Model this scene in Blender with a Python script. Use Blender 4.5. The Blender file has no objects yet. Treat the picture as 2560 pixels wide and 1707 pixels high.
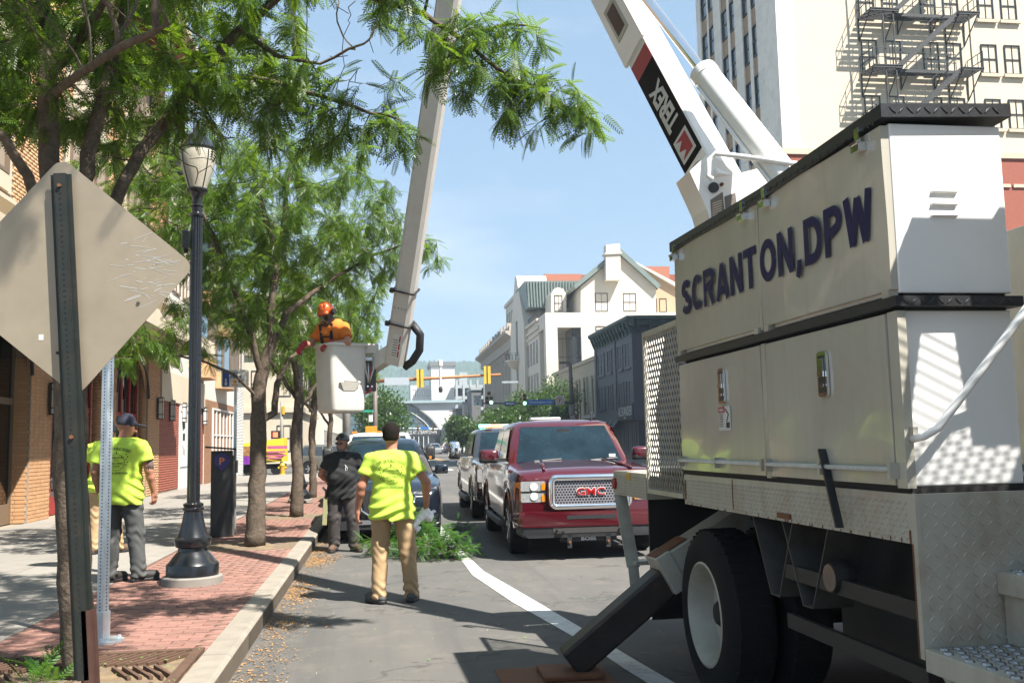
import bpy, bmesh, math, random, mathutils
import numpy as np
from mathutils import Vector, Matrix
from mathutils.bvhtree import BVHTree
random.seed(7); RNG = np.random.default_rng(7)
sc = bpy.context.scene; COL = sc.collection
R = math.radians; PI = math.pi
# ------------------------------------------------------------------ camera
CAM_H = 1.56; YAW = R(7.918); PITCH = R(5.998); ROLL = 0.022
f_ = Vector((math.sin(YAW)*math.cos(PITCH), math.cos(YAW)*math.cos(PITCH), math.sin(PITCH)))
r_ = Vector((math.cos(YAW), -math.sin(YAW), 0)); u_ = r_.cross(f_)
cr_ = r_*math.cos(ROLL) - u_*math.sin(ROLL); cu_ = r_*math.sin(ROLL) + u_*math.cos(ROLL)
cd = bpy.data.cameras.new('camera'); cam = bpy.data.objects.new('camera', cd); COL.objects.link(cam)
cd.sensor_width = 36; cd.lens = 33.75; cd.clip_end = 20000; cd.clip_start = 0.05
mw = Matrix.Identity(4)
for i in range(3):
    mw[i][0] = cr_[i]; mw[i][1] = cu_[i]; mw[i][2] = -f_[i]
mw[2][3] = CAM_H
cam.matrix_world = mw; sc.camera = cam
def ray(px, py): return f_ + cr_*((px-1280)/2400) - cu_*((py-853.5)/2400)
def atY(px, py, Y): d = ray(px, py); return Vector((0, 0, CAM_H)) + d*(Y/d.y)
def atX(px, py, X): d = ray(px, py); return Vector((0, 0, CAM_H)) + d*(X/d.x)
def gp(px, py, z=0.): d = ray(px, py); return Vector((0, 0, CAM_H)) + d*((z-CAM_H)/d.z)
# ------------------------------------------------------------------ light
SUN_EL = R(55); SUN_DIR = Vector((0.68, -0.73, 0)).normalized()   # horizontal direction towards the sun
wld = bpy.data.worlds.new('World'); sc.world = wld; wld.use_nodes = True
nt = wld.node_tree; bg = nt.nodes['Background']
sky = nt.nodes.new('ShaderNodeTexSky'); sky.sky_type = 'NISHITA'; sky.sun_disc = False
sky.sun_elevation = SUN_EL; sky.sun_rotation = math.atan2(SUN_DIR.x, SUN_DIR.y)
sky.air_density = 1.0; sky.dust_density = 1.2; sky.ozone_density = 1.6; sky.altitude = 200
tc = nt.nodes.new('ShaderNodeTexCoord'); mp = nt.nodes.new('ShaderNodeMapping'); mp.inputs['Scale'].default_value = (1.6, 2.2, 5.5)
ns = nt.nodes.new('ShaderNodeTexNoise'); ns.inputs['Scale'].default_value = 1.5; ns.inputs['Detail'].default_value = 7; ns.inputs['Roughness'].default_value = .6
mr = nt.nodes.new('ShaderNodeMapRange'); mr.inputs[1].default_value = .50; mr.inputs[2].default_value = .82; mr.inputs[4].default_value = .55
mx = nt.nodes.new('ShaderNodeMix'); mx.data_type = 'RGBA'; mx.inputs[7].default_value = (6.6, 7.0, 7.4, 1)
L = nt.links.new
L(tc.outputs['Generated'], mp.inputs[0]); L(mp.outputs[0], ns.inputs[0]); L(ns.outputs['Fac'], mr.inputs[0])
vl = nt.nodes.new('ShaderNodeMix'); vl.data_type = 'RGBA'; vl.inputs[0].default_value = .62; vl.inputs[7].default_value = (3.0, 4.5, 6.2, 1)   # thin even high haze over the whole sky
L(mr.outputs[0], mx.inputs[0]); L(sky.outputs[0], vl.inputs[6]); L(vl.outputs[2], mx.inputs[6]); L(mx.outputs[2], bg.inputs[0])
bg.inputs[1].default_value = 0.05
sd = bpy.data.lights.new('sun', 'SUN'); sd.energy = 5.0; sd.angle = R(.53); sd.color = (1, .955, .88)
sun = bpy.data.objects.new('sun', sd); COL.objects.link(sun); sun.location = (10, -10, 40)
sv = Vector((SUN_DIR.x*math.cos(SUN_EL), SUN_DIR.y*math.cos(SUN_EL), math.sin(SUN_EL)))
sun.rotation_euler = sv.to_track_quat('Z', 'Y').to_euler()
vs = sc.view_settings; vs.view_transform = 'Standard'; vs.look = 'None'; vs.gamma = 1; vs.exposure = 1.65
sc.cycles.use_denoising = True
sc.cycles.max_bounces = 8; sc.cycles.transparent_max_bounces = 12; sc.cycles.volume_bounces = 0
sc.cycles.caustics_reflective = False; sc.cycles.caustics_refractive = False
# ------------------------------------------------------------------ materials
MATS = {}
ALB = .68
def mat(name, col, rough=.6, metal=0., var=.12, vs=3., bump=0., bs=60., coat=0., spec=.5, dirt=None, ds=1.2, da=.5, rnd=0., trans=0., emit=None, es=1., streak=0.):
    """procedural principled: colour with two-scale noise, optional dirt tint, bump and per-object variation"""
    if name in MATS: return MATS[name]
    if metal < .5: col = tuple(q*ALB for q in col); dirt = tuple(q*ALB for q in dirt) if dirt else None
    m = bpy.data.materials.new(name); m.use_nodes = True; MATS[name] = m
    n = m.node_tree.nodes; l = m.node_tree.links.new; b = n['Principled BSDF']
    b.inputs['Roughness'].default_value = rough; b.inputs['Metallic'].default_value = metal
    b.inputs['Specular IOR Level'].default_value = spec
    if coat: b.inputs['Coat Weight'].default_value = coat; b.inputs['Coat Roughness'].default_value = .04
    t = n.new('ShaderNodeTexCoord')
    a = n.new('ShaderNodeTexNoise'); a.inputs['Scale'].default_value = vs; a.inputs['Detail'].default_value = 8; a.inputs['Roughness'].default_value = .65
    l(t.outputs['Object'], a.inputs[0])
    k = n.new('ShaderNodeMapRange'); k.inputs[1].default_value = .25; k.inputs[2].default_value = .75
    k.inputs[3].default_value = 1-var; k.inputs[4].default_value = 1+var; l(a.outputs['Fac'], k.inputs[0])
    out = k.outputs[0]
    if rnd:
        oi = n.new('ShaderNodeObjectInfo'); q = n.new('ShaderNodeMapRange'); q.inputs[3].default_value = 1-rnd; q.inputs[4].default_value = 1+rnd
        l(oi.outputs['Random'], q.inputs[0]); mm = n.new('ShaderNodeMath'); mm.operation = 'MULTIPLY'; l(out, mm.inputs[0]); l(q.outputs[0], mm.inputs[1]); out = mm.outputs[0]
    h = n.new('ShaderNodeMix'); h.data_type = 'RGBA'; h.blend_type = 'MULTIPLY'; h.inputs[0].default_value = 1
    h.inputs[6].default_value = (*col, 1); l(out, h.inputs[7]); c = h.outputs[2]
    if dirt:
        d = n.new('ShaderNodeTexNoise'); d.inputs['Scale'].default_value = ds; d.inputs['Detail'].default_value = 9; d.inputs['Roughness'].default_value = .7
        l(t.outputs['Object'], d.inputs[0])
        e = n.new('ShaderNodeMapRange'); e.inputs[1].default_value = .48; e.inputs[2].default_value = .72; e.inputs[4].default_value = da; l(d.outputs['Fac'], e.inputs[0])
        g = n.new('ShaderNodeMix'); g.data_type = 'RGBA'; g.inputs[7].default_value = (*dirt, 1); l(e.outputs[0], g.inputs[0]); l(c, g.inputs[6]); c = g.outputs[2]
    if streak:   # grime that has run down the sheet
        w = n.new('ShaderNodeMapping'); w.inputs['Scale'].default_value = (9, 9, .6); l(t.outputs['Object'], w.inputs[0])
        d = n.new('ShaderNodeTexNoise'); d.inputs['Scale'].default_value = 1.6; d.inputs['Detail'].default_value = 6; l(w.outputs[0], d.inputs[0])
        e = n.new('ShaderNodeMapRange'); e.inputs[1].default_value = .50; e.inputs[2].default_value = .78; e.inputs[4].default_value = streak; l(d.outputs['Fac'], e.inputs[0])
        g = n.new('ShaderNodeMix'); g.data_type = 'RGBA'; g.inputs[7].default_value = (.17,.13,.085,1); l(e.outputs[0], g.inputs[0]); l(c, g.inputs[6]); c = g.outputs[2]
    l(c, b.inputs['Base Color'])
    rr = n.new('ShaderNodeMapRange'); rr.inputs[3].default_value = max(.02, rough*.85); rr.inputs[4].default_value = min(1, rough*1.15); l(a.outputs['Fac'], rr.inputs[0]); l(rr.outputs[0], b.inputs['Roughness'])
    if bump:
        x = n.new('ShaderNodeTexNoise'); x.inputs['Scale'].default_value = bs; x.inputs['Detail'].default_value = 5; l(t.outputs['Object'], x.inputs[0])
        y = n.new('ShaderNodeBump'); y.inputs['Strength'].default_value = bump; y.inputs['Distance'].default_value = .01; l(x.outputs['Fac'], y.inputs['Height']); l(y.outputs[0], b.inputs['Normal'])
    if trans: b.inputs['Transmission Weight'].default_value = trans
    if emit: b.inputs['Emission Color'].default_value = (*emit, 1); b.inputs['Emission Strength'].default_value = es
    return m
def leaf_mat(name, col, tr, var=.35, vs=.9):
    if name in MATS: return MATS[name]
    m = bpy.data.materials.new(name); m.use_nodes = True; MATS[name] = m
    n = m.node_tree.nodes; l = m.node_tree.links.new; b = n['Principled BSDF']; o = n['Material Output']
    t = n.new('ShaderNodeTexCoord'); a = n.new('ShaderNodeTexNoise'); a.inputs['Scale'].default_value = vs; a.inputs['Detail'].default_value = 9; a.inputs['Roughness'].default_value = .75
    l(t.outputs['Object'], a.inputs[0]); k = n.new('ShaderNodeMapRange'); k.inputs[1].default_value = .25; k.inputs[2].default_value = .75; k.inputs[3].default_value = 1-var; k.inputs[4].default_value = 1+var; l(a.outputs['Fac'], k.inputs[0])
    h = n.new('ShaderNodeMix'); h.data_type = 'RGBA'; h.blend_type = 'MULTIPLY'; h.inputs[0].default_value = 1; h.inputs[6].default_value = (*col, 1); l(k.outputs[0], h.inputs[7])
    l(h.outputs[2], b.inputs['Base Color']); b.inputs['Roughness'].default_value = .42
    T = n.new('ShaderNodeBsdfTranslucent'); h2 = n.new('ShaderNodeMix'); h2.data_type = 'RGBA'; h2.blend_type = 'MULTIPLY'; h2.inputs[0].default_value = 1; h2.inputs[6].default_value = (*tr, 1); l(k.outputs[0], h2.inputs[7]); l(h2.outputs[2], T.inputs[0])
    s = n.new('ShaderNodeMixShader'); s.inputs[0].default_value = .42; l(b.outputs[0], s.inputs[1]); l(T.outputs[0], s.inputs[2]); l(s.outputs[0], o.inputs[0])
    return m
def glass_mat(name, tint, refl=.5):
    if name in MATS: return MATS[name]
    m = bpy.data.materials.new(name); m.use_nodes = True; MATS[name] = m
    n = m.node_tree.nodes; l = m.node_tree.links.new; n.remove(n['Principled BSDF']); o = n['Material Output']
    T = n.new('ShaderNodeBsdfTransparent'); T.inputs[0].default_value = (*tint, 1)
    G = n.new('ShaderNodeBsdfGlossy'); G.inputs['Roughness'].default_value = .02
    fr = n.new('ShaderNodeFresnel'); fr.inputs[0].default_value = 1.5; ns_ = n.new('ShaderNodeTexNoise'); ns_.inputs['Scale'].default_value = 2.2
    k = n.new('ShaderNodeMath'); k.operation = 'MULTIPLY_ADD'; k.inputs[1].default_value = 1.; k.inputs[2].default_value = refl*.1; l(fr.outputs[0], k.inputs[0])
    bp = n.new('ShaderNodeBump'); bp.inputs['Strength'].default_value = .015; l(ns_.outputs['Fac'], bp.inputs['Height']); l(bp.outputs[0], G.inputs['Normal'])
    s = n.new('ShaderNodeMixShader'); l(k.outputs[0], s.inputs[0]); l(T.outputs[0], s.inputs[1]); l(G.outputs[0], s.inputs[2]); l(s.outputs[0], o.inputs[0])
    return m
# ------------------------------------------------------------------ mesh building
def link(o): COL.objects.link(o); return o
def tag(o, label=None, cat=None, group=None, kind=None):
    if label: o['label'] = label
    if cat: o['category'] = cat
    if group: o['group'] = group
    if kind: o['kind'] = kind
    return o
def thing(name, label, cat, loc=(0, 0, 0), rz=0., group=None, world=False):
    """an Empty at the thing's base; world=True: parts are given in world coordinates"""
    o = link(bpy.data.objects.new(name, None)); o.empty_display_size = .1
    o.location = loc; o.rotation_euler = (0, 0, rz); o['_w'] = 1 if world else 0
    return tag(o, label, cat, group)
WINV = {}
def adopt(o, p):
    o.parent = p
    if p.type == 'EMPTY' and p.get('_w'):
        o.matrix_parent_inverse = (Matrix.Translation(p.location) @ Matrix.Rotation(p.rotation_euler.z, 4, 'Z')).inverted()
    return o
def mesh_from(name, v, f):
    me = bpy.data.meshes.new(name); me.from_pydata([tuple(x) for x in v], [], f); me.update(); return me
def fast_mesh(name, V, F):
    """numpy arrays: V (n,3), F (m,k) all faces the same size"""
    me = bpy.data.meshes.new(name); V = np.asarray(V, np.float32); F = np.asarray(F, np.int32); k = F.shape[1]
    me.vertices.add(len(V)); me.vertices.foreach_set('co', V.ravel())
    me.loops.add(F.size); me.loops.foreach_set('vertex_index', F.ravel())
    me.polygons.add(len(F)); me.polygons.foreach_set('loop_start', np.arange(0, F.size, k, dtype=np.int32))
    try: me.polygons.foreach_set('loop_total', np.full(len(F), k, np.int32))
    except Exception: pass
    me.update(calc_edges=True); return me
def put(name, me, m, parent=None, kind=None, smooth=False):
    o = link(bpy.data.objects.new(name, me))
    if m and not me.materials: me.materials.append(m)
    if smooth: me.polygons.foreach_set('use_smooth', [True]*len(me.polygons)); me.update()
    if parent is not None: adopt(o, parent)
    if kind: o['kind'] = kind
    return o
class MB:
    def __init__(s): s.v = []; s.f = []
    def add(s, v, f):
        n = len(s.v); s.v += [Vector(x) for x in v]; s.f += [[i+n for i in q] for q in f]; return s
    def bx(s, x0, x1, y0, y1, z0, z1):
        return s.add([(x0,y0,z0),(x1,y0,z0),(x1,y1,z0),(x0,y1,z0),(x0,y0,z1),(x1,y0,z1),(x1,y1,z1),(x0,y1,z1)],
                     [(0,3,2,1),(4,5,6,7),(0,1,5,4),(1,2,6,5),(2,3,7,6),(3,0,4,7)])
    def rbx(s, c, size, M=None):
        hx, hy, hz = [q/2 for q in size]; p = MB().bx(-hx, hx, -hy, hy, -hz, hz); c = Vector(c)
        return s.add([(M @ q if M else q)+c for q in p.v], p.f)
    def beam(s, p, q, w, h=None, up=(0, 0, 1)):
        p = Vector(p); q = Vector(q); d = (q-p); L_ = d.length; d = d/L_; up = Vector(up)
        if abs(d.dot(up)) > .98: up = Vector((0, 1, 0))
        x = d.cross(up).normalized(); z = x.cross(d); h = h or w
        M = Matrix((x, d, z)).transposed(); return s.rbx((p+q)/2, (w, L_, h), M)
    def ext(s, pts, axis, a, b):
        """polygon (2-D, counter-clockwise) pushed along an axis from a to b"""
        n = len(pts); mk = {'x': lambda p, t: (t, p[0], p[1]), 'y': lambda p, t: (p[0], t, p[1]), 'z': lambda p, t: (p[0], p[1], t)}[axis]
        v = [mk(p, a) for p in pts] + [mk(p, b) for p in pts]
        return s.add(v, [list(range(n))[::-1], list(range(n, 2*n))] + [(i, (i+1) % n, n+(i+1) % n, n+i) for i in range(n)])
    def tube(s, pts, r, n=8, cap=True):
        pts = [Vector(p) for p in pts]; k = len(pts); rs = r if isinstance(r, (list, tuple)) else [r]*k
        t0 = (pts[1]-pts[0]).normalized(); a = t0.orthogonal().normalized(); v = []
        for i in range(k):
            t = (pts[min(i+1, k-1)]-pts[max(i-1, 0)]).normalized(); a = (a - t*a.dot(t)).normalized(); b = t.cross(a)
            for j in range(n): w = 2*PI*j/n; v.append(pts[i]+(a*math.cos(w)+b*math.sin(w))*rs[i])
        f = [(i*n+j, i*n+(j+1) % n, (i+1)*n+(j+1) % n, (i+1)*n+j) for i in range(k-1) for j in range(n)]
        if cap: f += [list(range(n))[::-1], list(range((k-1)*n, k*n))]
        return s.add(v, f)
    def lathe(s, prof, n=24, c=(0, 0, 0), axis='z', cap=True):
        c = Vector(c); v = []
        for r, z in prof:
            for j in range(n):
                w = 2*PI*j/n; x, y = r*math.cos(w), r*math.sin(w)
                v.append(c + Vector({'z': (x, y, z), 'x': (z, x, y), 'y': (y, z, x)}[axis]))
        k = len(prof); f = [(i*n+j, i*n+(j+1) % n, (i+1)*n+(j+1) % n, (i+1)*n+j) for i in range(k-1) for j in range(n)]
        if cap: f += [list(range(n))[::-1], list(range((k-1)*n, k*n))]
        return s.add(v, f)
    def loft(s, rings, cap=True, closed=True):
        n = len(rings[0]); v = [p for r in rings for p in r]; m = n if closed else n-1
        f = [(i*n+j, i*n+(j+1) % n, (i+1)*n+(j+1) % n, (i+1)*n+j) for i in range(len(rings)-1) for j in range(m)]
        if cap: f += [list(range(n))[::-1], list(range((len(rings)-1)*n, len(rings)*n))]
        return s.add(v, f)
    def xf(s, M): s.v = [M @ q for q in s.v]; return s
    def mesh(s, name): return mesh_from(name, s.v, s.f)
    def build(s, name, m, parent=None, kind=None, smooth=False, bevel=0., seg=2, auto=None):
        o = put(name, s.mesh(name), m, parent, kind, smooth)
        if bevel:
            b = o.modifiers.new('bevel', 'BEVEL'); b.width = bevel; b.segments = seg; b.limit_method = 'ANGLE'; b.angle_limit = R(40)
        if smooth and auto:
            o.data.set_sharp_from_angle(angle=R(auto))
        return o
def boxes(name, C, S, m, parent=None, kind=None):
    """many boxes in one mesh, numpy"""
    C = np.asarray(C, float); S = np.asarray(S, float)/2
    k = np.array([(-1,-1,-1),(1,-1,-1),(1,1,-1),(-1,1,-1),(-1,-1,1),(1,-1,1),(1,1,1),(-1,1,1)], float)
    q = np.array([(0,3,2,1),(4,5,6,7),(0,1,5,4),(1,2,6,5),(2,3,7,6),(3,0,4,7)])
    V = (C[:, None, :] + k[None]*S[:, None, :]).reshape(-1, 3); F = (q[None] + (np.arange(len(C))*8)[:, None, None]).reshape(-1, 4)
    return put(name, fast_mesh(name, V, F), m, parent, kind)
def copies(me, name, locs, m, parent, rots=None):
    """one object per location, all sharing one mesh"""
    for i, p in enumerate(locs):
        o = link(bpy.data.objects.new(name, me))
        if not me.materials: me.materials.append(m)
        adopt(o, parent); o.location = p
        if rots is not None: o.rotation_euler = rots[i]
_TC = {}
def text_mb(txt, size, depth=.004, bold=0., align='CENTER', shear=0.):
    """flat lettering in the XY plane as a mesh builder"""
    c = bpy.data.curves.new('t', 'FONT'); c.body = txt; c.size = size; c.extrude = depth/2; c.offset = bold*size; c.align_x = align; c.shear = shear; c.resolution_u = 3
    o = bpy.data.objects.new('t', c); COL.objects.link(o); dg = bpy.context.evaluated_depsgraph_get()
    me = bpy.data.meshes.new_from_object(o.evaluated_get(dg)); b = MB()
    b.v = [v.co.copy() for v in me.vertices]; b.f = [list(p.vertices) for p in me.polygons]
    bpy.data.objects.remove(o); bpy.data.curves.remove(c); bpy.data.meshes.remove(me)
    return b
def fit(b, w, h):
    """scale lettering to w x h with its lower-left corner at the origin"""
    x0 = min(v.x for v in b.v); x1 = max(v.x for v in b.v); y0 = min(v.y for v in b.v); y1 = max(v.y for v in b.v)
    b.v = [Vector(((v.x-x0)*w/(x1-x0), (v.y-y0)*h/(y1-y0), v.z)) for v in b.v]; return b
def frame(o, x, y):
    """matrix with local x,y along the given directions, at o"""
    x = Vector(x).normalized(); z = x.cross(Vector(y)).normalized(); y = z.cross(x)
    M = Matrix.Identity(4)
    for i in range(3): M[i][0] = x[i]; M[i][1] = y[i]; M[i][2] = z[i]; M[i][3] = o[i]
    return M
def rrect(w, h, r, n=4):
    p = []
    for cx, cy, a in ((w/2-r, -h/2+r, -90), (w/2-r, h/2-r, 0), (-w/2+r, h/2-r, 90), (-w/2+r, -h/2+r, 180)):
        for i in range(n+1): t = R(a+90*i/n); p.append((cx+r*math.cos(t), cy+r*math.sin(t)))
    return p
# ------------------------------------------------------------------ shared materials
m_asph = None
M = dict(
 conc=mat('concrete', (.31,.285,.25), .85, var=.12, vs=1.6, bump=.25, bs=90, dirt=(.20,.18,.155), ds=2.2, da=.55, rnd=.06),
 kerb=mat('kerb_stone', (.33,.29,.235), .85, var=.12, vs=5, bump=.4, bs=70, dirt=(.20,.17,.14), ds=3.5, da=.6, rnd=.05),
 paver=mat('red_paver', (.31,.155,.12), .85, var=.16, vs=9, bump=.3, bs=120, dirt=(.30,.22,.18), ds=3, da=.5, rnd=.16),
 paver_far=mat('red_paver_bulk', (.32,.165,.125), .85, var=.25, vs=7, bump=.3, bs=60, dirt=(.30,.22,.18), ds=2, da=.5),
 mortar=mat('mortar', (.36,.29,.22), .9, var=.1),
 tan=mat('tan_brick', (.60,.33,.16), .8, var=.12, vs=6, bump=.2, bs=80, rnd=.09),
 tanb=mat('tan_brick_bulk', (.60,.34,.17), .8, var=.2, vs=9, bump=.2, bs=80),
 redb=mat('red_brick_bulk', (.36,.095,.055), .8, var=.22, vs=9, bump=.2, bs=80),
 red1=mat('red_brick', (.36,.095,.055), .8, var=.15, vs=9, bump=.2, bs=80, rnd=.12),
 cream=mat('cream_stone', (.66,.56,.42), .8, var=.07, vs=.8, bump=.1, bs=30, dirt=(.45,.38,.29), ds=.6, da=.3),
 white=mat('white_stone', (.74,.69,.60), .8, var=.06, vs=.5, dirt=(.52,.47,.40), ds=.35, da=.35),
 whitep=mat('white_paint', (.78,.77,.74), .5, var=.05, vs=4, dirt=(.55,.52,.46), ds=3, da=.25),
 dglass=mat('window_glass', (.035,.045,.055), .06, var=.3, vs=.7, spec=.9, coat=.3),
 bglass=mat('sky_glass', (.16,.24,.32), .06, var=.2, vs=.5, spec=1., coat=.5),
 dframe=mat('dark_frame', (.03,.035,.04), .4, var=.1),
 black=mat('black_paint', (.018,.018,.02), .32, var=.2, vs=8, coat=.3),
 blackp=mat('black_plastic', (.02,.02,.022), .55, var=.2, vs=12),
 rubber=mat('tyre_rubber', (.016,.016,.017), .9, var=.3, vs=14, spec=.2, bump=.2, bs=60),
 chrome=mat('chrome', (.82,.82,.83), .08, 1., var=.05),
 steel=mat('galvanised_steel', (.56,.60,.63), .42, .75, var=.16, vs=14, bump=.05, bs=90),
 rust=mat('rust', (.20,.075,.03), .85, var=.4, vs=14, bump=.4, bs=80),
 bark=mat('locust_bark', (.125,.095,.07), .95, spec=.2, var=.5, vs=22, bump=1., bs=38, dirt=(.24,.20,.155), ds=9, da=.6),
 amber=mat('amber_lens', (.75,.26,.02), .2, var=.1, spec=.8),
 redlens=mat('red_lens', (.45,.02,.015), .2, var=.1, spec=.8),
 yellow=mat('signal_yellow', (.72,.42,.03), .45, var=.12, vs=4),
)
# ================================================================== GROUND
def asphalt():
    m = bpy.data.materials.new('asphalt'); m.use_nodes = True; n = m.node_tree.nodes; l = m.node_tree.links.new; b = n['Principled BSDF']
    g = n.new('ShaderNodeNewGeometry')
    def noise(s, d=8, r=.6, sx=1., sy=1.):
        q = n.new('ShaderNodeMapping'); q.inputs['Scale'].default_value = (sx, sy, 1); l(g.outputs['Position'], q.inputs[0])
        a = n.new('ShaderNodeTexNoise'); a.inputs['Scale'].default_value = s; a.inputs['Detail'].default_value = d; a.inputs['Roughness'].default_value = r; l(q.outputs[0], a.inputs[0]); return a.outputs['Fac']
    def rng(s, a, c, e, h):
        k = n.new('ShaderNodeMapRange'); k.inputs[1].default_value = a; k.inputs[2].default_value = c; k.inputs[3].default_value = e; k.inputs[4].default_value = h; l(s, k.inputs[0]); return k.outputs[0]
    def mixc(f, c1, c2, bl='MIX'):
        h = n.new('ShaderNodeMix'); h.data_type = 'RGBA'; h.blend_type = bl
        if isinstance(f, float): h.inputs[0].default_value = f
        else: l(f, h.inputs[0])
        for s, c in ((6, c1), (7, c2)):
            if isinstance(c, tuple): h.inputs[s].default_value = c
            else: l(c, h.inputs[s])
        return h.outputs[2]
    c = mixc(rng(noise(.55, 6, .6, 1, .35), .38, .66, 0, 1), (0.081,0.079,0.075,1), (0.113,0.105,0.095,1))
    c = mixc(rng(noise(2.6, 8, .75), .52, .74, 0, .6), c, (0.165,0.142,0.116,1))          # dusty pale stains
    c = mixc(rng(noise(1.1, 5, .7, 1, .6), .60, .72, 0, .55), c, (0.041,0.041,0.041,1))    # oily dark stains
    c = mixc(rng(noise(160, 2, .5), .30, .74, .58, 1.42), (0,0,0,1), c) if False else c
    c = mixc(rng(noise(1.6, 4, .6, 1.2, .06), .52, .66, 0, .35), c, (.05,.049,.048,1))   # tyre tracks along the street
    sp = n.new('ShaderNodeMix'); sp.data_type = 'RGBA'; sp.blend_type = 'MULTIPLY'; sp.inputs[0].default_value = 1; l(c, sp.inputs[6]); l(rng(noise(130, 3, .7), .3, .7, .55, 1.45), sp.inputs[7]); c = sp.outputs[2]
    w = n.new('ShaderNodeTexVoronoi'); w.feature = 'DISTANCE_TO_EDGE'; w.inputs['Scale'].default_value = .42; w.inputs['Randomness'].default_value = 1
    q = n.new('ShaderNodeVectorMath'); q.operation = 'ADD'; a = n.new('ShaderNodeTexNoise'); a.inputs['Scale'].default_value = 2.5; a.inputs['Detail'].default_value = 5
    l(g.outputs['Position'], a.inputs[0]); l(a.outputs['Color'], q.inputs[0]); l(g.outputs['Position'], q.inputs[1]); l(q.outputs[0], w.inputs['Vector'])
    c = mixc(rng(w.outputs['Distance'], .0, .012, .55, 0), c, (.03,.03,.03,1))
    l(c, b.inputs['Base Color']); b.inputs['Roughness'].default_value = .88; b.inputs['Specular IOR Level'].default_value = .3
    bp = n.new('ShaderNodeBump'); bp.inputs['Strength'].default_value = .5; bp.inputs['Distance'].default_value = .006; l(noise(110, 4, .7), bp.inputs['Height']); l(bp.outputs[0], b.inputs['Normal'])
    return m
m_asph = asphalt()
m_line = mat('road_paint', (.74,.73,.69), .7, var=.07, vs=12, dirt=(.30,.28,.26), ds=5, da=.75, bump=.2, bs=120)
m_yline = mat('road_paint_yellow', (.70,.36,.04), .7, var=.1, vs=5, dirt=(.3,.25,.2), ds=3, da=.5)
m_soil = mat('earth', (.20,.145,.095), .95, var=.3, vs=9, bump=.8, bs=50, dirt=(.36,.25,.12), ds=5, da=.8)
m_grnd = mat('ground_far', (.16,.15,.12), .95, var=.2, vs=.05)
MB().bx(-1500, 1500, -60, 1500, -.6, -.06).build('ground', m_grnd, kind='structure')
rd = MB(); rd.add([(-1.05,-12,0),(17,-12,0),(17,270,0),(-1.05,270,0)], [(0,1,2,3)])
rd.add([(-90,62.2,-.012),(90,62.2,-.012),(90,84,-.012),(-90,84,-.012)], [(0,1,2,3)])
rd.add([(-16,52.3,-.02),(-1.04,52.3,-.02),(-1.04,62.3,-.02),(-16,62.3,-.02)], [(0,1,2,3)])
rd.build('road', m_asph, kind='structure')
# painted lines, traced from their edges on the road
def strip(pl, pr, z=.004):
    b = MB(); n = len(pl); v = [gp(*p) for p in pl]+[gp(*p) for p in pr]
    for q in v: q.z = z
    return b.add(v, [(i, n+i, n+i+1, i+1) for i in range(n-1)])
ln = strip([(1105,1344),(1145,1388),(1181,1437),(1280,1504),(1491,1624),(1560,1671),(1618,1707),(1700,1760)], [(1112,1326),(1163,1384),(1210,1428),(1280,1468),(1509,1602),(1582,1646),(1687,1707),(1790,1760)])
v0 = ln.v[0].copy(); v1 = ln.v[8].copy()
ln.add([v0, v1, (1.16,60,.004), (1.03,60,.004)], [(0,1,2,3)])
ln.build('lane_line', m_line, kind='structure')
cw = MB()
for i in range(14): cw.bx(.2+i*1.2, .75+i*1.2, 57.5, 60.6, .002, .006)
for i in range(14): cw.bx(.2+i*1.2, .75+i*1.2, 85.5, 88.6, .002, .006)
for y in range(20, 56, 9): cw.bx(4.6, 4.72, y, y+3, .002, .006)
for y in range(92, 200, 9): cw.bx(4.6, 4.75, y, y+3, .002, .006)
cw.build('crosswalk_marking', m_line, kind='structure')
yl = MB()
for x in (8.3, 8.6): yl.bx(x, x+.12, 5, 57, .002, .006); yl.bx(x-2.6, x-2.45, 90, 235, .002, .006)
yl.build('centre_line', m_yline, kind='structure')
# the left pavement: bed, slabs, pavers, kerb
pv = MB(); pv.bx(-7.6, -1.02, -6, 52.2, -.05, .128); pv.bx(-30, -1.02, 84.3, 250, -.05, .14); pv.bx(17.2, 24, -10, 61.5, -.05, .14); pv.bx(17.2, 24, 84.6, 250, -.05, .14)
side = pv.build('pavement', M['mortar'], kind='structure')
sw = 4.25/3
smesh = MB().bx(-sw/2+.006, sw/2-.006, -.744, .744, -.025, 0).mesh('slab')
me2 = smesh
locs = [(-7.1+sw*(i+.5), 4.6+1.5*(j+.5), .152) for j in range(31) for i in range(3)]
copies(me2, 'slab', locs, M['conc'], side)
boxes('far_slabs', [(-7.1+sw*(i+.5), 51.6, .139) for i in range(3)]+[(20.5,25,.142),(20.5,160,.142),(-15,160,.142)], [(sw-.01,1,.025)]*3+[(6.6,70,.02),(6.6,150,.02),(27.5,150,.02)], M['conc'], side, 'stuff')
km = MB().ext([(-.1,-.2),(.1,-.2),(.1,.0),(.085,.013),(.07,.02),(-.1,.02)], 'y', -1.495, 1.495)
kme = km.mesh('kerb_stone')
copies(kme, 'kerb_stone', [(-1.12, 2.5+3*j, .137) for j in range(20)], M['kerb'], side)
rk = MB(); rk.bx(17, 17.2, -10, 61.5, -.05, .15); rk.bx(17, 17.2, 84.6, 250, -.05, .15); rk.bx(-1.22, -1.0, 84.3, 250, -.05, .15); rk.bx(-7.1, -1.0, 84.1, 84.3, -.05, .15)
rk.build('kerb_run', M['kerb'], side)
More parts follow.
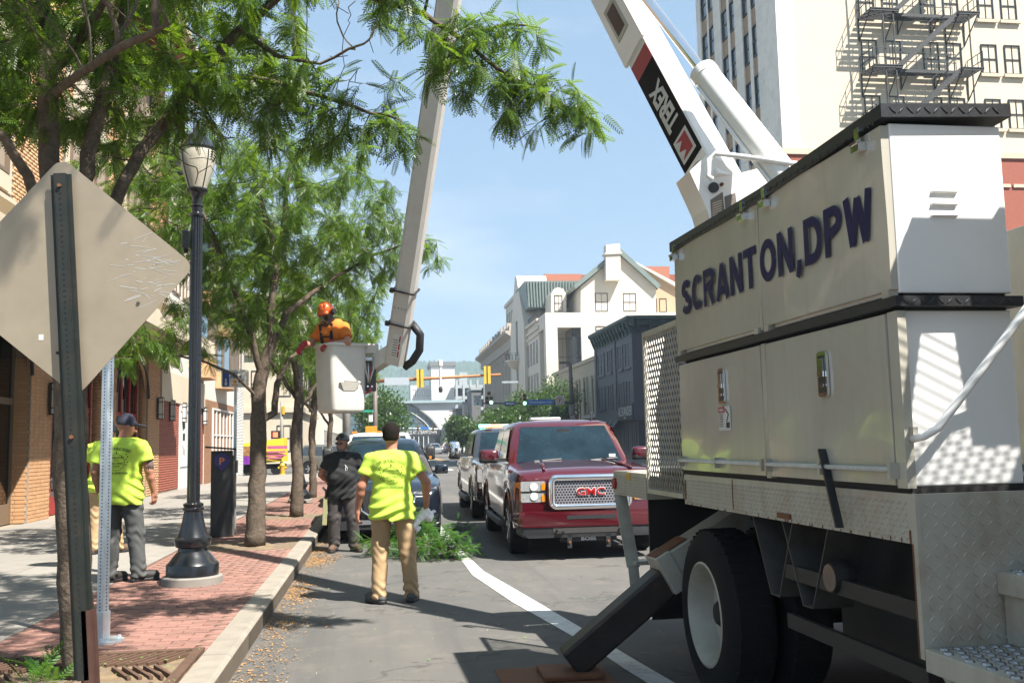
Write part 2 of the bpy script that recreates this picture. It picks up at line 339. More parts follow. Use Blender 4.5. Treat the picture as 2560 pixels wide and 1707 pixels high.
# brick pavers: the nearest 300 as pieces, the others as bulk geometry
PX0, PX1 = -2.85, -1.225; nb = 8; bw = (PX1-PX0)/nb
def pit(x, y): return (5.2 < y < 7.25) or (13.95 < y < 15.45 and x > -2.6) or (19.7 < y < 21.2 and x > -2.6) or (27.1 < y < 28.5 and x > -2.6)
allp = []
for j in range(400):
    y = 4.6+.1*(j+.5); off = (j % 2)*bw/2
    for i in range(nb+1):
        a = max(PX0, PX0+i*bw-off); c = min(PX1, PX0+(i+1)*bw-off)
        if c-a < .03: continue
        x = (a+c)/2
        if not pit(x, y): allp.append((x, y, c-a))
near = [p for p in allp if 7.2 < p[1] < 11.6 and abs(p[2]-bw) < .01][:300]; ns_ = set(near)
pme = MB().bx(-bw/2+.004, bw/2-.004, -.046, .046, -.03, 0).mesh('paver')
copies(pme, 'paver', [(x+random.uniform(-.002,.002), y, .150+random.uniform(-.003,.003)) for x, y, w in near], M['paver'], side, [(random.uniform(-.012,.012), random.uniform(-.008,.008), random.uniform(-.012,.012)) for p in near])
rest = [p for p in allp if p not in ns_ and p[1] > 4.6]
boxes('paver_bulk', [(x, y, .135+random.uniform(-.003,.003)) for x, y, w in rest], [(w-.008, .092, .03) for x, y, w in rest], M['paver_far'], side, 'stuff')
# tree pits with an iron grate round the nearest tree
def soil_patch(x0, x1, y0, y1, z):
    b = MB(); nx, ny = 14, 14
    for j in range(ny+1):
        for i in range(nx+1):
            b.v.append(Vector((x0+(x1-x0)*i/nx, y0+(y1-y0)*j/ny, z+random.uniform(-.008,.012))))
    b.f = [[j*(nx+1)+i, j*(nx+1)+i+1, (j+1)*(nx+1)+i+1, (j+1)*(nx+1)+i] for j in range(ny) for i in range(nx)]; return b
for i, (x0, x1, y0, y1) in enumerate(((-2.84,-1.23,5.2,7.26),(-2.6,-1.23,13.95,15.46),(-2.6,-1.23,19.7,21.2),(-2.6,-1.23,27.1,28.5))):
    soil_patch(x0, x1, y0, y1, .138).build('soil_patch', m_soil, side, smooth=True)
gr = thing('tree_grate', 'rusty cast iron tree grate with slanted ribs round the nearest trunk', 'tree grate', (-1.95, 6.4, .15), world=True)
m_grate = mat('grate_iron', (.15,.085,.055), .8, .3, var=.3, vs=9, bump=.4, bs=60)
gb = MB()
for x0, x1, y0, y1 in ((-2.83,-2.75,5.25,7.24),(-1.31,-1.24,5.25,7.24),(-2.75,-1.31,7.17,7.24)): gb.bx(x0, x1, y0, y1, .140, .166)
gb.build('rim', m_grate, gr)
rb = MB().bx(-.011, .011, -.19, .19, -.012, .012).mesh('rib')
rl = []; rr_ = []
for row, yy in enumerate((6.98, 6.58, 5.72)):
    for i in range(21):
        x = -2.70+i*.066
        if abs(x+1.95) < .3 and abs(yy-6.4) < .45: continue
        rl.append((x, yy, .153)); rr_.append((0, 0, (.5 if row % 2 else -.5)))
copies(rb, 'rib', rl, m_grate, gr, rr_)
# leaf litter in the gutter and on the pavement
m_lit = mat('leaf_litter', (.46,.24,.07), .9, var=.45, vs=3); m_lit2 = mat('paper_litter', (.62,.58,.52), .9, var=.3, vs=5); m_litg = mat('fresh_litter', (.16,.30,.06), .8, var=.3, vs=5)
def litter(name, pts, m, smin, smax, label):
    P_ = np.array(pts); n = len(P_); a = RNG.uniform(0, 2*PI, n); s = RNG.uniform(smin, smax, n); w = s*RNG.uniform(.2, .6, n); t = RNG.uniform(-.35, .35, (n, 2))
    dx = np.stack([np.cos(a), np.sin(a), t[:, 0]], 1)*s[:, None]; dy = np.stack([-np.sin(a), np.cos(a), t[:, 1]], 1)*w[:, None]
    V = np.stack([P_-dx, P_-dy, P_+dx, P_+dy], 1).reshape(-1, 3); F = np.arange(4*n).reshape(-1, 4)
    o = put(name, fast_mesh(name, V, F), m, kind='stuff'); tag(o, label, 'litter'); return o
pts = []
for k in range(46):
    cy = RNG.uniform(5.5, 18); cx = -.97+abs(RNG.normal(0, .16))*(1 if cy < 14 else .7); n = int(RNG.uniform(40, 170))
    for q in range(n): pts.append((max(-.995, cx+RNG.normal(0, .09)), cy+RNG.normal(0, .32), .006+RNG.uniform(0, .008)))
for q in range(900): pts.append((-.99+abs(RNG.normal(0, .1)), RNG.uniform(5, 22), .008))
litter('leaf_litter', pts, m_lit, .006, .018, 'dry orange leaf litter lying along the kerb gutter')
litter('paper_scraps', [(-.95+abs(RNG.normal(0, .35)), RNG.uniform(6, 14), .008) for q in range(40)]+[(RNG.uniform(-.9, 1.2), RNG.uniform(5.5, 12), .007) for q in range(22)], m_lit2, .004, .013, 'pale scraps and wood chips scattered on the asphalt')
litter('fallen_leaflets', [(RNG.uniform(-3, 1.4), RNG.uniform(6, 15), .009) if RNG.random() < .0 else (RNG.uniform(-2.8, -1.25), RNG.uniform(5.4, 7.4), .172) for q in range(260)]+[(RNG.uniform(-.9, 2.6), RNG.uniform(6.5, 14), .008) for q in range(90)], m_litg, .006, .02, 'fresh green leaflets scattered on grate and road')
# ================================================================== BUILDINGS
def winx(parent, X, y0, y1, z0, z1, fm, gm, n=1, mid=True, d=.1, fw=.07, s=1):
    """window in a wall facing s*x: frame with bars, pane behind it"""
    x0, x1 = (X-.14, X+d*s*.4) if s > 0 else (X-.04, X+.14)
    b = MB(); b.bx(x0, x1, y0, y0+fw, z0, z1); b.bx(x0, x1, y1-fw, y1, z0, z1); b.bx(x0, x1, y0+fw, y1-fw, z0, z0+fw); b.bx(x0, x1, y0+fw, y1-fw, z1-fw, z1)
    for i in range(1, n): c = y0+(y1-y0)*i/n; b.bx(x0+.02, x1-.01, c-fw/2, c+fw/2, z0+fw, z1-fw)
    if mid: c = z0+(z1-z0)*.5; b.bx(x0+.03, x1-.02, y0+fw, y1-fw, c-fw/2.5, c+fw/2.5)
    w = b.build('window', fm, parent); xm = (x0+x1)/2
    MB().bx(xm-.01, xm+.01, y0+fw*.5, y1-fw*.5, z0+fw*.5, z1-fw*.5).build('pane', gm, w); return w
def winy(parent, Y, x0, x1, z0, z1, fm, gm, n=1, mid=True, fw=.07, sill=None):
    """window in a wall facing the camera (-y)"""
    b = MB(); a, c = Y-.05, Y+.15; b.bx(x0, x0+fw, a, c, z0, z1); b.bx(x1-fw, x1, a, c, z0, z1); b.bx(x0+fw, x1-fw, a, c, z0, z0+fw); b.bx(x0+fw, x1-fw, a, c, z1-fw, z1)
    for i in range(1, n): q = x0+(x1-x0)*i/n; b.bx(q-fw/4, q+fw/4, a+.03, c-.05, z0+fw, z1-fw)
    if mid: q = (z0+z1)/2; b.bx(x0+fw, x1-fw, a+.02, c-.04, q-fw/2, q+fw/2)
    w = b.build('window', fm, parent); MB().bx(x0+fw*.5, x1-fw*.5, Y+.035, Y+.055, z0+fw*.5, z1-fw*.5).build('pane', gm, w)
    if sill: MB().bx(x0-.15, x1+.15, Y-.14, Y-.02, z0-.2, z0-.01).build('sill', sill, w)
    return w
def brick_field(name, X, ya, yb, za, zb, holes, m, parent, bl=.225, bh=.078, d=.05, kind='stuff'):
    C = []; S = []; nrow = int((zb-za)/bh)
    for j in range(nrow):
        z = za+bh*(j+.5); off = (j % 2)*bl/2; k = int((yb-ya)/bl)+2
        for i in range(k):
            a = max(ya, ya+i*bl-off); c = min(yb, ya+(i+1)*bl-off)
            if c-a < .04: continue
            y = (a+c)/2
            if any(h[0]-.02 < c and a < h[1]+.02 and h[2]-.02 < z+bh/2 and z-bh/2 < h[3]+.02 for h in holes): continue
            C.append((X-d/2+random.uniform(-.002,.003), y, z)); S.append((d, c-a-.012, bh-.012))
    return boxes(name, C, S, m, parent, kind)
m_brown = mat('brown_frame', (.20,.14,.09), .5, var=.1); m_redf = mat('red_frame', (.36,.02,.02), .4, var=.1); m_lamp = mat('sconce_glass', (.82,.80,.74), .3, var=.04)
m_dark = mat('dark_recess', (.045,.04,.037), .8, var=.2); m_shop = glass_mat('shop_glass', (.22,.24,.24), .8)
m_brk = mat('red_bracket', (.33,.035,.03), .6, var=.1)
XF = -7.1
A = thing('brick_building', 'tan brick building with arched shopfronts and red eave brackets at far left', 'building', (XF-4, 24, .13), world=True)
# upper wall with window holes
cols = [(16.6,19.2),(22.9,25.9),(28.0,30.6)]; rows = [(6.9,9.5),(10.5,13.0)]
holes = [(a-.25, b+.25, r0-.35, r1+.25) for a, b in cols for r0, r1 in rows]
MB().bx(XF-9, XF-.008, 12, 32.6, 4.85, 14.4).build('wall', M['mortar'], A)
brick_field('brick_wall_face', XF, 15, 32.6, 6.25, 14.35, holes, M['tanb'], A)
for a, b in cols:
    for r0, r1 in rows:
        sf = MB(); sf.bx(XF-.05, XF+.02, a-.24, a-.01, r0-.34, r1+.24); sf.bx(XF-.05, XF+.02, b+.01, b+.24, r0-.34, r1+.24); sf.bx(XF-.05, XF+.03, a-.01, b+.01, r1+.01, r1+.24); sf.bx(XF-.05, XF+.06, a-.01, b+.01, r0-.34, r0-.01)
        sf.build('stone_surround', M['cream'], A)
        winx(A, XF+.03, a, b, r0, r1, m_brown, M['bglass'], 3, True)
    MB().bx(XF-.05, XF+.025, a+.2, b-.2, rows[0][1]+.25, rows[1][0]-.36).build('stone_panel', M['cream'], A)
# fascia, cornice, eave with brackets
fa = MB(); fa.bx(XF-1, XF+.12, 12, 33.6, 4.9, 5.9); fa.build('fascia', M['cream'], A)
MB().bx(XF-.3, XF+1.5, 12, 33.6, 4.72, 4.9).build('canopy', M['cream'], A); MB().bx(XF+1.45, XF+1.56, 12, 33.65, 4.66, 5.12).build('canopy_fascia', M['cream'], A)
MB().ext([(XF-.5,5.9),(XF+.16,5.9),(XF+.45,6.12),(XF+.45,6.2),(XF-.5,6.2)], 'y', 12, 33.7).build('cornice', M['cream'], A)
MB().ext([(XF-1,14.4),(XF+.2,14.4),(XF+1.15,14.7),(XF+1.15,14.95),(XF-1,14.95)], 'y', 12, 33.2).build('eave', M['cream'], A)
for k in range(18):
    y = 13+k*1.13; MB().ext([(XF+.0,13.75),(XF+.2,13.75),(XF+.95,14.35),(XF+.95,14.62),(XF+.6,14.52),(XF+.0,14.4)], 'y', y-.14, y+.14).build('bracket', m_brk, A)
MB().bx(XF-9, XF+1.0, 12, 33, 14.95, 15.2).build('roof', M['dframe'], A)
# ground floor: piers with bricks one by one, shopfront bays between them
piers = [(15.6,16.9),(20.9,22.2),(26.2,27.4),(31.0,32.6)]
for i, (a, b) in enumerate(piers):
    core = MB().bx(XF-.5, XF-.008, a, b-.01, .13, 4.88).build('pier', M['mortar'], A)
    if i != 1:
        brick_field('brick_pier_face', XF, a, b, .15, 4.85, [], M['tanb'], A)
        C = []; S = []
        for j in range(60):
            for k in range(2): C.append((XF-.17-.23*k, a+.02, .19+.078*j)); S.append((.218, .06, .066))
        boxes('brick_return', C, S, M['tanb'], A, 'stuff')
pa, pb = piers[1]
bm1 = MB().bx(-.05, 0, -.124, .124, -.033, .033).mesh('brick'); bm2 = MB().bx(-.109, .109, -.03, .03, -.033, .033).mesh('brick_end')
l1 = []; l2 = []
for j in range(43):
    z = .19+.078*j; off = .065*(j % 2)
    for i in range(5):
        y = pa+.13+.26*i+off*(1 if i < 4 else 0)-(.0 if j % 2 == 0 else .03)
        l1.append((XF+random.uniform(-.002,.003), min(y, pb-.125), z))
    for k in range(2): l2.append((XF-.17-.23*k+(.03 if j % 2 else 0), pa+.02, z))
copies(bm1, 'brick', l1, M['tan'], A); copies(bm2, 'brick', l2, M['tan'], A)
brick_field('brick_pier_top', XF, pa, pb, 3.51, 4.85, [], M['tanb'], A)
bays = [(16.9,20.9,m_brown),(22.2,26.2,m_redf),(27.4,31.0,m_redf)]
for a, b, fm in bays:
    # arched dark head above the glass
    seg = 14; c = (a+b)/2; hw = (b-a)/2
    arc = [(c-hw*math.cos(PI*i/seg), 3.15+1.25*math.sin(PI*i/seg)) for i in range(seg+1)]
    out = [(a,3.15)]+arc+[(b,3.15),(b,4.88),(a,4.88)]
    sp = MB(); top = 4.88
    for i in range(seg): sp.add([(XF-.1,*arc[i]),(XF-.1,*arc[i+1]),(XF-.1,arc[i+1][0],top),(XF-.1,arc[i][0],top)], [(0,1,2,3)])
    sp.build('arch_spandrel', m_brown if fm is m_brown else M['tanb'], A)
    MB().tube([(XF+.02, y, z) for y, z in arc], .035, 6).build('arch_trim', M['blackp'], A)
    w = MB(); n = 4
    for i in range(n+1): y = a+(b-a)*i/n; w.bx(XF-.42, XF-.32, max(a, y-.06), min(b, y+.06), .15, 4.4)
    for z0, z1 in ((.15,.55),(2.55,2.68)): w.bx(XF-.41, XF-.33, a, b, z0, z1)
    w.build('shopfront_frame', fm, A)
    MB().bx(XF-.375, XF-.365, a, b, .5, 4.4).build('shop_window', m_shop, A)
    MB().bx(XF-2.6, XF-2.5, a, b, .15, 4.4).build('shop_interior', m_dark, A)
    for y in (c-.12, c+.12): MB().tube([(XF-.29,y,1.0),(XF-.27,y,1.05),(XF-.27,y,1.45),(XF-.29,y,1.5)], .014, 6).build('door_handle', M['chrome'], A)
def sconce(y, z, X=XF):
    s = thing('wall_sconce', 'lantern', 'wall lamp', (X, y, z-.35), world=True)
    MB().bx(X+.002, X+.05, y-.11, y+.11, z-.35, z+.35).build('back_plate', M['blackp'], s)
    MB().bx(X+.05, X+.17, y-.085, y+.085, z-.32, z+.32).build('lamp_shade', m_lamp, s)
    t = MB()
    for q in (-.34, -.2, .2, .34): t.bx(X+.045, X+.182, y-.1, y+.1, z+q-.012, z+q+.012)
    for q in (-.087, .087): t.bx(X+.166, X+.18, y+q-.008, y+q+.008, z-.34, z+.34)
    t.build('lamp_frame', M['blackp'], s); return s
for y, z, lb in ((17.6,2.85,'white glass wall lantern at the left edge by the glass doors'),(22.0,2.72,'white glass wall lantern on tan brick pier behind the diamond sign'),(32.2,2.9,'white glass wall lantern on tan brick pier left of red brick'),(34.2,2.9,'white glass wall lantern on the red brick front'),(36.2,2.9,'white glass wall lantern above the white panelled door'),(40.4,2.9,'white glass wall lantern just right of the lamp post')):
    tag(sconce(y, z, XF+(.03 if y < 32.5 else -.02)), lb)
for o in [q for q in bpy.data.objects if q.name.startswith('wall_sconce')]: o['group'] = 'wall lanterns along the left shops'
hc = text_mb('hc', .5, .004, .02); fit(hc, .42, .46); hc.xf(frame((XF-.355, 18.35, 1.35), (0,1,0), (0,0,1))).build('door_lettering', mat('blue_vinyl', (.10,.42,.72), .5, emit=None), A)
# red brick and cream fronts further along
Bb = thing('red_brick_building', 'narrow red brick and cream building with bay windows left of the street', 'building', (XF-4, 36, .13), world=True)
MB().bx(XF-9, XF-.028, 32.65, 40.6, .1, 11.4).build('wall', M['mortar'], Bb)
bh_ = [(33.9,35.4,7,9.3),(35.7,37.5,.1,2.9),(37.9,40.0,6.6,9.6)]
brick_field('brick_wall_face', XF-.02, 32.65, 35.75, .2, 11.3, [(33.6,35.7,3.3,11.4)], M['redb'], Bb)
brick_field('brick_wall_face', XF-.02, 37.5, 40.6, .2, 11.3, [(37.6,40.2,3.4,10.2)], M['redb'], Bb)
MB().bx(XF-.06, XF+.03, 33.6, 37.5, 3.35, 11.3).build('cream_front', M['white'], Bb)
MB().bx(XF-.06, XF+.04, 32.7, 40.6, 3.2, 4.2).build('fascia', M['cream'], Bb)
dr = MB().bx(XF-.06, XF+.02, 35.75, 37.45, .16, 3.2).build('door', M['whitep'], Bb)
for z in (2.45, 2.02): # dark rows of small worn lettering, too faint to read
    for k in range(3): MB().bx(XF+.022, XF+.027, 36.28+.13*k, 36.38+.13*k, z-.13, z+.13).build('door_print', M['blackp'], dr)
for k, (y, z, h) in enumerate(((36.28,1.66,.12),(36.42,1.5,.24),(36.56,1.46,.22))): MB().beam((XF+.024,y,z-h/2), (XF+.024,y+.03,z+h/2), .004, .04, (0,1,0)).build('door_print', M['blackp'], dr)
for z in (2.95, .95): MB().bx(XF+.02, XF+.04, 35.8, 37.4, z-.02, z+.02).build('door_rail', M['steel'], dr)
def bay(parent, y0, y1, z0, z1, nfl, fm):
    b = MB(); pl = [(XF,y0),(XF+.62,y0+.45),(XF+.62,y1-.45),(XF,y1)]
    for k in range(nfl):
        za = z0+(z1-z0)*k/nfl; zb = z0+(z1-z0)*(k+1)/nfl
        MB().ext(pl[::-1], 'z', za, za+.75).build('bay_spandrel', fm, parent)
        MB().ext([(x-.05 if x > XF else x, y) for x, y in pl][::-1], 'z', za+.75, zb-.02).build('pane', M['bglass'], parent)
        for x, y in ((XF+.05,y0+.04),(XF+.62,y0+.45),(XF+.62,y1-.45),(XF+.05,y1-.04),(XF+.62,(y0+y1)/2),(XF+.31,y0+.22)): MB().bx(x-.06, x+.03, y-.06, y+.06, za+.75, zb-.02).build('mullion', m_brown, parent)
    MB().ext([(XF-.1,z1),(XF+.85,z1),(XF+.85,z1+.12),(XF-.1,z1+1.5)], 'y', y0-.25, y1+.25).build('bay_roof', mat('slate_roof', (.09,.095,.10), .6, var=.2, vs=4), parent)
bay(Bb, 37.7, 40.2, 4.3, 9.6, 2, M['tanb'])
winx(Bb, XF+.04, 34.0, 35.3, 7.0, 9.2, m_brown, M['bglass'], 2); winx(Bb, XF+.04, 35.8, 37.1, 7.0, 9.2, m_brown, M['bglass'], 2)
winx(Bb, XF+.04, 34.0, 35.3, 4.5, 6.3, m_brown, M['bglass'], 2)
MB().bx(XF-9, XF+.35, 32.7, 40.7, 11.4, 11.75).build('roof', M['dframe'], Bb)
Cb = thing('corner_shop_building', 'white sided corner shop with gridded wooden window past the parking kiosk', 'building', (XF-4, 46, .13), world=True)
m_wood = mat('worn_wood', (.30,.15,.075), .75, var=.3, vs=5, bump=.2, bs=20)
MB().bx(XF-9, XF-.008, 40.65, 52.1, .1, 9.2).build('wall', M['white'], Cb)
brick_field('brick_wall_face', XF, 48.6, 52.1, .2, 9.1, [], mat('white_brick', (.72,.70,.66), .7, var=.06, vs=6), Cb)
MB().bx(XF-.1, XF+.03, 40.7, 48.5, .15, 3.6).build('shopfront', m_wood, Cb)
winx(Cb, XF+.06, 42.3, 48.0, 1.0, 3.3, M['whitep'], M['dglass'], 6)
bay(Cb, 43.2, 46.2, 4.2, 8.6, 2, M['tanb']); winx(Cb, XF+.03, 47.5, 48.6, 5.4, 7.6, m_brown, M['bglass'], 1); winx(Cb, XF+.03, 49.6, 50.8, 5.4, 7.6, m_brown, M['bglass'], 1)
MB().bx(XF-9, XF+.3, 40.75, 52.4, 9.2, 9.6).build('roof', M['cream'], Cb)
# buildings past the side street on the left
D = thing('cream_building', 'tall cream stone corner building behind the yellow food trailer', 'building', (-13, 95, .13), world=True)
MB().bx(-30, -6.9, 86, 108, .1, 15).build('wall', M['cream'], D)
for z in (4.6, 9.6, 14.6): MB().bx(-30.2, -6.6, 85.7, 108.3, z, z+.45).build('cornice', M['cream'], D)
for i in range(7):
    for z in (1.2, 6.0, 11.0):
        winy(D, 86, -13.6+i*.0-i*1.9+4.9 if False else -8.9-i*2.2, -7.7-i*2.2, z, z+2.3, M['dframe'], M['dglass'], 2)
for i in range(8):
    for z in (6.0, 11.0): winx(D, -6.9, 87.3+i*2.5, 88.6+i*2.5, z, z+2.3, M['dframe'], M['dglass'], 2)
tw = thing('blade_sign', 'black vertical blade sign lettered TOWN on the cream building', 'sign', (-6.2, 86.5, 5), world=True)
MB().bx(-6.2, -5.45, 86.4, 86.6, 4.6, 9.6).build('panel', M['blackp'], tw)
for k, ch in enumerate('ATOWN'):
    q = text_mb(ch, .7, .01, .02); fit(q, .42, .48); q.xf(frame((-6.05, 86.385, 8.1-k*.62), (1,0,0), (0,0,1))).build('letter', M['whitep'], tw)
MB().bx(-6.9, -6.2, 86.45, 86.55, 8.8, 9.0).build('bracket', M['blackp'], tw)
E2 = thing('white_shop_building', 'long white low building on the left past the signals', 'building', (-12, 130, .13), world=True)
MB().bx(-30, -6.2, 109, 165, .1, 10.5).build('wall', M['white'], E2)
for i in range(18):
    for z in (1.0, 6.0): winx(E2, -6.2, 110.3+i*3, 112+i*3, z, z+2.4, M['dframe'], M['dglass'], 1)
for i in range(3): winy(E2, 109, -7.6-i*2, -6.6-i*2, 6, 8.3, M['dframe'], M['dglass'], 1)
MB().bx(-30, -5.9, 108.8, 165, 10.5, 11).build('cornice', M['whitep'], E2)
# ---------------------------------------------------------------- right-hand side
XR = 22.
def Yx(px, X=XR, py=900): return atX(px, py, X).y
T = thing('tower_building', 'tall pale tower with white pilasters, beige brick side and fire escape at upper right', 'building', (30, 55, .13), world=True)
m_beige = mat('beige_brick', (.78,.67,.50), .8, var=.06, vs=2, bump=.1, bs=40, dirt=(.69,.57,.41), ds=.8, da=.35)
m_terra = mat('terracotta_tile', (.98,.92,.80), .55, var=.08, vs=2, rnd=.07, dirt=(.55,.48,.39), ds=1.5, da=.4); m_span = mat('bronze_spandrel', (.42,.27,.14), .6, var=.2, vs=3)
YN, YFr = 48.7, 61.5; ZB = 17.1
MB().bx(XR+.16, 50, YN+.02, YFr, ZB, 62).build('wall', m_beige, T)
MB().bx(XR+.05, 50, YN-.06, YFr, .1, ZB-.02).build('brick_base', M['redb'], T)
MB().bx(XR-.1, 50, YN-.16, YN+.05, ZB-.2, ZB+.12).build('string_course', M['cream'], T)
MB().bx(XR-.05, XR+.95, YN-.1, YN+1.75, ZB-.0, 62).build('corner_pilaster', m_terra, T)
wc = [(1762,1774),(1780,1792),(1812,1825),(1833,1845),(1866,1878),(1888,1900)]
wy = sorted([tuple(sorted((Yx(a-1, XR+.05, 200), Yx(b+1, XR+.05, 200)))) for a, b in wc])
FH = 3.05
edges = [YN+1.75]
for a, b in wy:
    for k in range(9):
        z0 = ZB+.6+k*FH
        winx(T, XR+.06, a, b, z0, z0+1.9, M['dframe'], M['dglass'], 1, True, s=-1, fw=.06)
        MB().bx(XR+.06, XR+.2, a, b, z0+1.95, z0+FH-.05).build('spandrel', m_span, T)
ys = [YN+1.75]+[q for w in wy for q in w]+[YFr]
for i in range(0, len(ys), 2):
    a, b = ys[i], ys[i+1]
    if b-a < .1: continue
    me = MB().bx(0, .18, 0, b-a-.0, .0, .735).mesh('tile_block')
    copies(me, 'tile_block', [(XR+random.uniform(-.006,.006)-(.05 if i % 4 == 0 else 0), a, ZB+.2+.75*j) for j in range(24)], m_terra, T)
    MB().bx(XR+.012, XR+.2, a+.01, b-.01, ZB+.2, 62).build('pilaster_core', M['mortar'], T)
def Pf(px, py): return atY(px, py, YN)
m_tg = mat('tower_glass_sky_tone', (.50,.60,.68), .08, var=.2, vs=.4, spec=.8); zr = Pf(2470, 185).z; zt = Pf(2470, 112).z; zs = Pf(2470, 50).z-zr  # bright sky reflection put into the pane colour
cols_ = [(2154,2193),(2213,2253),(2308,2347),(2366,2404),(2453,2492),(2511,2550),(2590,2628)]
for k in (-2, -1, 0, 1, 2):
    for i, (a, b) in enumerate(cols_):
        xa = Pf(a, 140).x; xb = Pf(b, 140).x; z0 = zr+k*zs; ext = .0 if i not in (0, 1, 2) else -.25
        winy(T, YN, xa, xb, z0+ext, z0+(zt-zr), M['dframe'], m_tg, 2, True, .055, M['cream'] if i > 2 else None)
fe = thing('fire_escape', 'black iron fire escape zigzagging down the beige tower wall', 'fire escape', (Pf(2280,150).x, YN, ZB), world=True)
m_iron = mat('fire_escape_iron', (.035,.035,.037), .6, .2, var=.25, vs=6)
xl = Pf(2150, 170).x; xr = Pf(2418, 170).x; D_ = 1.35
for k in (-1, 0, 1):
    z = zr+k*zs-.32
    pl = thing if False else MB()
    pl = MB()
    for j in range(9): y = YN-.12-D_*j/8; pl.bx(xl, xl+1.7, y-.05, y+.05, z, z+.04); pl.bx(xr-1.25, xr, y-.05, y+.05, z, z+.04)
    for j in range(5): y = YN-.12-.7*j/4; pl.bx(xl+1.7, xr-1.25, y-.06, y+.06, z, z+.04)
    pl.bx(xl, xl+1.7, YN-.14-D_, YN-.07-D_, z-.12, z+.06); pl.bx(xr-1.25, xr, YN-.14-D_, YN-.07-D_, z-.12, z+.06); pl.bx(xl+1.7, xr-1.25, YN-.9, YN-.84, z-.12, z+.06)
    p_ = pl.build('platform', m_iron, fe)
    rl = MB(); yo = YN-.1-D_
    for zz in (.5, 1.0): rl.beam((xl,yo,z+zz), (xl+1.0,yo,z+zz), .035); rl.beam((xl,yo,z+zz), (xl,YN,z+zz), .035); rl.beam((xr,yo,z+zz), (xr,YN,z+zz), .035); rl.beam((xl+1.7,YN-.87,z+zz), (xr-1.25,YN-.87,z+zz), .035)
    for x in np.linspace(xl, xl+1.0, 4): rl.beam((x,yo,z), (x,yo,z+1), .03)
    for x in np.linspace(xl+1.7, xr-1.25, 7): rl.beam((x,YN-.87,z), (x,YN-.87,z+1), .03)
    for y in np.linspace(yo, YN-.05, 4): rl.beam((xl,y,z), (xl,y,z+1), .03); rl.beam((xr,y,z), (xr,y,z+1), .03)
    rl.build('railing', m_iron, fe)
    for x in (xl+.05, xl+1.55, xl+2.4, xr-2.1, xr-1.2, xr-.05):
        br = MB(); d = D_ if x < xl+1.7 or x > xr-1.3 else .8
        br.beam((x,YN,z-1.3 if d > 1 else z-.8), (x,YN-.05,z), .06); br.beam((x,YN-.03,z-1.25 if d > 1 else z-.75), (x,YN-d,z-.04), .05); br.build('bracket', m_iron, fe)
    st = MB(); a = Vector((xl+1.55, YN-1.25, z)); b = Vector((xr-1.2, YN-1.25, z+zs))
    st.beam(a, b, .06, .26); st.beam(a+Vector((0,.45,0)), b+Vector((0,.45,0)), .06, .26)
    st.beam(a+Vector((0,0,.95)), b+Vector((0,0,.95)), .035); st.build('stair_stringer', m_iron, fe)
    tr = MB()
    for j in range(1, 13): q = a.lerp(b, j/13); tr.bx(q.x-.1, q.x+.1, q.y, q.y+.45, q.z-.015, q.z+.015)
    tr.build('stair_tread', m_iron, fe)
up = MB()
for x in (xl+.75, xl+1.35, xr-.65): up.beam((x,YN-1.4,zr-2*zs), (x,YN-1.4,zr+3*zs), .06)
up.build('upright', m_iron, fe)
# dark shop with green bracketed cornice on the far corner
G = thing('grey_building', 'dark blue grey three storey shop with green bracketed cornice and black awnings', 'building', (26, 88, .13), world=True)
m_slate = mat('slate_paint', (.085,.09,.115), .6, var=.07, vs=1.5); m_green = mat('green_cornice', (.045,.095,.085), .6, var=.15, vs=2)
G0, G1 = 81.3, 96.4
MB().bx(XR, 40, G0, G1, 4.2, 12.0).build('wall', m_slate, G); MB().bx(XR+.3, 40, G0+.3, G1, .1, 4.15).build('ground_floor', mat('slate_dark', (.05,.055,.07), .5, var=.1), G)
MB().bx(XR-.12, 40, G0-.12, G1, 3.3, 4.25).build('sign_band', m_slate, G)
for a, b in ((1495,1511),(1519,1530),(1545,1558),(1564,1578)):
    y0, y1 = sorted((Yx(a), Yx(b)))
    for z0, z1 in ((8.0,10.2),(4.7,6.85)):
        winx(G, XR-.02, y0, y1, z0, z1, M['dframe'], M['dglass'], 2, True, s=-1); MB().bx(XR-.14, XR-.02, y0-.1, y1+.1, z0-.22, z0-.02).build('sill', m_slate, G)
for y in (G0+.35, Yx(1538), G1-.4): MB().bx(XR-.1, XR-.002, y-.32, y+.32, 4.3, 10.8).build('pilaster', m_slate, G)
MB().ext([(XR-.7,12.3),(XR-.7,12.05),(XR-.35,11.75),(XR-.35,11.5),(XR-.02,11.3),(XR-.02,12.3)][::-1], 'y', G0-.7, G1).build('cornice', m_green, G)
MB().bx(XR-.02, 40, G0-.7, G0-.02, 12.02, 12.32).build('cornice', m_green, G); MB().bx(XR+.1, 40, G0-.35, G0-.02, 11.5, 12.0).build('cornice_bed', m_green, G)
MB().bx(XR-.08, XR-.005, G0+.02, G1, 10.75, 11.3).build('frieze', m_green, G)
for k in range(13): y = G0+.25+k*1.2; MB().ext([(XR-.6,11.95),(XR-.02,11.95),(XR-.02,10.8),(XR-.2,10.85),(XR-.5,11.6)][::-1], 'y', y-.13, y+.13).build('bracket', m_green, G)
for k in range(8): x = XR+.4+k*1.1; MB().ext([(G0-.6,11.95),(G0-.5,11.5),(G0-.2,10.9),(G0-.02,10.85),(G0-.02,11.95)], 'x', x-.13, x+.13).build('bracket', m_green, G)
sg = MB().bx(XR-.22, XR-.13, G0+.1, G0+5.6, 3.35, 4.75).build('shop_sign', mat('sign_black', (.012,.013,.016), .5, var=.1), G)
tb = text_mb('ALEXANDER', .9, .01, -.005, shear=.25); fit(tb, 4.9, .8); tb.xf(frame((XR-.235, G0+5.35, 3.72), (0,-1,0), (0,0,1))).build('shop_sign_lettering', M['whitep'], sg)
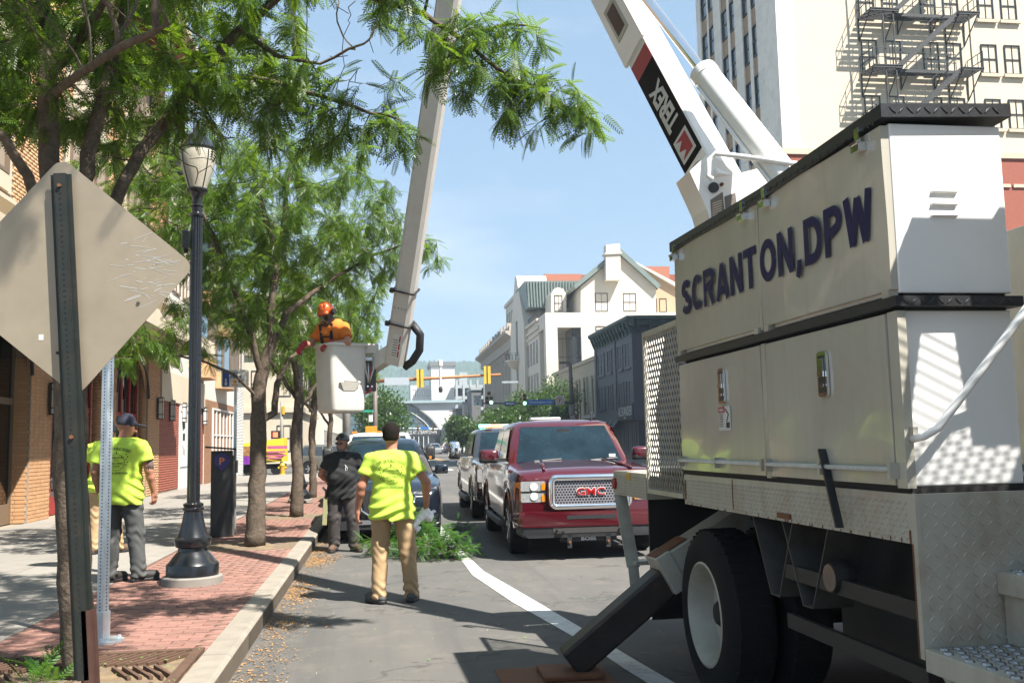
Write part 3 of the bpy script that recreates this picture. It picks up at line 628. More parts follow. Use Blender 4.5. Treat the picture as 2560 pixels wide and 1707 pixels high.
tb = text_mb('SPA', .3, .01); fit(tb, .8, .18); tb.xf(frame((XR-.235, G0+3.3, 3.44), (0,-1,0), (0,0,1))).build('shop_sign_lettering', M['whitep'], sg)
for k in range(5):
    y = G0+5.6+k*2.0; MB().ext([(XR-.05,3.5),(XR-1.0,2.35),(XR-1.0,2.25),(XR-.05,3.3)], 'y', y, y+1.6).build('awning', M['blackp'], G)
for k in range(5):
    y = G0+1+k*2.8; winx(G, XR+.28, y, y+1.5, .5, 2.9, M['dframe'], M['dglass'], 2, False, s=-1)
rs = thing('red_shop', 'low red shop front just left of the dark grey building', 'building', (24, 99, .13), world=True)
MB().bx(XR-.15, 30, G1+.1, G1+4.5, .1, 3.9).build('wall', mat('red_stucco', (.30,.05,.05), .7, var=.1), rs); MB().bx(XR-.5, 30, G1+.1, G1+4.5, 3.9, 4.25).build('cornice', M['whitep'], rs)
winx(rs, XR-.17, G1+.8, G1+3.6, .6, 2.9, M['dframe'], M['dglass'], 2, False, s=-1)
Lb = thing('beige_low_building', 'low beige stone building with tall slit windows behind street trees', 'building', (26, 108, .13), world=True)
m_lb = mat('buff_stone', (.56,.48,.36), .8, var=.07, vs=1.2)
MB().bx(XR+.2, 40, G1+4.6, 121, .1, 9.9).build('wall', m_lb, Lb); MB().bx(XR+.05, 40, G1+.2, 121.1, 9.9, 10.3).build('parapet', m_lb, Lb); MB().bx(XR+.2, 40, G1+.05, G1+4.6, 4.3, 9.9).build('wall', m_lb, Lb)
for k in range(6):
    y = G1+1+k*4.0; winx(Lb, XR+.18, y, y+1.2, 4.6, 8.0, M['dframe'], M['dglass'], 1, False, s=-1)
    for q in (-.35, 1.25): MB().bx(XR+.02, XR+.2, y+q, y+q+.3, .3, 8.4).build('fin', m_lb, Lb)
# white postmodern block with gables, loggia and chimney
Wb = thing('white_gabled_building', 'white modern office block with gables, chimney, loggia and green metal roof', 'building', (28, 138, .13), world=True)
m_wb = mat('white_render', (.76,.70,.60), .75, var=.05, vs=.4, dirt=(.56,.47,.37), ds=.25, da=.3); m_gm = mat('green_metal_roof', (.22,.27,.25), .5, .2, var=.12, vs=.7); m_or = mat('ochre_render', (.62,.42,.26), .75, var=.06)
W0, W1 = 125.4, 157.5
MB().bx(XR+.02, 48, W0+5.2, W1, .1, 18.7).build('wall', m_wb, Wb)
lg = MB(); lg.bx(XR, XR+1.6, W0, W0+1.6, .1, 18.7); xo = atY(1455, 900, W0).x; lg.bx(XR+1.6, 48, W0, W0+5.2, 16.7, 18.7); lg.bx(xo, 48, W0, W0+5.2, .1, 16.68); lg.bx(XR, XR+1.6, W0+1.6, W0+5.2, 16.7, 18.7)
lg.build('loggia', m_wb, Wb); MB().bx(XR+1.6, xo, W0+.2, W0+5.1, .1, 9.5).build('loggia_base', m_wb, Wb)
MB().bx(xo-1.2, xo-.02, W0+.6, W0+4.9, 9.5, 16.68).build('glass_bay', M['dglass'], Wb)
winy(Wb, W0+5.2, XR+2.2, XR+4.3, 10.5, 15.8, M['dframe'], M['dglass'], 2)
for i in range(5):
    y = W0+7+i*2.6
    for z0, z1 in ((2.5,6.2),(8.3,11.2),(12.6,15.8)): winx(Wb, XR, y, y+1.0, z0, z1, M['dframe'], M['dglass'], 1, False, s=-1)
for z in (16.4, 17.2, 18.3): MB().bx(XR-.35+(18.3-z)*.1, XR+.02, W0+5.3, W1-11, z, z+.35).build('cornice', m_wb, Wb)
rl = MB()
for i in range(16): y = W0+5.5+i; rl.beam((XR+.2,y,18.7), (XR+.2,y,19.7), .06)
rl.beam((XR+.2,W0+5.5,19.7), (XR+.2,W0+20.5,19.7), .07); rl.beam((XR+.2,W0+5.5,19.2), (XR+.2,W0+20.5,19.2), .05); rl.build('balcony_railing', m_iron, Wb)
def poly_y(pix, Y, d, name, m, parent=Wb):
    p = [atY(x, y, Y) for x, y in pix]; return MB().ext([(q.x, q.z) for q in p][::-1], 'y', Y, Y+d).build(name, m, parent)
YG = 130
poly_y([(1452,782),(1452,716),(1548,634),(1640,716),(1640,782)], YG, 22, 'gable_block', m_wb)
poly_y([(1440,722),(1434,714),(1548,618),(1652,712),(1646,722),(1548,633)], YG-.7, 24, 'roof', m_gm)
poly_y([(1515,700),(1515,612),(1550,608),(1553,700)], YG-1.5, 1.4, 'chimney', m_wb); poly_y([(1512,636),(1512,632),(1555,630),(1555,634)], YG-1.7, 1.7, 'chimney_band', m_wb)
poly_y([(1556,640),(1556,782),(1700,782),(1700,716)], YG+4, 12, 'ochre_gable', m_or); poly_y([(1550,634),(1556,640),(1705,725),(1712,718)], YG+3.4, 13, 'gable_trim', m_wb)
for a, b, n in ((1488,1519,2),(1558,1590,2)):
    xa = atY(a, 750, YG).x; xb = atY(b, 750, YG).x; winy(Wb, YG-.02, xa, xb, atY(1500,778,YG).z, atY(1500,733,YG).z, M['dframe'], M['bglass'] if a > 1500 else M['dglass'], n)
for a, b in ((1625,1642),(1648,1666)): xa = atY(a, 750, YG+4).x; xb = atY(b, 750, YG+4).x; winy(Wb, YG+3.98, xa, xb, atY(1600,780,YG+4).z, atY(1600,746,YG+4).z, M['dframe'], M['bglass'], 1, False)
winy(Wb, W0-.02, atY(1489,820,W0).x, atY(1512,820,W0).x, atY(1500,835,W0).z, atY(1500,815,W0).z, M['dframe'], M['dglass'], 2)
# dormer and slate slope behind it, steep tower gable on the street
yt0, yt1 = Yx(1320), Yx(1285)
z_ap = atX(1300, 688, XR).z; zc = 18.2
MB().ext([(yt0,.1),(yt1,.1),(yt1,zc+1),((yt0+yt1)/2+.8,z_ap),((yt0+yt1)/2-.8,z_ap),(yt0,zc+1)], 'x', XR-.5, XR+4.2).build('tower_gable', m_wb, Wb)
for z0, z1 in ((3,7),(9,13.5),(15,20.5)): winx(Wb, XR-.52, (yt0+yt1)/2-.7, (yt0+yt1)/2+.7, z0, z1, M['dframe'], M['dglass'], 2, True, s=-1)
bl = MB(); c = (XR-.5, (yt0+yt1)/2, 14.0); bl.lathe([(.3,-1.2),(1.4,-.6),(1.75,0),(1.95,.1),(1.95,.35)], 20, c); bl.build('balcony', m_wb, Wb, smooth=True, auto=40)
b2 = MB(); b2.lathe([(1.85,.35),(1.85,1.4)], 20, c, cap=False); o = b2.build('balcony_railing', m_iron, Wb); w_ = o.modifiers.new('wire', 'WIREFRAME'); w_.thickness = .07
poly_y([(1322,768),(1312,702),(1452,702),(1452,768)], 139, 10, 'slate_roof', m_gm); ribs = []
for i in range(18): p = atY(1318+i*7.4, 703, 138.9); q = atY(1322+i*7.2, 766, 138.9); MB().beam(p, q, .1, .16, (0,1,0)).build('roof_seam', m_gm, Wb)
poly_y([(1378,780),(1378,735),(1385,722),(1395,718),(1408,722),(1416,735),(1416,780)], 134, 5, 'dormer', m_wb); winy(Wb, 133.98, atY(1386,760,134).x, atY(1406,760,134).x, atY(1390,778,134).z, atY(1390,738,134).z, M['dframe'], M['dglass'], 2)
for i, (pts, Y, lab) in enumerate((([(1361,702),(1361,685),(1453,685),(1453,702)], 190, 'red brick rooftop block behind the green metal roof'), ([(1612,700),(1612,666),(1674,666),(1674,706)], 175, 'red brick rooftop block right of the chimney gable'))):
    q = poly_y(pts, Y, 14, 'brick_tower', mat('far_red_brick', (.50,.17,.09), .8, var=.08), thing('brick_block', lab, 'building', (atY(pts[0][0], 700, Y).x, Y+7, 0), world=True)); 
    p0 = atY(pts[0][0]+4, 700, Y+7); p1 = atY(pts[2][0]-4, 700, Y+7)
    MB().bx(p0.x, p1.x, Y+.5, Y+13, .1, p0.z-.02).build('wall', M['redb'], q.parent)
# stone building with colonnade
K = thing('columned_building', 'grey stone building with giant columns and balustraded cornice', 'building', (26, 182, .13), world=True)
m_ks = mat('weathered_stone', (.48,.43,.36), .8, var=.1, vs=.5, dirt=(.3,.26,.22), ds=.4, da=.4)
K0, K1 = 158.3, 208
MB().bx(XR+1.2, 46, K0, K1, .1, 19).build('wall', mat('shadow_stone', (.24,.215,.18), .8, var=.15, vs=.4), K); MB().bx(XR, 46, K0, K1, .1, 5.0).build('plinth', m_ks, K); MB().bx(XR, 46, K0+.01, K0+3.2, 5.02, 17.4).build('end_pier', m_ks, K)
MB().bx(XR-.1, 46, K0-.1, K1, 17.4, 19.0).build('entablature', m_ks, K); MB().ext([(XR-.1,19.0),(XR-1.2,19.7),(XR-1.2,20.1),(XR+2,20.1),(XR+2,19.0)][::-1], 'y', K0-1, K1+1).build('cornice', m_ks, K)
cme = MB().lathe([(.95,0),(.95,.5),(.72,.8),(.66,6),(.56,11.2),(.85,11.9),(.9,12.38)], 12).mesh('column')
copies(cme, 'column', [(XR+.85, K0+5+i*4.1, 5.0) for i in range(11)], m_ks, K)
for i in range(12): MB().bx(XR-.7, XR+.1, K0+1+i*4.1, K0+2+i*4.1, 20.1, 21.6).build('balustrade_pier', m_ks, K)
MB().bx(XR-.4, XR-.1, K0, K1, 20.1, 21.1).build('balustrade', m_ks, K)
for i in range(10):
    for z0, z1 in ((5.6,9.6),(11.2,16)): winx(K, XR+1.18, K0+6.3+i*4.1, K0+7.9+i*4.1, z0, z1, M['dframe'], M['dglass'], 2, True, s=-1)
pent = MB(); pent.bx(XR+2, XR+14, K0+9, K0+22, 20.1, 27); pent.build('penthouse', M['white'], K); MB().bx(XR+1.7, XR+14, K0+8.7, K0+22.3, 27, 27.6).build('penthouse_cornice', M['white'], K)
for i in range(4): winx(K, XR+1.98, K0+10+i*3, K0+11.2+i*3, 22, 25.5, M['dframe'], M['dglass'], 1, True, s=-1)
# mall with arched glass front closing the street, garage and tower behind
Ml = thing('mall_building', 'white mall with arched glass front closing the end of the street', 'building', (4, 262, .1), world=True)
YM = 250; m_mw = mat('mall_white', (.78,.77,.74), .6, var=.04, vs=.3); m_mg = mat('mall_glass', (.10,.17,.21), .12, var=.25, vs=.3, spec=.9)
def Pm(px, py, Y=YM): return atY(px, py, Y)
xa = Pm(1140, 1012).x
arc = [Pm(x, y) for x, y in ((1005,1006),(1024,1010),(1040,1018),(1056,1029),(1068,1038),(1079,1048),(1088,1059),(1094,1069),(1099,1078))]
top = Pm(1023, 1008).z; wl = MB(); x_c = arc[0].x-6
right = [(p.x, p.z) for p in arc]; mir = [(2*x_c-p.x, p.z) for p in arc[::-1]]; z_s = right[-1][1]
wl.ext(mir+right+[(right[-1][0], z_s), (xa, z_s), (xa, top), (2*x_c-xa, top), (2*x_c-xa, z_s)] if False else [(right[0][0],top)]+[(xa,top),(xa,z_s)]+right[::-1][0:], 'y', YM, YM+1.5)
wl.bx(right[-1][0]+2.2, xa, YM, YM+1.5, .1, z_s-.02); wl.bx(x_c-40, xa-.01, YM+6, YM+30, .1, top-.5); wl.build('wall', m_mw, Ml)
w2 = MB(); w2.ext([(2*x_c-x, z) for x, z in ([(right[0][0],top)]+[(xa,top),(xa,z_s)]+right[::-1])][::-1], 'y', YM, YM+1.5); w2.build('wall', m_mw, Ml)
gp_ = MB().ext((mir+right)[::-1], 'y', YM+.5, YM+.8).build('arched_window', m_mg, Ml)
MB().tube([(p[0], YM+.2, p[1]) for p in mir+right], .35, 6).build('arch_trim', mat('grey_trim', (.20,.20,.19), .5), Ml)
MB().tube([(x_c+(p[0]-x_c)*.86, YM+.3, z_s+(p[1]-z_s)*.8) for p in mir+right], .14, 5).build('arch_bar', mat('pale_trim', (.6,.6,.58), .5), Ml)
mu = MB()
for i in range(1, 16):
    x = mir[0][0]+(right[-1][0]-mir[0][0])*i/16
    hz = [z_s+(np.interp(x, [q[0] for q in mir+right], [q[1] for q in mir+right])-z_s)][0]
    mu.bx(x-.07, x+.07, YM+.35, YM+.5, z_s, hz)
for z in (7.2, 9.4): mu.bx(mir[1][0], right[-2][0]-2, YM+.36, YM+.48, z, z+.12)
mu.build('mullion', mat('grey_trim', (.2,.2,.19), .5), Ml)
MB().bx(x_c-30, xa+2, YM-1, YM+12, top, top+.7).build('roof_band', mat('teal_roof', (.36,.46,.48), .5, var=.05), Ml)
sgn = MB().bx(Pm(940,1080).x, Pm(1101,1080).x, YM-2.6, YM-2.0, Pm(1000,1092).z, Pm(1000,1076).z).build('entrance_canopy', M['blackp'], Ml)
tb = text_mb('THE MARKETPLACE AT STEAMTOWN', .9, .02, .01); fit(tb, Pm(1090,1080).x-Pm(962,1080).x, .95); tb.xf(frame((Pm(962,1080).x, YM-2.62, Pm(1000,1086).z), (1,0,0), (0,0,1))).build('canopy_lettering', M['whitep'], sgn)
for px in (1086, 1094): x = Pm(px, 1100).x; MB().bx(x-.7, x+.5, YM-2.5, YM-1.5, .1, Pm(1000,1092).z).build('canopy_post', M['blackp'], Ml)
MB().bx(Pm(960,1100).x, Pm(1082,1100).x, YM+.6, YM+1, .1, z_s).build('entrance_glass', M['dglass'], Ml)
for i in range(9): x = Pm(975+i*12, 1100).x; MB().bx(x-.1, x+.1, YM+.3, YM+.55, .1, z_s).build('entrance_mullion', M['whitep'], Ml)
mur = MB().bx(Pm(1118,1105).x, Pm(1139,1105).x, YM-.08, YM-.02, .6, Pm(1000,1085).z); mur.build('mural', mat('mural', (.20,.55,.45), .6, var=.9, vs=.6), Ml)
tw = thing('stair_tower', 'plain white tower with dark cap rising behind the mall', 'building', (15, 290, .1), world=True)
a = Pm(1078, 915, 285); b = Pm(1136, 915, 285); MB().bx(a.x, b.x, 285, 300, .1, a.z).build('wall', m_mw, tw); MB().bx(a.x-.5, b.x+.5, 284.5, 300.5, a.z, a.z+1.2).build('cap', mat('grey_trim', (.2,.2,.19)), tw)
MB().bx(a.x-6, a.x-.01, 290, 304, .1, Pm(1070,960,285).z).build('lower_wing', m_mw, tw)
for i in range(4): winy(tw, 290-.02, a.x-5.3+i*1.35, a.x-4.5+i*1.35, Pm(1082,990,290).z, Pm(1082,973,290).z, M['dframe'], M['dglass'], 1, False)
gg = thing('parking_garage', 'open steel parking garage decks behind the traffic signals', 'building', (24, 280, .1), world=True)
a = Pm(1138, 960, 275); b = Pm(1215, 960, 275); m_gg = mat('garage_steel', (.42,.45,.46), .5, var=.1, vs=.5)
MB().bx(a.x+.5, b.x, 279, 296, .1, Pm(1150,962,275).z).build('deck_void', m_dark, gg)
for i in range(5): z = Pm(1150,962,275).z-i*3.2; MB().bx(a.x, b.x+.3, 275, 279, z-.9, z).build('deck', m_gg, gg)
for i in range(5): x = a.x+.4+(b.x-a.x-.8)*i/4; MB().bx(x-.3, x+.3, 274.8, 275.4, .1, Pm(1150,950,275).z).build('column', m_gg, gg)
MB().bx(Pm(1148,930,277).x, Pm(1168,930,277).x, 277, 283, Pm(1150,962,275).z, Pm(1150,930,277).z).build('lift_house', m_gg, gg)
for px0, px1, py, Y, m, lab in ((1141,1160,1021,236,mat('dark_panel', (.15,.15,.16), .6, var=.05), 'dark grey wall panel building beside the mall entrance'), (1160,1181,1010,232,M['white'], 'white building end wall with flags beside the mall'), (1181,1204,975,222,mat('dark_panel2', (.17,.165,.16), .6, var=.06), 'dark grey stone block before the columned building')):
    t = thing('end_building', lab, 'building', (Pm(px0,1100,Y).x+1, Y+5, .1), world=True)
    MB().bx(Pm(px0,1100,Y).x, Pm(px1,1100,Y).x, Y, Y+12, .1, Pm(px0,py,Y).z).build('wall', m, t); MB().bx(Pm(px0,1100,Y).x-.2, Pm(px1,1100,Y).x+.2, Y-.3, Y+12, Pm(px0,py,Y).z, Pm(px0,py,Y).z+.6).build('cornice', m_gg, t)
for k, (px, c) in enumerate(((1164,(.5,.05,.05)),(1170,(.06,.08,.3)),(1176,(.08,.4,.2)))):
    t = thing('flag', ('red striped', 'dark blue', 'green')[k]+' flag hanging beside the mall entrance', 'flag', (Pm(px,1040,231).x, 231, 8), group='flags beside the mall', world=True)
    p = Pm(px, 1040, 231); MB().beam((p.x,232,p.z-1), (p.x+.1,229.6,p.z+1.2), .1).build('pole', M['steel'], t)
    MB().add([(p.x,229.8,p.z+1.1),(p.x+.7,230,p.z-1.5),(p.x+.3,230.3,p.z-3),(p.x-.3,230.6,p.z-1)], [(0,1,2,3)]).build('cloth', mat('flag_%d' % k, c, .8), t)
# wooded ridge and the hazy air
def ridge():
    b = MB(); n = 90; m = 16; v = []
    for j in range(m+1):
        t = j/m
        for i in range(n+1):
            x = -1300+2600*i/n; y = 560+720*t
            h = 92*(1/(1+math.exp(-(t-.62)*9)))*(1+.06*math.sin(x*.004+.6)+.03*math.sin(x*.011+1)+.012*math.sin(x*.05)) + 10*t
            v.append(Vector((x, y, h-3+random.uniform(-1.2,1.2)*t*1.4)))
    b.v = v; b.f = [[j*(n+1)+i, j*(n+1)+i+1, (j+1)*(n+1)+i+1, (j+1)*(n+1)+i] for j in range(m) for i in range(n)]; return b
ridge().build('hills', mat('wooded_slope', (.03,.058,.032), .95, var=.55, vs=.045, bump=1., bs=.12), kind='structure', smooth=True)
n = 15000; P_ = np.zeros((n, 3)); tt = RNG.uniform(.25, 1.0, n)
xs = RNG.uniform(-260, 420, n); P_[:, 0] = xs; P_[:, 1] = 560+720*tt
P_[:, 2] = 92*(1/(1+np.exp(-(tt-.62)*9)))*(1+.06*np.sin(xs*.004+.6)+.03*np.sin(xs*.011+1)+.012*np.sin(xs*.05))+10*tt-3
sz = RNG.uniform(3, 6.5, n)
oc = np.array([(1,0,0),(0,1,0),(-1,0,0),(0,-1,0),(0,0,1.3)]); fc = np.array([(0,1,4),(1,2,4),(2,3,4),(3,0,4)])
V = (P_[:, None]+oc[None]*sz[:, None, None]*RNG.uniform(.7, 1.3, (n, 5, 1))).reshape(-1, 3); F = (fc[None]+(np.arange(n)*5)[:, None, None]).reshape(-1, 3)
wd = put('far_wood', fast_mesh('far_wood', V, F), mat('wood_canopy', (.038,.075,.038), .95, var=.6, vs=.03), kind='stuff'); tag(wd, 'hazy green wood covering the ridge beyond the city', 'wood')
for k in range(2):
    x = (62, 97)[k]; t_ = .30+.02*k; y = 470+20*k
    h = thing('hillside_house', 'tiny white house below the wooded ridge, '+('left' if k == 0 else 'right')+' of two', 'house', (x, y, 0), group='houses below the ridge', world=True)
    MB().bx(x-4, x+4, y-4, y+4, 0, 13+k*1.5).build('wall', M['whitep'], h); MB().ext([(x-4.5,13+k*1.5),(x+4.5,13+k*1.5),(x,16+k*1.5)], 'y', y-4.5, y+4.5).build('roof', m_dark, h)
hz = MB().bx(-1600, 1600, -70, 1600, -1.7, 130).build('haze', None, kind='stuff'); hm = bpy.data.materials.new('haze'); hm.use_nodes = True; n_ = hm.node_tree.nodes; n_.clear()
ho = n_.new('ShaderNodeOutputMaterial'); pvn = n_.new('ShaderNodeVolumePrincipled'); pvn.inputs['Color'].default_value = (.70,.86,1,1); pvn.inputs['Density'].default_value = .00048; pvn.inputs['Anisotropy'].default_value = .2
hm.node_tree.links.new(pvn.outputs[0], ho.inputs['Volume']); hz.data.materials.append(hm); tag(hz, 'pale bluish haze in the air down the street', 'haze')
# ================================================================== BUCKET TRUCK
TR = thing('bucket_truck', 'white bucket truck lettered SCRANTON, DPW with boom raised over the street', 'truck', (3.1, 5.6, 0), world=True)
Mt = Matrix.Translation((1.97, 3.41, 0)) @ Matrix.Rotation(R(1.32), 4, 'Z')
def tl(x, y, z): return Mt @ Vector((x, y, z))
def TB(b, name, m, parent=TR, **k): return b.xf(Mt).build(name, m, parent, **k)
m_tw = mat('truck_white_shaded', (.60,.565,.475), .2, var=.03, vs=2, coat=.3, spec=.4, bump=.07, bs=1.8, dirt=(.44,.38,.29), ds=1.7, da=.34, streak=.13)  # shade of the street-side doors put into the white; dirt and streaks are grime
m_tb = mat('truck_white_sunlit', (1.08,1.06,1.02), .22, var=.03, vs=2, coat=.3, spec=.4, dirt=(.85,.82,.75), ds=2.5, da=.25)  # same white paint with sunlight put into the colour, for fronts and boom
m_twr = mat('truck_white_worn', (.56,.53,.44), .42, var=.06, vs=5, dirt=(.30,.14,.06), ds=4.2, da=.42, bump=.05, bs=40, streak=.3)
m_dp = mat('dark_plate', (.045,.046,.05), .38, .35, var=.25, vs=20)
m_under = mat('chassis_black', (.016,.015,.014), .7, var=.4, vs=9)
m_navy = mat('navy_vinyl', (.022,.020,.085), .5, var=.06, spec=.2)
m_fib = mat('fibreglass', (.80,.76,.68), .42, var=.05, vs=5, dirt=(.56,.49,.38), ds=3, da=.35)
L2 = 2.54; DEP = .50
# carcasses
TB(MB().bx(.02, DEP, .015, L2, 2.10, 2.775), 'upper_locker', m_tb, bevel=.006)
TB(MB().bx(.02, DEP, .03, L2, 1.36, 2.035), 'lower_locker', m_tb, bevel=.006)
TB(MB().bx(.04, DEP-.02, .03, L2-.01, 2.035, 2.10), 'locker_gap', m_under)
TB(MB().bx(.04, 2.38, .03, L2+.8, 1.30, 1.36), 'deck', m_under)
# upper doors, slightly dished sheet
def panel(y0, y1, z0, z1, bow, name, m):
    b = MB(); ny, nz = 14, 8; x = -.012
    for k in range(nz+1):
        for j in range(ny+1):
            u, v = j/ny, k/nz
            b.v.append(Vector((x+bow*math.sin(PI*u)*math.sin(PI*v)+.003*math.sin(9*u+5*v), y0+(y1-y0)*u, z0+(z1-z0)*v)))
    b.f = [[k*(ny+1)+j+1, k*(ny+1)+j, (k+1)*(ny+1)+j, (k+1)*(ny+1)+j+1] for k in range(nz) for j in range(ny)]
    n0 = len(b.v); b.v += [Vector((.025, v.y, v.z)) for v in b.v[:n0]]
    rim = [j for j in range(ny+1)]+[(k)*(ny+1)+ny for k in range(1, nz+1)]+[nz*(ny+1)+j for j in range(ny-1, -1, -1)]+[k*(ny+1) for k in range(nz-1, 0, -1)]
    b.f += [[rim[i], rim[(i+1) % len(rim)], n0+rim[(i+1) % len(rim)], n0+rim[i]] for i in range(len(rim))]
    return TB(b, name, m, smooth=True, auto=40)
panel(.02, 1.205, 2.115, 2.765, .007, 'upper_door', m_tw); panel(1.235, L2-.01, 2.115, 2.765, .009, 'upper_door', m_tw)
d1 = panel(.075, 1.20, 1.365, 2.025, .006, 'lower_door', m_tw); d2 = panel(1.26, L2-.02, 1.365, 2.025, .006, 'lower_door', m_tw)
TB(MB().bx(-.014, .03, 1.207, 1.233, 2.10, 2.77), 'door_post', m_twr); TB(MB().bx(-.010, .03, 1.205, 1.255, 1.355, 2.03), 'door_post', m_twr); TB(MB().bx(-.006, .03, .0, .07, 1.355, 2.03), 'door_post', m_tw)
# black diamond-plate lid and middle trim, with real treads
lid = MB(); pts = [(-.02, 2.786, 2.840), (1.15, 2.752, 2.812), (L2+.02, 2.770, 2.832)]
for i in range(2): (ya, za, zc), (yb, zb, zd) = pts[i], pts[i+1]; lid.add([(-.03,ya,za),(-.03,yb,zb),(-.03,yb,zd),(-.03,ya,zc),(DEP+.03,ya,za+.02),(DEP+.03,yb,zb),(DEP+.03,yb,zd),(DEP+.03,ya,zc+.02)], [(0,3,2,1),(3,7,6,2),(4,5,6,7),(0,1,5,4),(0,4,7,3),(1,2,6,5)])
lo = TB(lid, 'lid', m_dp)
def treads(origin, ex, ey, w, h, pitch, size, name, m, parent=TR, thick=.003):
    """raised lozenges of checker plate, alternating direction"""
    ex = Vector(ex); ey = Vector(ey); n = ex.cross(ey).normalized(); V = []; F = []; o = Vector(origin)
    nx = int(w/pitch); ny = int(h/pitch)
    for j in range(ny):
        for i in range(nx):
            s = 1 if (i+j) % 2 else -1; d = (ex+ey*s).normalized(); q = (ex*-s+ey).normalized(); c = o+ex*((i+.5)*pitch)+ey*((j+.5)*pitch); k = len(V)
            V += [c-d*size, c-q*size*.28, c+d*size, c+q*size*.28, c-d*size*.6+n*thick, c+d*size*.6+n*thick]
            F += [(k,k+1,k+4),(k+1,k+5,k+4),(k+1,k+2,k+5),(k+2,k+3,k+5),(k+3,k+4,k+5),(k+3,k,k+4)]
    b = MB(); b.v = V; b.f = [list(f) for f in F]; return TB(b, name, m, parent, kind='stuff')
treads((-.0, -.0205, 2.796), (1,0,.03), (0,0,1), DEP, .04, .037, .021, 'lid_treads', m_dp, lo)
treads((DEP*.0-.03, L2, 2.85) if False else (-.031, L2, 2.76), (0,-1,0), (0,0,1), L2, .0375, .037, .015, 'lid_treads', m_dp, lo)
mt_ = TB(MB().bx(-.022, DEP+.02, -.022, L2+.01, 2.045, 2.085), 'middle_trim', m_dp)
treads((-.0, -.0225, 2.046), (1,0,0), (0,0,1), DEP, .04, .037, .018, 'trim_treads', m_dp, mt_)
for y in (.16, 1.08, 1.36, L2-.06): # over-centre latches on the lid
    b = MB(); b.bx(-.05, -.014, y-.03, y+.03, 2.70, 2.735); b.bx(-.038, -.03, y-.018, y+.018, 2.72, 2.80); b.tube([(-.05,y-.03,2.735),(-.05,y+.03,2.735)], .008, 6); TB(b, 'lid_latch', M['chrome'])
for y in (.05, 1.16, 1.28, L2-.06): TB(MB().bx(-.02, .02, y-.025, y+.025, 2.085, 2.115), 'hinge_tab', m_twr)
# paddle latches
def paddle(y, z, door):
    o = TB(MB().ext([(-p[0]+y, p[1]+z) for p in rrect(.085, .2, .018)][::-1], 'x', -.02, -.008), 'latch_plate', M['chrome'], door)
    TB(MB().ext([(-p[0]+y, p[1]+z) for p in rrect(.06, .165, .01)][::-1], 'x', -.0215, -.012), 'latch_recess', m_dp, o)
    b = MB(); b.bx(-.03, -.021, y-.026, y+.026, z-.012, z+.012); b.bx(-.026, -.0212, y-.022, y+.022, z+.01, z+.07); TB(b, 'latch_handle', M['chrome'], o); TB(MB().lathe([(.012,-.028),(.012,-.02)], 10, (0, y-.012, z-.05), 'x'), 'latch_key', M['chrome'], o)
paddle(.60, 1.83, d1); paddle(1.80, 1.85, d2)
# lower rod, brackets and rail
for y0, y1 in ((.06, 1.20), (1.25, L2-.02)):
    TB(MB().tube([(-.035,y0,1.425),(-.035,y1,1.425)], .011, 8), 'door_rod', M['steel'])
    for y in (y0, (y0+y1)/2, y1-.01): TB(MB().bx(-.045, .0, y-.008, y+.012, 1.39, 1.45), 'rod_bracket', m_twr)
TB(MB().bx(.02, .06, .02, L2, 1.335, 1.362), 'sill_gap', m_under)
# danger label
dk = TB(MB().bx(-.0165, -.012, 1.69, 1.86, 1.60, 1.735), 'danger_label', M['whitep'], d2); TB(MB().bx(-.0185, -.016, 1.765, 1.858, 1.70, 1.733), 'danger_heading', mat('warning_red', (.55,.03,.04), .5), dk)
t = text_mb('DANGER', .02, .001, .02); fit(t, .07, .017); t.xf(frame((-.0195, 1.845, 1.708), (0,-1,0), (0,0,1))); TB(t, 'danger_lettering', M['whitep'], dk)
for i in range(6): TB(MB().bx(-.0182, -.016, 1.785+random.uniform(0,.012), 1.85, 1.688-.013*i, 1.6925-.013*i), 'small_print', M['blackp'], dk)
bd = MB(); bd.beam((-.018,1.755,1.72), (-.018,1.71,1.69), .002, .006); bd.beam((-.018,1.71,1.69), (-.018,1.74,1.65), .002, .006); bd.bx(-.019,-.0165,1.70,1.745,1.615,1.645); TB(bd, 'danger_picture', M['blackp'], dk)
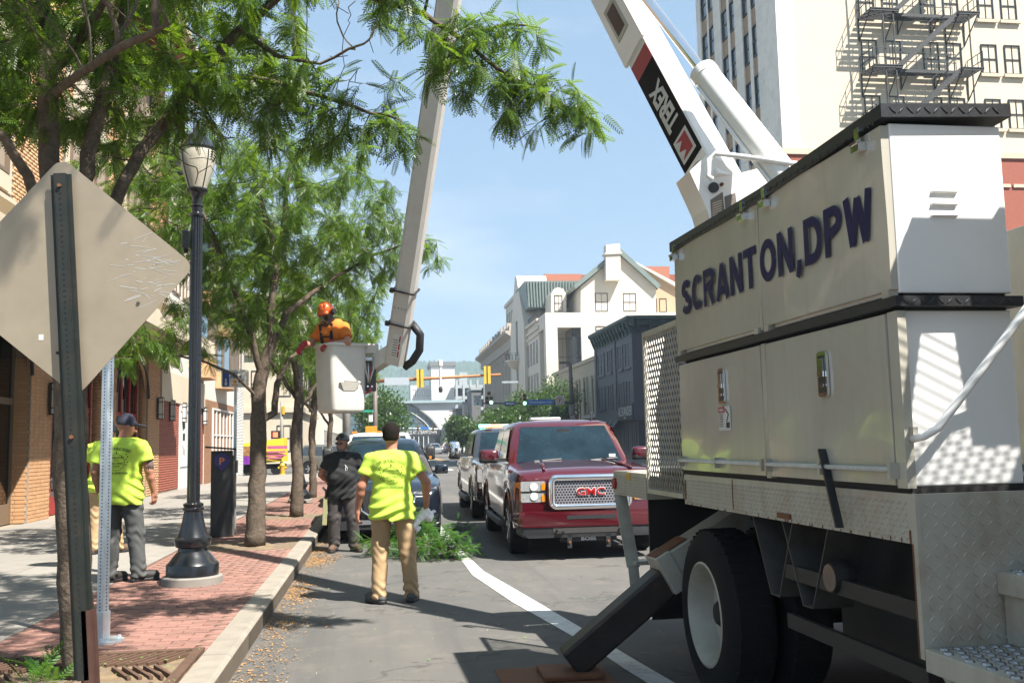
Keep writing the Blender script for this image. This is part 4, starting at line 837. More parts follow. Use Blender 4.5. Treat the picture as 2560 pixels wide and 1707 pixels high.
# lettering SCRANTON, DPW
def arcp(cx, cy, rx, ry, a0, a1, n=12): return [(cx+rx*math.cos(R(a0+(a1-a0)*i/n)), cy+ry*math.sin(R(a0+(a1-a0)*i/n))) for i in range(n+1)]
def glyph(ch, w, h, t):
    """bold block letter as flat ribbons of stroke t"""
    k = t/2; W_, H_ = w-k, h-k; cx = w/2; rx = w/2-k; ry = h/2-k
    return {'S': [arcp(cx, h*.735, rx, h*.265-k, 20, 180, 8)+arcp(cx, h*.735, rx, h*.265-k, 180, 265, 5)+arcp(cx, h*.275, rx, h*.275-k, 85, -100, 10)+arcp(cx, h*.275, rx, h*.275-k, -100, -165, 4)],
     'C': [arcp(cx, h/2, rx, ry, 42, 318, 18)], 'O': [arcp(cx, h/2, rx, ry, 0, 360, 24)], 'R': [[(k,0),(k,h)], [(k,h-k),(w*.55,h-k)]+arcp(w*.58, h*.73, w*.42-k, h*.27-k, 80, -80, 9)+[(k,h*.46)], [(w*.52,h*.46),(w-k*1.05,0)]],
     'A': [[(k*.95,0),(cx,h-k*.4)], [(w-k*.95,0),(cx,h-k*.4)], [(w*.24,h*.25),(w*.76,h*.25)]], 'N': [[(k,0),(k,h)], [(W_,0),(W_,h)], [(k,h-k*.3),(W_,k*.3)]], 'T': [[(cx,0),(cx,h)], [(0,h-k),(w,h-k)]],
     'D': [[(k,0),(k,h)], [(k,h-k),(w*.45,h-k)]+arcp(w*.45, h/2, w*.55-k, ry, 85, -85, 12)+[(k,k)]], 'P': [[(k,0),(k,h)], [(k,h-k),(w*.55,h-k)]+arcp(w*.56, h*.70, w*.44-k, h*.30-k, 80, -80, 9)+[(k,h*.42)]],
     'W': [[(k*.9,h),(w*.27,k*.2)], [(w*.27,k*.2),(cx,h*.92)], [(cx,h*.92),(w*.73,k*.2)], [(w*.73,k*.2),(w-k*.9,h)]], ',': [[(cx,t*.95),(cx,0)], [(cx,t*.3),(cx-k*.9,-h*.17)]]}[ch]
def ribbon(b, pts, t, o=0.):
    n = len(pts); Lf = []; Rt = []
    for i in range(n):
        a = Vector(pts[max(i-1, 0)]); c = Vector(pts[min(i+1, n-1)]); p = Vector(pts[i]); d = (c-a).normalized(); nr = Vector((-d.y, d.x)); Lf.append(p+nr*t/2); Rt.append(p-nr*t/2)
    for i in range(n-1): b.add([(q.x, q.y, o) for q in (Rt[i], Rt[i+1], Lf[i+1], Lf[i])], [(0,1,2,3)])
for word, y0, gap, ws in (('SCRANT', 2.395, .022, (.162,.180,.177,.19,.17,.165)), ('ON,', 1.197, .024, (.185,.17,.07)), ('DPW', .705, .022, (.172,.155,.225))):
    x = 0.
    for ch, w in zip(word, ws):
        b = MB(); [ribbon(b, s_, .046, .0003*i) for i, s_ in enumerate(glyph(ch, w, .215, .046))]
        TB(b.xf(frame((-.0185, y0-x, 2.330), (0,-1,0), (0,0,1))), 'door_letter', m_navy); x += w+gap
# checker-plate skirts, rust
TB(MB().bx(.0, .03, .0, L2-.0, 1.150, 1.335), 'skirt', m_twr); treads((-.0005, L2-.01, 1.155), (0,-1,0), (0,0,1), L2-.02, .175, .022, .0115, 'skirt_treads', m_twr)
TB(MB().bx(.0, .72, -.03, .0, .735, 1.335), 'front_plate', m_tw if False else m_twr); treads((.02, -.0305, .75), (1,0,0), (0,0,1), .68, .57, .0375, .0165, 'front_plate_treads', m_twr)
ru = MB()
for y, z0, z1, w in ((1.74,1.17,1.33,.0025),(L2-.025,1.18,1.30,.010),(.012,1.15,1.20,.004)): ru.bx(-.004, .0, y-w, y+w, z0, z1)
for k in range(34): y = random.uniform(.05, L2); w_ = random.uniform(.001,.004); ru.bx(-.0025, .001, y-w_, y+w_, 1.149, 1.149+random.uniform(.004,.022))
TB(ru, 'rust_streaks', M['rust'], kind='stuff')
TB(MB().bx(-.003, .034, -.002, .004, .735, 1.15), 'corner_rust', M['rust'])
TB(MB().beam((-.03,.62,1.50), (-.045,.47,1.175), .012, .035, (1,0,0)), 'prop_bar', m_dp); TB(MB().bx(-.012, .0, 1.02, 1.16, 1.165, 1.19), 'catch', M['rust'])
# front face louvres and grab rail
lv = MB()
for py in (476, 507, 536):
    p = Mt.inverted() @ atY(2338, py, 3.40); q = Mt.inverted() @ atY(2403, py, 3.40); lv.ext([(.015,p.z-.004),(.008,p.z-.004),(.002,p.z+.002),(.015,p.z+.008)], 'x', p.x, q.x)
TB(lv, 'louvre', m_tb)
MB().tube([atY(2283,1097,3.40), atY(2310,1090,3.34), atY(2345,1070,3.31), atY(2500,862,3.24), atY(2600,725,3.20), atY(2680,700,3.2)], .0155, 10).build('grab_rail', m_tb, TR, smooth=True)
MB().bx(1.985, 2.005, 3.385, 3.42, 1.545, 1.585).build('rail_bracket', m_twr, TR)
# steps in front of the plate
for k, (x0, x1, z) in enumerate(((.0, .9, .78), (.31, .95, 1.045))):
    b = MB(); b.bx(x0, x1, -.52, -.031, z-.085, z-.004); s_ = TB(b, 'step', m_twr, bevel=.004)
    g = MB()
    for i in range(int((x1-x0)/.05)):
        for j in range(8):
            c = Vector((x0+.03+.05*i+(.025 if j % 2 else 0), -.49+.06*j, z-.004)); g.lathe([(.019,0),(.017,.008),(.009,.008),(.008,.001)], 8, c, cap=False)
    TB(g, 'grip_studs', mat('worn_steel', (.30,.30,.30), .35, .8, var=.5, vs=30), s_, kind='stuff')
TB(MB().bx(.33, .95, -.50, -.04, .78, .96), 'step_riser', m_twr); TB(MB().tube([(.06,-.06,.7),(.06,-.3,.45),(.2,-.4,.35)], .02, 8), 'step_hanger', m_twr)
# guard of expanded metal
gy0, gy1, gz0, gz1 = L2+.04, L2+.80, 1.18, 2.33
fr = MB(); fr.bx(.0, .03, gy0, gy1, gz0-.0, gz0+.03); fr.bx(.0, .03, gy1-.03, gy1, gz0+.03, gz1); fr.bx(.0, .03, gy0, gy1-.03, gz1-.035, gz1); TB(fr, 'guard_frame', m_twr)
mg = MB(); a = .052; bb = .088
W_, H_ = gy1-gy0, gz1-gz0
for s in (1, -1):
    k = -int(H_/bb)-2
    while k*a*1.0 < W_+H_*a/bb+.1:
        # lines y = k*a + s*(z)*a/bb clipped to the frame
        pts = []
        for i in range(61):
            z = H_*i/60; y = k*a+s*z*a/bb+(H_*a/bb if s < 0 else 0)
            if 0 <= y <= W_: pts.append((y, z))
        if len(pts) > 3: mg.beam((.012+.003*s,gy0+pts[0][0],gz0+pts[0][1]), (.012+.003*s,gy0+pts[-1][0],gz0+pts[-1][1]), .004, .006, (1,0,0))
        k += 1
TB(mg, 'expanded_mesh', m_twr, kind='stuff')
# tail shelf with light, reflector, ladder, mud flap
TB(MB().bx(.0, 2.38, L2+.83, L2+1.72, 1.13, 1.315), 'tail_shelf', m_twr); treads((-.0005, L2+1.70, 1.135), (0,-1,0), (0,0,1), .86, .175, .022, .0115, 'shelf_treads', m_twr)
TB(MB().bx(-.006, .0, L2+1.22, L2+1.32, 1.255, 1.305), 'reflector', M['yellow']); TB(MB().lathe([(.045,-.02),(.045,.0)], 14, (0, L2+1.66, 1.215), 'x'), 'marker_lamp', M['redlens'])
ld = MB(); ld.beam((.02,L2+1.60,1.13), (.02,L2+1.30,.60), .012, .10, (1,0,0)); ld.beam((.02,L2+1.30,.60), (.02,L2+1.24,.38), .012, .08, (1,0,0)); TB(ld, 'ladder_rail', m_twr); TB(MB().bx(.02, .5, L2+1.22, L2+1.36, .62, .65), 'ladder_rung', m_twr)
TB(MB().bx(.06, .74, L2+.98, L2+1.0, .26, 1.13), 'mud_flap', m_under)
# chassis
ch = MB(); ch.bx(.75, .85, -2.6, 4.2, .72, 1.0); ch.bx(1.5, 1.6, -2.6, 4.2, .72, 1.0); ch.bx(.6, 1.9, .2, 4.1, 1.0, 1.30); TB(ch, 'frame_rail', m_under)
TB(MB().bx(.35, .75, -.02, 1.25, .55, 1.28), 'tank', m_under); TB(MB().tube([(.3,2.34,.5),(2.1,2.34,.5)], .09, 10), 'rear_axle', m_under); TB(MB().lathe([(.0,-.25),(.22,-.15),(.25,0),(.22,.15),(.0,.25)], 14, (1.18,2.34,.5), 'y'), 'differential', m_under)
for z in (.90, .66): TB(MB().beam((.06,1.22,z), (.06,.03,z-.01), .03, .07), 'ladder_bar', mat('grey_bar', (.022,.021,.02), .6, var=.3))
for y in (.98, 1.34): # hanging wheel-chock holders
    b = MB(); s = MB(); b.add([(.04,y-.24,1.14),(.04,y-.05,.76),(.04,y+.05,.76),(.04,y+.24,1.14),(.24,y-.24,1.14),(.24,y-.05,.76),(.24,y+.05,.76),(.24,y+.24,1.14)], [(0,1,5,4),(1,2,6,5),(2,3,7,6)]); o = TB(b, 'chock_holder', m_twr); o.data.materials[0] = mat('shade_dark_metal', (.13,.125,.115), .5, .4, var=.3, vs=9); md = o.modifiers.new('solid', 'SOLIDIFY'); md.thickness = .006  # holder metal darkened, shade under the body put into its colour
TB(MB().lathe([(.065,-.05),(.075,.0),(.075,.03)], 18, (.08,.72,.93), 'x'), 'work_lamp', m_under); TB(MB().lathe([(.06,-.006),(.06,.0)], 18, (.028,.72,.93), 'x'), 'work_lamp_lens', mat('work_lens', (.12,.09,.075), .2, var=.3, vs=30))
TB(MB().bx(2.30, 2.34, .0, 4.1, .30, 1.3), 'far_light_block', m_under); TB(MB().bx(.3, 2.3, .04, .08, .35, 1.3), 'front_light_block', m_under); TB(MB().bx(.74, 2.3, 3.4, 3.46, .3, 1.12), 'rear_light_block', m_under)  # added dark panels that keep light from passing under the truck
# dual rear wheels
def wheel(parent, c, r, w, rim_r, dish, m_rim, s=-1, tread=24, name='wheel', hubcol=None):
    """wheel whose outer face looks along s*x; dish = how deep the disc sits"""
    c = Vector(c); b = MB(); x = s
    b.lathe([(rim_r, x*w*.5), (rim_r+.03, x*w*.53), (r*.82, x*w*.55), (r*.94, x*w*.47), (r, x*w*.36), (r, -x*w*.36), (r*.94, -x*w*.47), (rim_r, -x*w*.5)], 40, c, 'x', cap=False)
    t = b.build(name, M['rubber'], parent, smooth=True, auto=35)
    g = MB()
    for i in range(tread*2):
        a_ = 2*PI*i/(tread*2); d = Vector((0, math.cos(a_), math.sin(a_))); q = c+d*(r+.002)
        g.rbx(q+Vector((x*w*.22,0,0)), (w*.36, .5*PI*r/tread*.62, .014), Matrix.Rotation(a_-PI/2, 3, 'X')); g.rbx(q+Vector((-x*w*.18,0,0)), (w*.26, .5*PI*r/tread*.62, .014), Matrix.Rotation(a_-PI/2, 3, 'X'))
    g.build('tread_blocks', M['rubber'], t, kind='stuff')
    rm = MB(); rm.lathe([(rim_r+.012, x*w*.52), (rim_r, x*w*.54), (rim_r-.012, x*w*.48), (rim_r-.03, x*w*.30), (rim_r-.06, x*(w*.5-dish)+x*.03), (rim_r*.55, x*(w*.5-dish)), (.08, x*(w*.5-dish)), (.075, x*(w*.5-dish)+x*.06), (.001, x*(w*.5-dish)+x*.065)], 36, c, 'x', cap=False)
    rm.build('rim', m_rim, t, smooth=True, auto=30)
    if dish > .1:
        for i in range(5): a_ = 2*PI*i/5+.3; MB().lathe([(.036,0),(.036,x*.004)], 14, c+Vector((x*(w*.5-dish)+x*.004, .20*math.cos(a_), .20*math.sin(a_))), 'x').build('hand_hole', m_under, t)
        MB().lathe([(.085,0),(.085,x*.07),(.06,x*.1),(.0,x*.105)], 18, c+Vector((x*(w*.5-dish),0,0)), 'x', cap=False).build('hub', m_under, t, smooth=True, auto=35)
    nu = MB()
    for i in range(8): a_ = 2*PI*i/8; nu.lathe([(.016,0),(.016,x*.025)], 6, c+Vector((x*(w*.5-dish), .13*math.cos(a_), .13*math.sin(a_))), 'x')
    nu.build('wheel_nuts', M['steel'], t, kind='stuff'); return t
m_rimw = mat('rim_white', (.50,.475,.40), .35, var=.12, vs=6, dirt=(.28,.2,.12), ds=6, da=.5)
for lx, s, d in ((.165, -1, .17), (.50, -1, .05), (1.90, 1, .05), (2.22, 1, .17)):
    w = tl(lx, 2.34, .5); wheel(TR, w, .5, .27, .30, d, m_rimw, s)
# outriggers: white housing, dark leg, rusty foot plate
ft = gp(1425, 1668, .05); hs = atY(1668, 1425, 6.45); tp = tl(.95, 3.06, 1.18)
mid = hs
MB().beam(tp, mid, .25, .24, (0,1,0)).build('outrigger_housing', m_twr, TR, bevel=.01)
en = (tp-mid).normalized(); MB().beam(mid+en*.05, mid-en*.06, .27, .26, (0,1,0)).build('housing_collar', m_twr, TR, bevel=.006)
pq = Vector((-en.z, 0, en.x)).normalized(); pq = pq if pq.z > 0 else -pq; MB().beam(mid+en*.20+pq*.136, mid-en*.05+pq*.136, .19, .008, pq).build('warning_plate', M['rust'], TR)
MB().beam(mid+en*.3, ft+Vector((0,0,.03)), .205, .2, (0,1,0)).build('outrigger_leg', mat('leg_steel', (.035,.028,.024), .5, .3, var=.5, vs=9, dirt=(.14,.06,.03), ds=5, da=.6), TR, bevel=.02)
MB().bx(ft.x-.20, ft.x+.20, ft.y-.19, ft.y+.19, .006, .04).build('foot_plate', M['rust'], TR, bevel=.01)
pd = thing('outrigger_pad', 'rusty steel pad lying under the outrigger foot', 'pad', (ft.x-.2, ft.y-.1, .003), world=True)
MB().bx(ft.x-.48, ft.x+.26, ft.y-.33, ft.y+.27, -.0, .0055).build('plate', M['rust'], pd)
# turret
tc_ = tl(.95, 3.55, 0); tz = 3.2
t = MB(); t.lathe([(.42,1.31),(.42,1.5),(.34,1.55),(.34,2.35),(.4,2.4),(.4,2.5)], 24, (tc_.x+.25, tc_.y, 0)); t.build('pedestal', m_tw, TR, smooth=True, auto=35)
# lower boom
def boxbeam(a, b, w, d, s, name, m, c=.03, parent=TR):
    ax = (b-a).normalized(); s = (s-ax*s.dot(ax)).normalized(); n = s.cross(ax).normalized()
    sec = [(-w/2+c,-d/2),(w/2-c,-d/2),(w/2,-d/2+c),(w/2,d/2-c),(w/2-c,d/2),(-w/2+c,d/2),(-w/2,d/2-c),(-w/2,-d/2+c)]
    return MB().loft([[p+s*x+n*y for x, y in sec] for p in (a, b)]).build(name, m, parent), ax, s, n
fB = atY(1735, 405, 7.1); fE = atY(1244, -529, 10.5)
ax = (fE-fB).normalized(); sx = ax.cross(Vector((0,0,1))).normalized(); nn = sx.cross(ax).normalized()
if nn.y > 0: nn = -nn
BW, BD = .25, .31
cB = fB+sx*BW/2; cE = fE+sx*BW/2
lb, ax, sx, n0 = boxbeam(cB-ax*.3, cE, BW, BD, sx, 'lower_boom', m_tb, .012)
Lb_ = (cE-cB).length
sgn_ = 1 if n0.dot(nn) > 0 else -1
# reinforcing collar and window on the boom
def on_side(t, v, out=.004): return fB+ax*t+nn*v-sx*out      # point on the lettered side
def sideplate(t0, t1, v0, v1, out, name, m, parent=lb, th=.006):
    b = MB(); P = [on_side(t0,v0,out), on_side(t1,v0,out), on_side(t1,v1,out), on_side(t0,v1,out)]; b.add(P+[p+sx*th for p in P], [(0,1,2,3),(7,6,5,4),(0,4,5,1),(1,5,6,2),(2,6,7,3),(3,7,4,0)]); return b.build(name, m, parent)
def t_at(py):
    lo_, hi_ = -1., 7.
    for _ in range(40):
        m_ = (lo_+hi_)/2; v_ = on_side(m_, 0)-Vector((0,0,CAM_H)); y_ = 853.5-2400*v_.dot(cu_)/v_.dot(f_)
        if y_ > py: lo_ = m_
        else: hi_ = m_
    return lo_
tA, tB, tC, tD, tE = t_at(402), t_at(334), t_at(318), t_at(216), t_at(174); tF = t_at(140); hB = BD/2
sideplate(t_at(130), t_at(-120), -hB-.02, hB+.02, .03, 'boom_collar', m_tb, th=.03)
sideplate(t_at(86), t_at(12), -.10, .09, .036, 'inspection_frame', m_twr); sideplate(t_at(78), t_at(22), -.07, .06, .038, 'inspection_opening', mat('opening_brown', (.10,.05,.035), .6))
lk = mat('label_black', (.012,.010,.011), .6, spec=.12); lr = mat('label_red', (.42,.025,.05), .4)
sideplate(tA, tE, -hB+.015, hB-.015, .004, 'maker_label', lk); sideplate(tE, tF, -hB+.015, hB-.015, .0045, 'label_band', lr)
t = text_mb('TEREX', .3, .002, .04); fit(t, tD-tC, .18); t.xf(frame(on_side(tC, .09, .009), ax, -nn)).build('maker_lettering', M['whitep'], lb)
lg_ = tB-tA; c0_ = tA+lg_*.18; c1_ = tB-lg_*.05
sideplate(c0_, c1_, -.10, .10, .008, 'maker_logo', M['whitep'], th=.003); sideplate(c0_+.03, c1_-.03, -.075, .075, .0105, 'logo_field', lr, lb, .002)
for q_ in (.30, .70):
    m_ = c0_+(c1_-c0_)*q_; b = MB(); b.add([on_side(m_-.045,-.075,.0125), on_side(m_+.045,-.075,.0125), on_side(m_,.0,.0125)], [(0,1,2)]); b.build('logo_mark', M['whitep'], lb)
MB().lathe([(.11,-.02),(.11,.012),(.085,.014)], 24, (0,0,0)).xf(frame(on_side(-.15, .0, .0), ax, nn)).build('pivot_ring', m_twr, TR); MB().lathe([(.07,.0),(.07,.018)], 20).xf(frame(on_side(-.15, .0, .002), ax, nn)).build('pivot_opening', m_dp, TR)
# turret head round the boom foot
def turret_poly(pix, Y, d, name, m, parent=TR, out=0.):
    p = [atY(x, y, Y) for x, y in pix]; return MB().ext([(q.x, q.z) for q in p][::-1], 'y', Y-out, Y+d).build(name, m, parent)
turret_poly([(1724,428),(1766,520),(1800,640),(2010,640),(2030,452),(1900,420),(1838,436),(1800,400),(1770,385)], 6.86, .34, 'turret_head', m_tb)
turret_poly([(1776,500),(1780,560),(1812,545),(1806,480)], 6.86, .0, 'data_plate', mat('data_plate', (.22,.18,.14), .5, var=.25, vs=30), out=.006); turret_poly([(1811,492),(1814,530),(1842,518),(1838,482)], 6.86, .0, 'data_plate', mat('data_plate2', (.17,.15,.13), .5, var=.3, vs=40), out=.006)
for i in range(8): turret_poly([(1781,508+i*6),(1781,511+i*6),(1804,503+i*6),(1804,500+i*6)], 6.854, 0, 'data_plate_line', M['cream'], out=.004)
pc = atY(1783, 470, 6.86); MB().lathe([(.04,-.02),(.04,.0)], 16, pc, 'y').build('turret_pin', m_dp, TR); pc = atY(1803, 462, 6.86); MB().lathe([(.014,-.02),(.014,.0)], 8, pc, 'y').build('turret_bolt', M['rust'], TR)
# lift cylinder
c0 = atY(1968, 452, 6.35); c1 = atY(1765, 190, 7.0); r1_ = c1+(c1-c0).normalized()*2.2
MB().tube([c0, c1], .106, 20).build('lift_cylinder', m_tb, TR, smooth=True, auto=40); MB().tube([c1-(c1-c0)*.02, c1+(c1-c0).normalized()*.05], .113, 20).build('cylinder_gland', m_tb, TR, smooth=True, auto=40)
MB().tube([c1, r1_], .042, 14).build('cylinder_rod', M['chrome'], TR, smooth=True, auto=40)
dd = (c1-c0).normalized(); off = dd.cross(Vector((0,1,0))).normalized()*.12
MB().tube([c0+off, c1+off-dd*.1, c1+off*.4-dd*.05], .014, 8).build('hydraulic_line', m_tb, TR)
MB().tube([atY(1780,448,6.6), atY(1770,440,6.62), atY(1772,400,6.62), atY(1790,383,6.62), atY(1900,398,6.4), atY(2060,420,6.1)], .02, 10).build('hand_rail', m_tb, TR, smooth=True)
# elbow and upper boom
eb = cE; tip = atY(988, 905, 14.1)
m_ub = mat('boom_grey', (.72,.69,.63), .45, var=.05, vs=3, dirt=(.5,.46,.4), ds=5, da=.3)
ub, ua, us, un = boxbeam(eb+Vector((-.3,.2,.1)), tip, .285, .285, Vector((1,-.35,0)), 'upper_boom', m_ub, .05)
MB().lathe([(.3,-.35),(.3,.35)], 24).xf(frame(eb+Vector((-.1,.1,0)), ax, Vector((0,0,1)))).build('elbow', m_tw, TR, smooth=True, auto=40)
u0 = eb+Vector((-.3,.2,.1)); UL = (tip-u0).length
for d_ in (1.12, .62, ):
    c = tip-ua*d_; P = [c+us*x+un*y for x, y in ((-.155,-.155),(.155,-.155),(.155,.155),(-.155,.155),(-.155,-.155))]; b = MB()
    for i in range(4): b.beam(P[i], P[i+1], .03, .02, ua)
    b.tube([c-us*.16-un*.16-ua*.03, c-us*.16-un*.16+ua*.03], .035, 8); b.build('hose_clamp', M['blackp'], TR)
hp = tip-ua*.62+us*.17; MB().tube([hp+un*.02, hp+ua*.12+us*.13+un*.02, hp+ua*.35+us*.16, hp+ua*.55+us*.08, hp+ua*.66-us*.02], .06, 12).build('hose_loop', mat('hose_sleeve', (.016,.016,.018), .55, var=.3, vs=40, bump=.5, bs=60), TR, smooth=True)
def ubp(d_, u, v, out): # plate on the boom face seen from the street
    f = -un if (-un).dot(Vector((0,-1,0))) > 0 else un; return tip-ua*d_+us*u+f*(.1425+out)
f_un = -un if (-un).y < 0 else un
def uplate(d0, d1, u0_, u1_, m, name, out=.003):
    P = [tip-ua*d+us*u+f_un*(.1425+out) for d, u in ((d0,u0_),(d0,u1_),(d1,u1_),(d1,u0_))]; b = MB(); b.add(P, [(0,1,2,3)]); o = b.build(name, m, ub); md = o.modifiers.new('solid','SOLIDIFY'); md.thickness = .002; return o
uplate(.12, .48, -.05, .1, M['whitep'], 'boom_label')
for i in range(3): uplate(.14+.115*i, .235+.115*i, .045, .065, mat('warning_red', (.55,.03,.04)), 'boom_label_stripe', .006)
for i in range(7): uplate(.15+.04*i, .165+.04*i, -.04, .03, mat('print_grey', (.3,.3,.3), .6), 'boom_label_print', .006)
for i in range(4): uplate(.86, .885, -.09+.05*i, -.08+.05*i, M['blackp'], 'angle_mark', .004)
sl = -us
lp = [tip-ua*d+sl*.1465+f_un*v for d, v in ((3.1,-.1),(4.9,-.1),(4.9,.1),(3.1,.1))]; b = MB(); b.add(lp, [(0,1,2,3)]); b.build('boom_maker_label', mat('label_black', (.02,.016,.017)), ub)
lp = [tip-ua*d+sl*.1465+f_un*v for d, v in ((4.9,-.1),(5.15,-.1),(5.15,.1),(4.9,.1))]; MB().add(lp, [(0,1,2,3)]).build('boom_label_band', mat('label_red', (.42,.025,.05)), ub)
t = text_mb('TEREX', .2, .002, .03); fit(t, 1.0, .14); t.xf(frame(tip-ua*3.55+sl*.15+f_un*.07, -ua, -f_un)).build('maker_lettering', M['whitep'], ub)
# bucket with bracket
BKC = atY(852, 945, 14.25); BKZ0 = atY(852, 1032, 14.25).z; BKZ1 = atY(852, 862, 14.25).z; TH = R(29)
Mb = Matrix.Translation((BKC.x, BKC.y, 0)) @ Matrix.Rotation(TH, 4, 'Z')
rg = []
for k, (z, s) in enumerate(((BKZ0,.80),(BKZ0+.015,.86),(BKZ0+.05,.9),((BKZ0+BKZ1)/2,.95),(BKZ1-.04,1.0),(BKZ1-.04,1.07),(BKZ1,1.07),(BKZ1,.93),(BKZ1-.5,.9),(BKZ0+.1,.84))): rg.append([Mb @ Vector((x*s, y*s, z)) for x, y in rrect(.60, .60, .09, 4)])
bk = MB().loft(rg).build('bucket', m_fib, TR, smooth=True, auto=50)
q0 = (BKZ0+BKZ1)/2-.12
MB().add([Mb @ Vector(p) for p in ((-.2,-.292,q0+.06),(.16,-.292,q0+.06),(.1,-.262,q0-.09),(-.13,-.262,q0-.09),(-.2,-.2,q0+.06),(.16,-.2,q0+.06))], [(0,4,5,1)]).build('step_recess_shadow', m_dark, TR) if False else None
rc = MB(); rc.add([Mb @ Vector(p) for p in ((-.17,-.30,q0+.07),(.15,-.30,q0+.07),(.08,-.288,q0-.07),(-.10,-.288,q0-.07),(-.17,-.335,q0+.05),(.15,-.335,q0+.05))], [(4,5,1,0),(4,3,2,5),(0,3,4),(1,5,2)]); rc.build('step_pocket', m_fib, bk)
MB().bx(-.12, .11, -.333, -.31, q0+.055, q0+.066).xf(Mb).build('step_opening', m_dark, bk)
# bracket between bucket and boom
bk0 = Mb @ Vector((.30, -.02, 0))
br = MB(); br.rbx((bk0.x+.13, bk0.y-.12, BKZ1-.43), (.22, .16, .52)); br.build('mount_plate', M['black'], TR, bevel=.01)
MB().rbx((bk0.x+.15, bk0.y-.12, BKZ1-.07), (.26, .22, .15)).build('valve_cover', m_fib, TR, bevel=.02)
MB().beam((bk0.x+.1, bk0.y, BKZ1-.35), tip-ua*.2, .2, .22).build('tip_bracket', m_fib, TR, bevel=.02)
fy = bk0.y-.205
for i, (dx, dz) in enumerate(((.05,-.2),(.1,-.21),(.16,-.2),(.06,-.62),(.12,-.62),(.18,-.62))): MB().lathe([(.012,-.02),(.012,0)], 8, (bk0.x+dx, fy+.005, BKZ1+dz), 'y').build('bolt', M['chrome'], TR)
for i, dx in enumerate((.09, .13, .17, .20)): MB().tube([(bk0.x+dx, fy-.01, BKZ1-.28), (bk0.x+dx, fy-.04, BKZ1-.38), (bk0.x+.14+(dx-.14)*.4, fy-.04, BKZ1-.5), (bk0.x+.13, fy+.02, BKZ1-.58)], .011, 6).build('hydraulic_hose', (m_fib, M['steel'], M['redlens'], m_fib)[i], TR, smooth=True)
MB().tube([(bk0.x+.02,fy+.05,BKZ1-.62),(bk0.x+.0,fy+.02,BKZ1-.75),(bk0.x+.14,fy+.0,BKZ1-.70),(bk0.x+.2,fy+.02,BKZ1-.6)], .022, 8).build('red_sleeve', M['redlens'], TR, smooth=True)
MB().rbx((bk0.x+.12, fy-.02, BKZ1-.22), (.14, .04, .05)).build('valve_block', M['steel'], TR)
# far locker and the cab that stands just outside the picture
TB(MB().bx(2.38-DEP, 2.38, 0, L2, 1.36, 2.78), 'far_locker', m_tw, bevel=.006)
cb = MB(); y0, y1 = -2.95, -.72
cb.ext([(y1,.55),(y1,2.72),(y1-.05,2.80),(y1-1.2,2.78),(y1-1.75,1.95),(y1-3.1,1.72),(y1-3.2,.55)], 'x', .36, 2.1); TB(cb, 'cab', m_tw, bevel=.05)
TB(MB().ext([(y1-.2,1.95),(y1-1.55,1.95),(y1-1.15,2.6),(y1-.2,2.65)], 'x', .35, 2.11), 'cab_glass', M['dglass'])
for s, lx in ((-1, .42), (1, 2.05)): wheel(TR, tl(lx, -3.0, .5), .5, .27, .30, .03, m_rimw, s)
# cab guard over the cab: mesh deck with solid edge and a boom-rest plate
gd = MB()
for i in range(78): y = -.50-.023*i; gd.beam((.42,y,3.04), (2.1,y-.35,3.04), .0055); gd.beam((.42,y-.35,3.045), (2.1,y,3.045), .0055)
for x in (.42, 1.25, 2.08): gd.beam((x,-.36,3.03), (x,-2.3,3.03), .05)
TB(gd, 'cab_guard', m_tw, kind='stuff')
TB(MB().bx(.40, 2.1, -.47, -.33, 2.98, 3.06), 'guard_edge', m_tw); TB(MB().ext([(.72,2.42),(.66,3.0),(.86,3.28),(2.1,3.28),(2.1,2.42)], 'y', -.45, -.42), 'boom_rest_plate', m_tw)
for x in (.55, 2.0): TB(MB().beam((x,-.6,2.75), (x,-.5,3.0), .05), 'guard_post', m_tw)
# ================================================================== VEHICLES
def ip(y, tab): return float(np.interp(y, [t[0] for t in tab], [t[1] for t in tab]))
def paint(name, col, fl=.0): return mat(name, col, .22, fl, var=.04, vs=3, coat=.9, spec=.6)
m_wsh = mat('windscreen', (.012,.026,.036), .05, var=.6, vs=2.2, spec=.42); m_swin = mat('side_glass', (.03,.035,.038), .05, var=.3, vs=1.4, spec=1., coat=.6)
m_lens = mat('headlamp_lens', (.62,.64,.64), .08, .4, var=.25, vs=30, spec=1., coat=.8); m_alloy = mat('alloy', (.45,.45,.46), .25, .9, var=.15, vs=10)
m_amb = M['amber']
def vwheel(p, c, r, w, s, name='wheel'):
    c = Vector(c); rr = r*.62
    t = MB().lathe([(rr,s*w*.48),(rr+.02,s*w*.52),(r*.9,s*w*.52),(r*.98,s*w*.42),(r,s*w*.3),(r,-s*w*.3),(r*.97,-s*w*.45),(rr,-s*w*.48)], 32, c, 'x', cap=False).build(name, M['rubber'], p, smooth=True, auto=35)
    MB().lathe([(rr+.005,s*w*.5),(rr-.02,s*w*.5),(rr-.03,s*w*.25),(.001,s*w*.22)], 28, c, 'x', cap=False).build('rim', M['blackp'], t, smooth=True, auto=35)
    b = MB()
    for i in range(6):
        a = 2*PI*i/6; d = Vector((0, math.cos(a), math.sin(a))); b.beam(c+Vector((s*w*.4,0,0))+d*.05, c+Vector((s*w*.47,0,0))+d*(rr-.01), .03, .075, Vector((0,-d.z,d.y)))
    b.lathe([(.07,s*w*.36),(.06,s*w*.46),(.001,s*w*.47)], 14, c, 'x', cap=False); b.build('spokes', m_alloy, t); return t
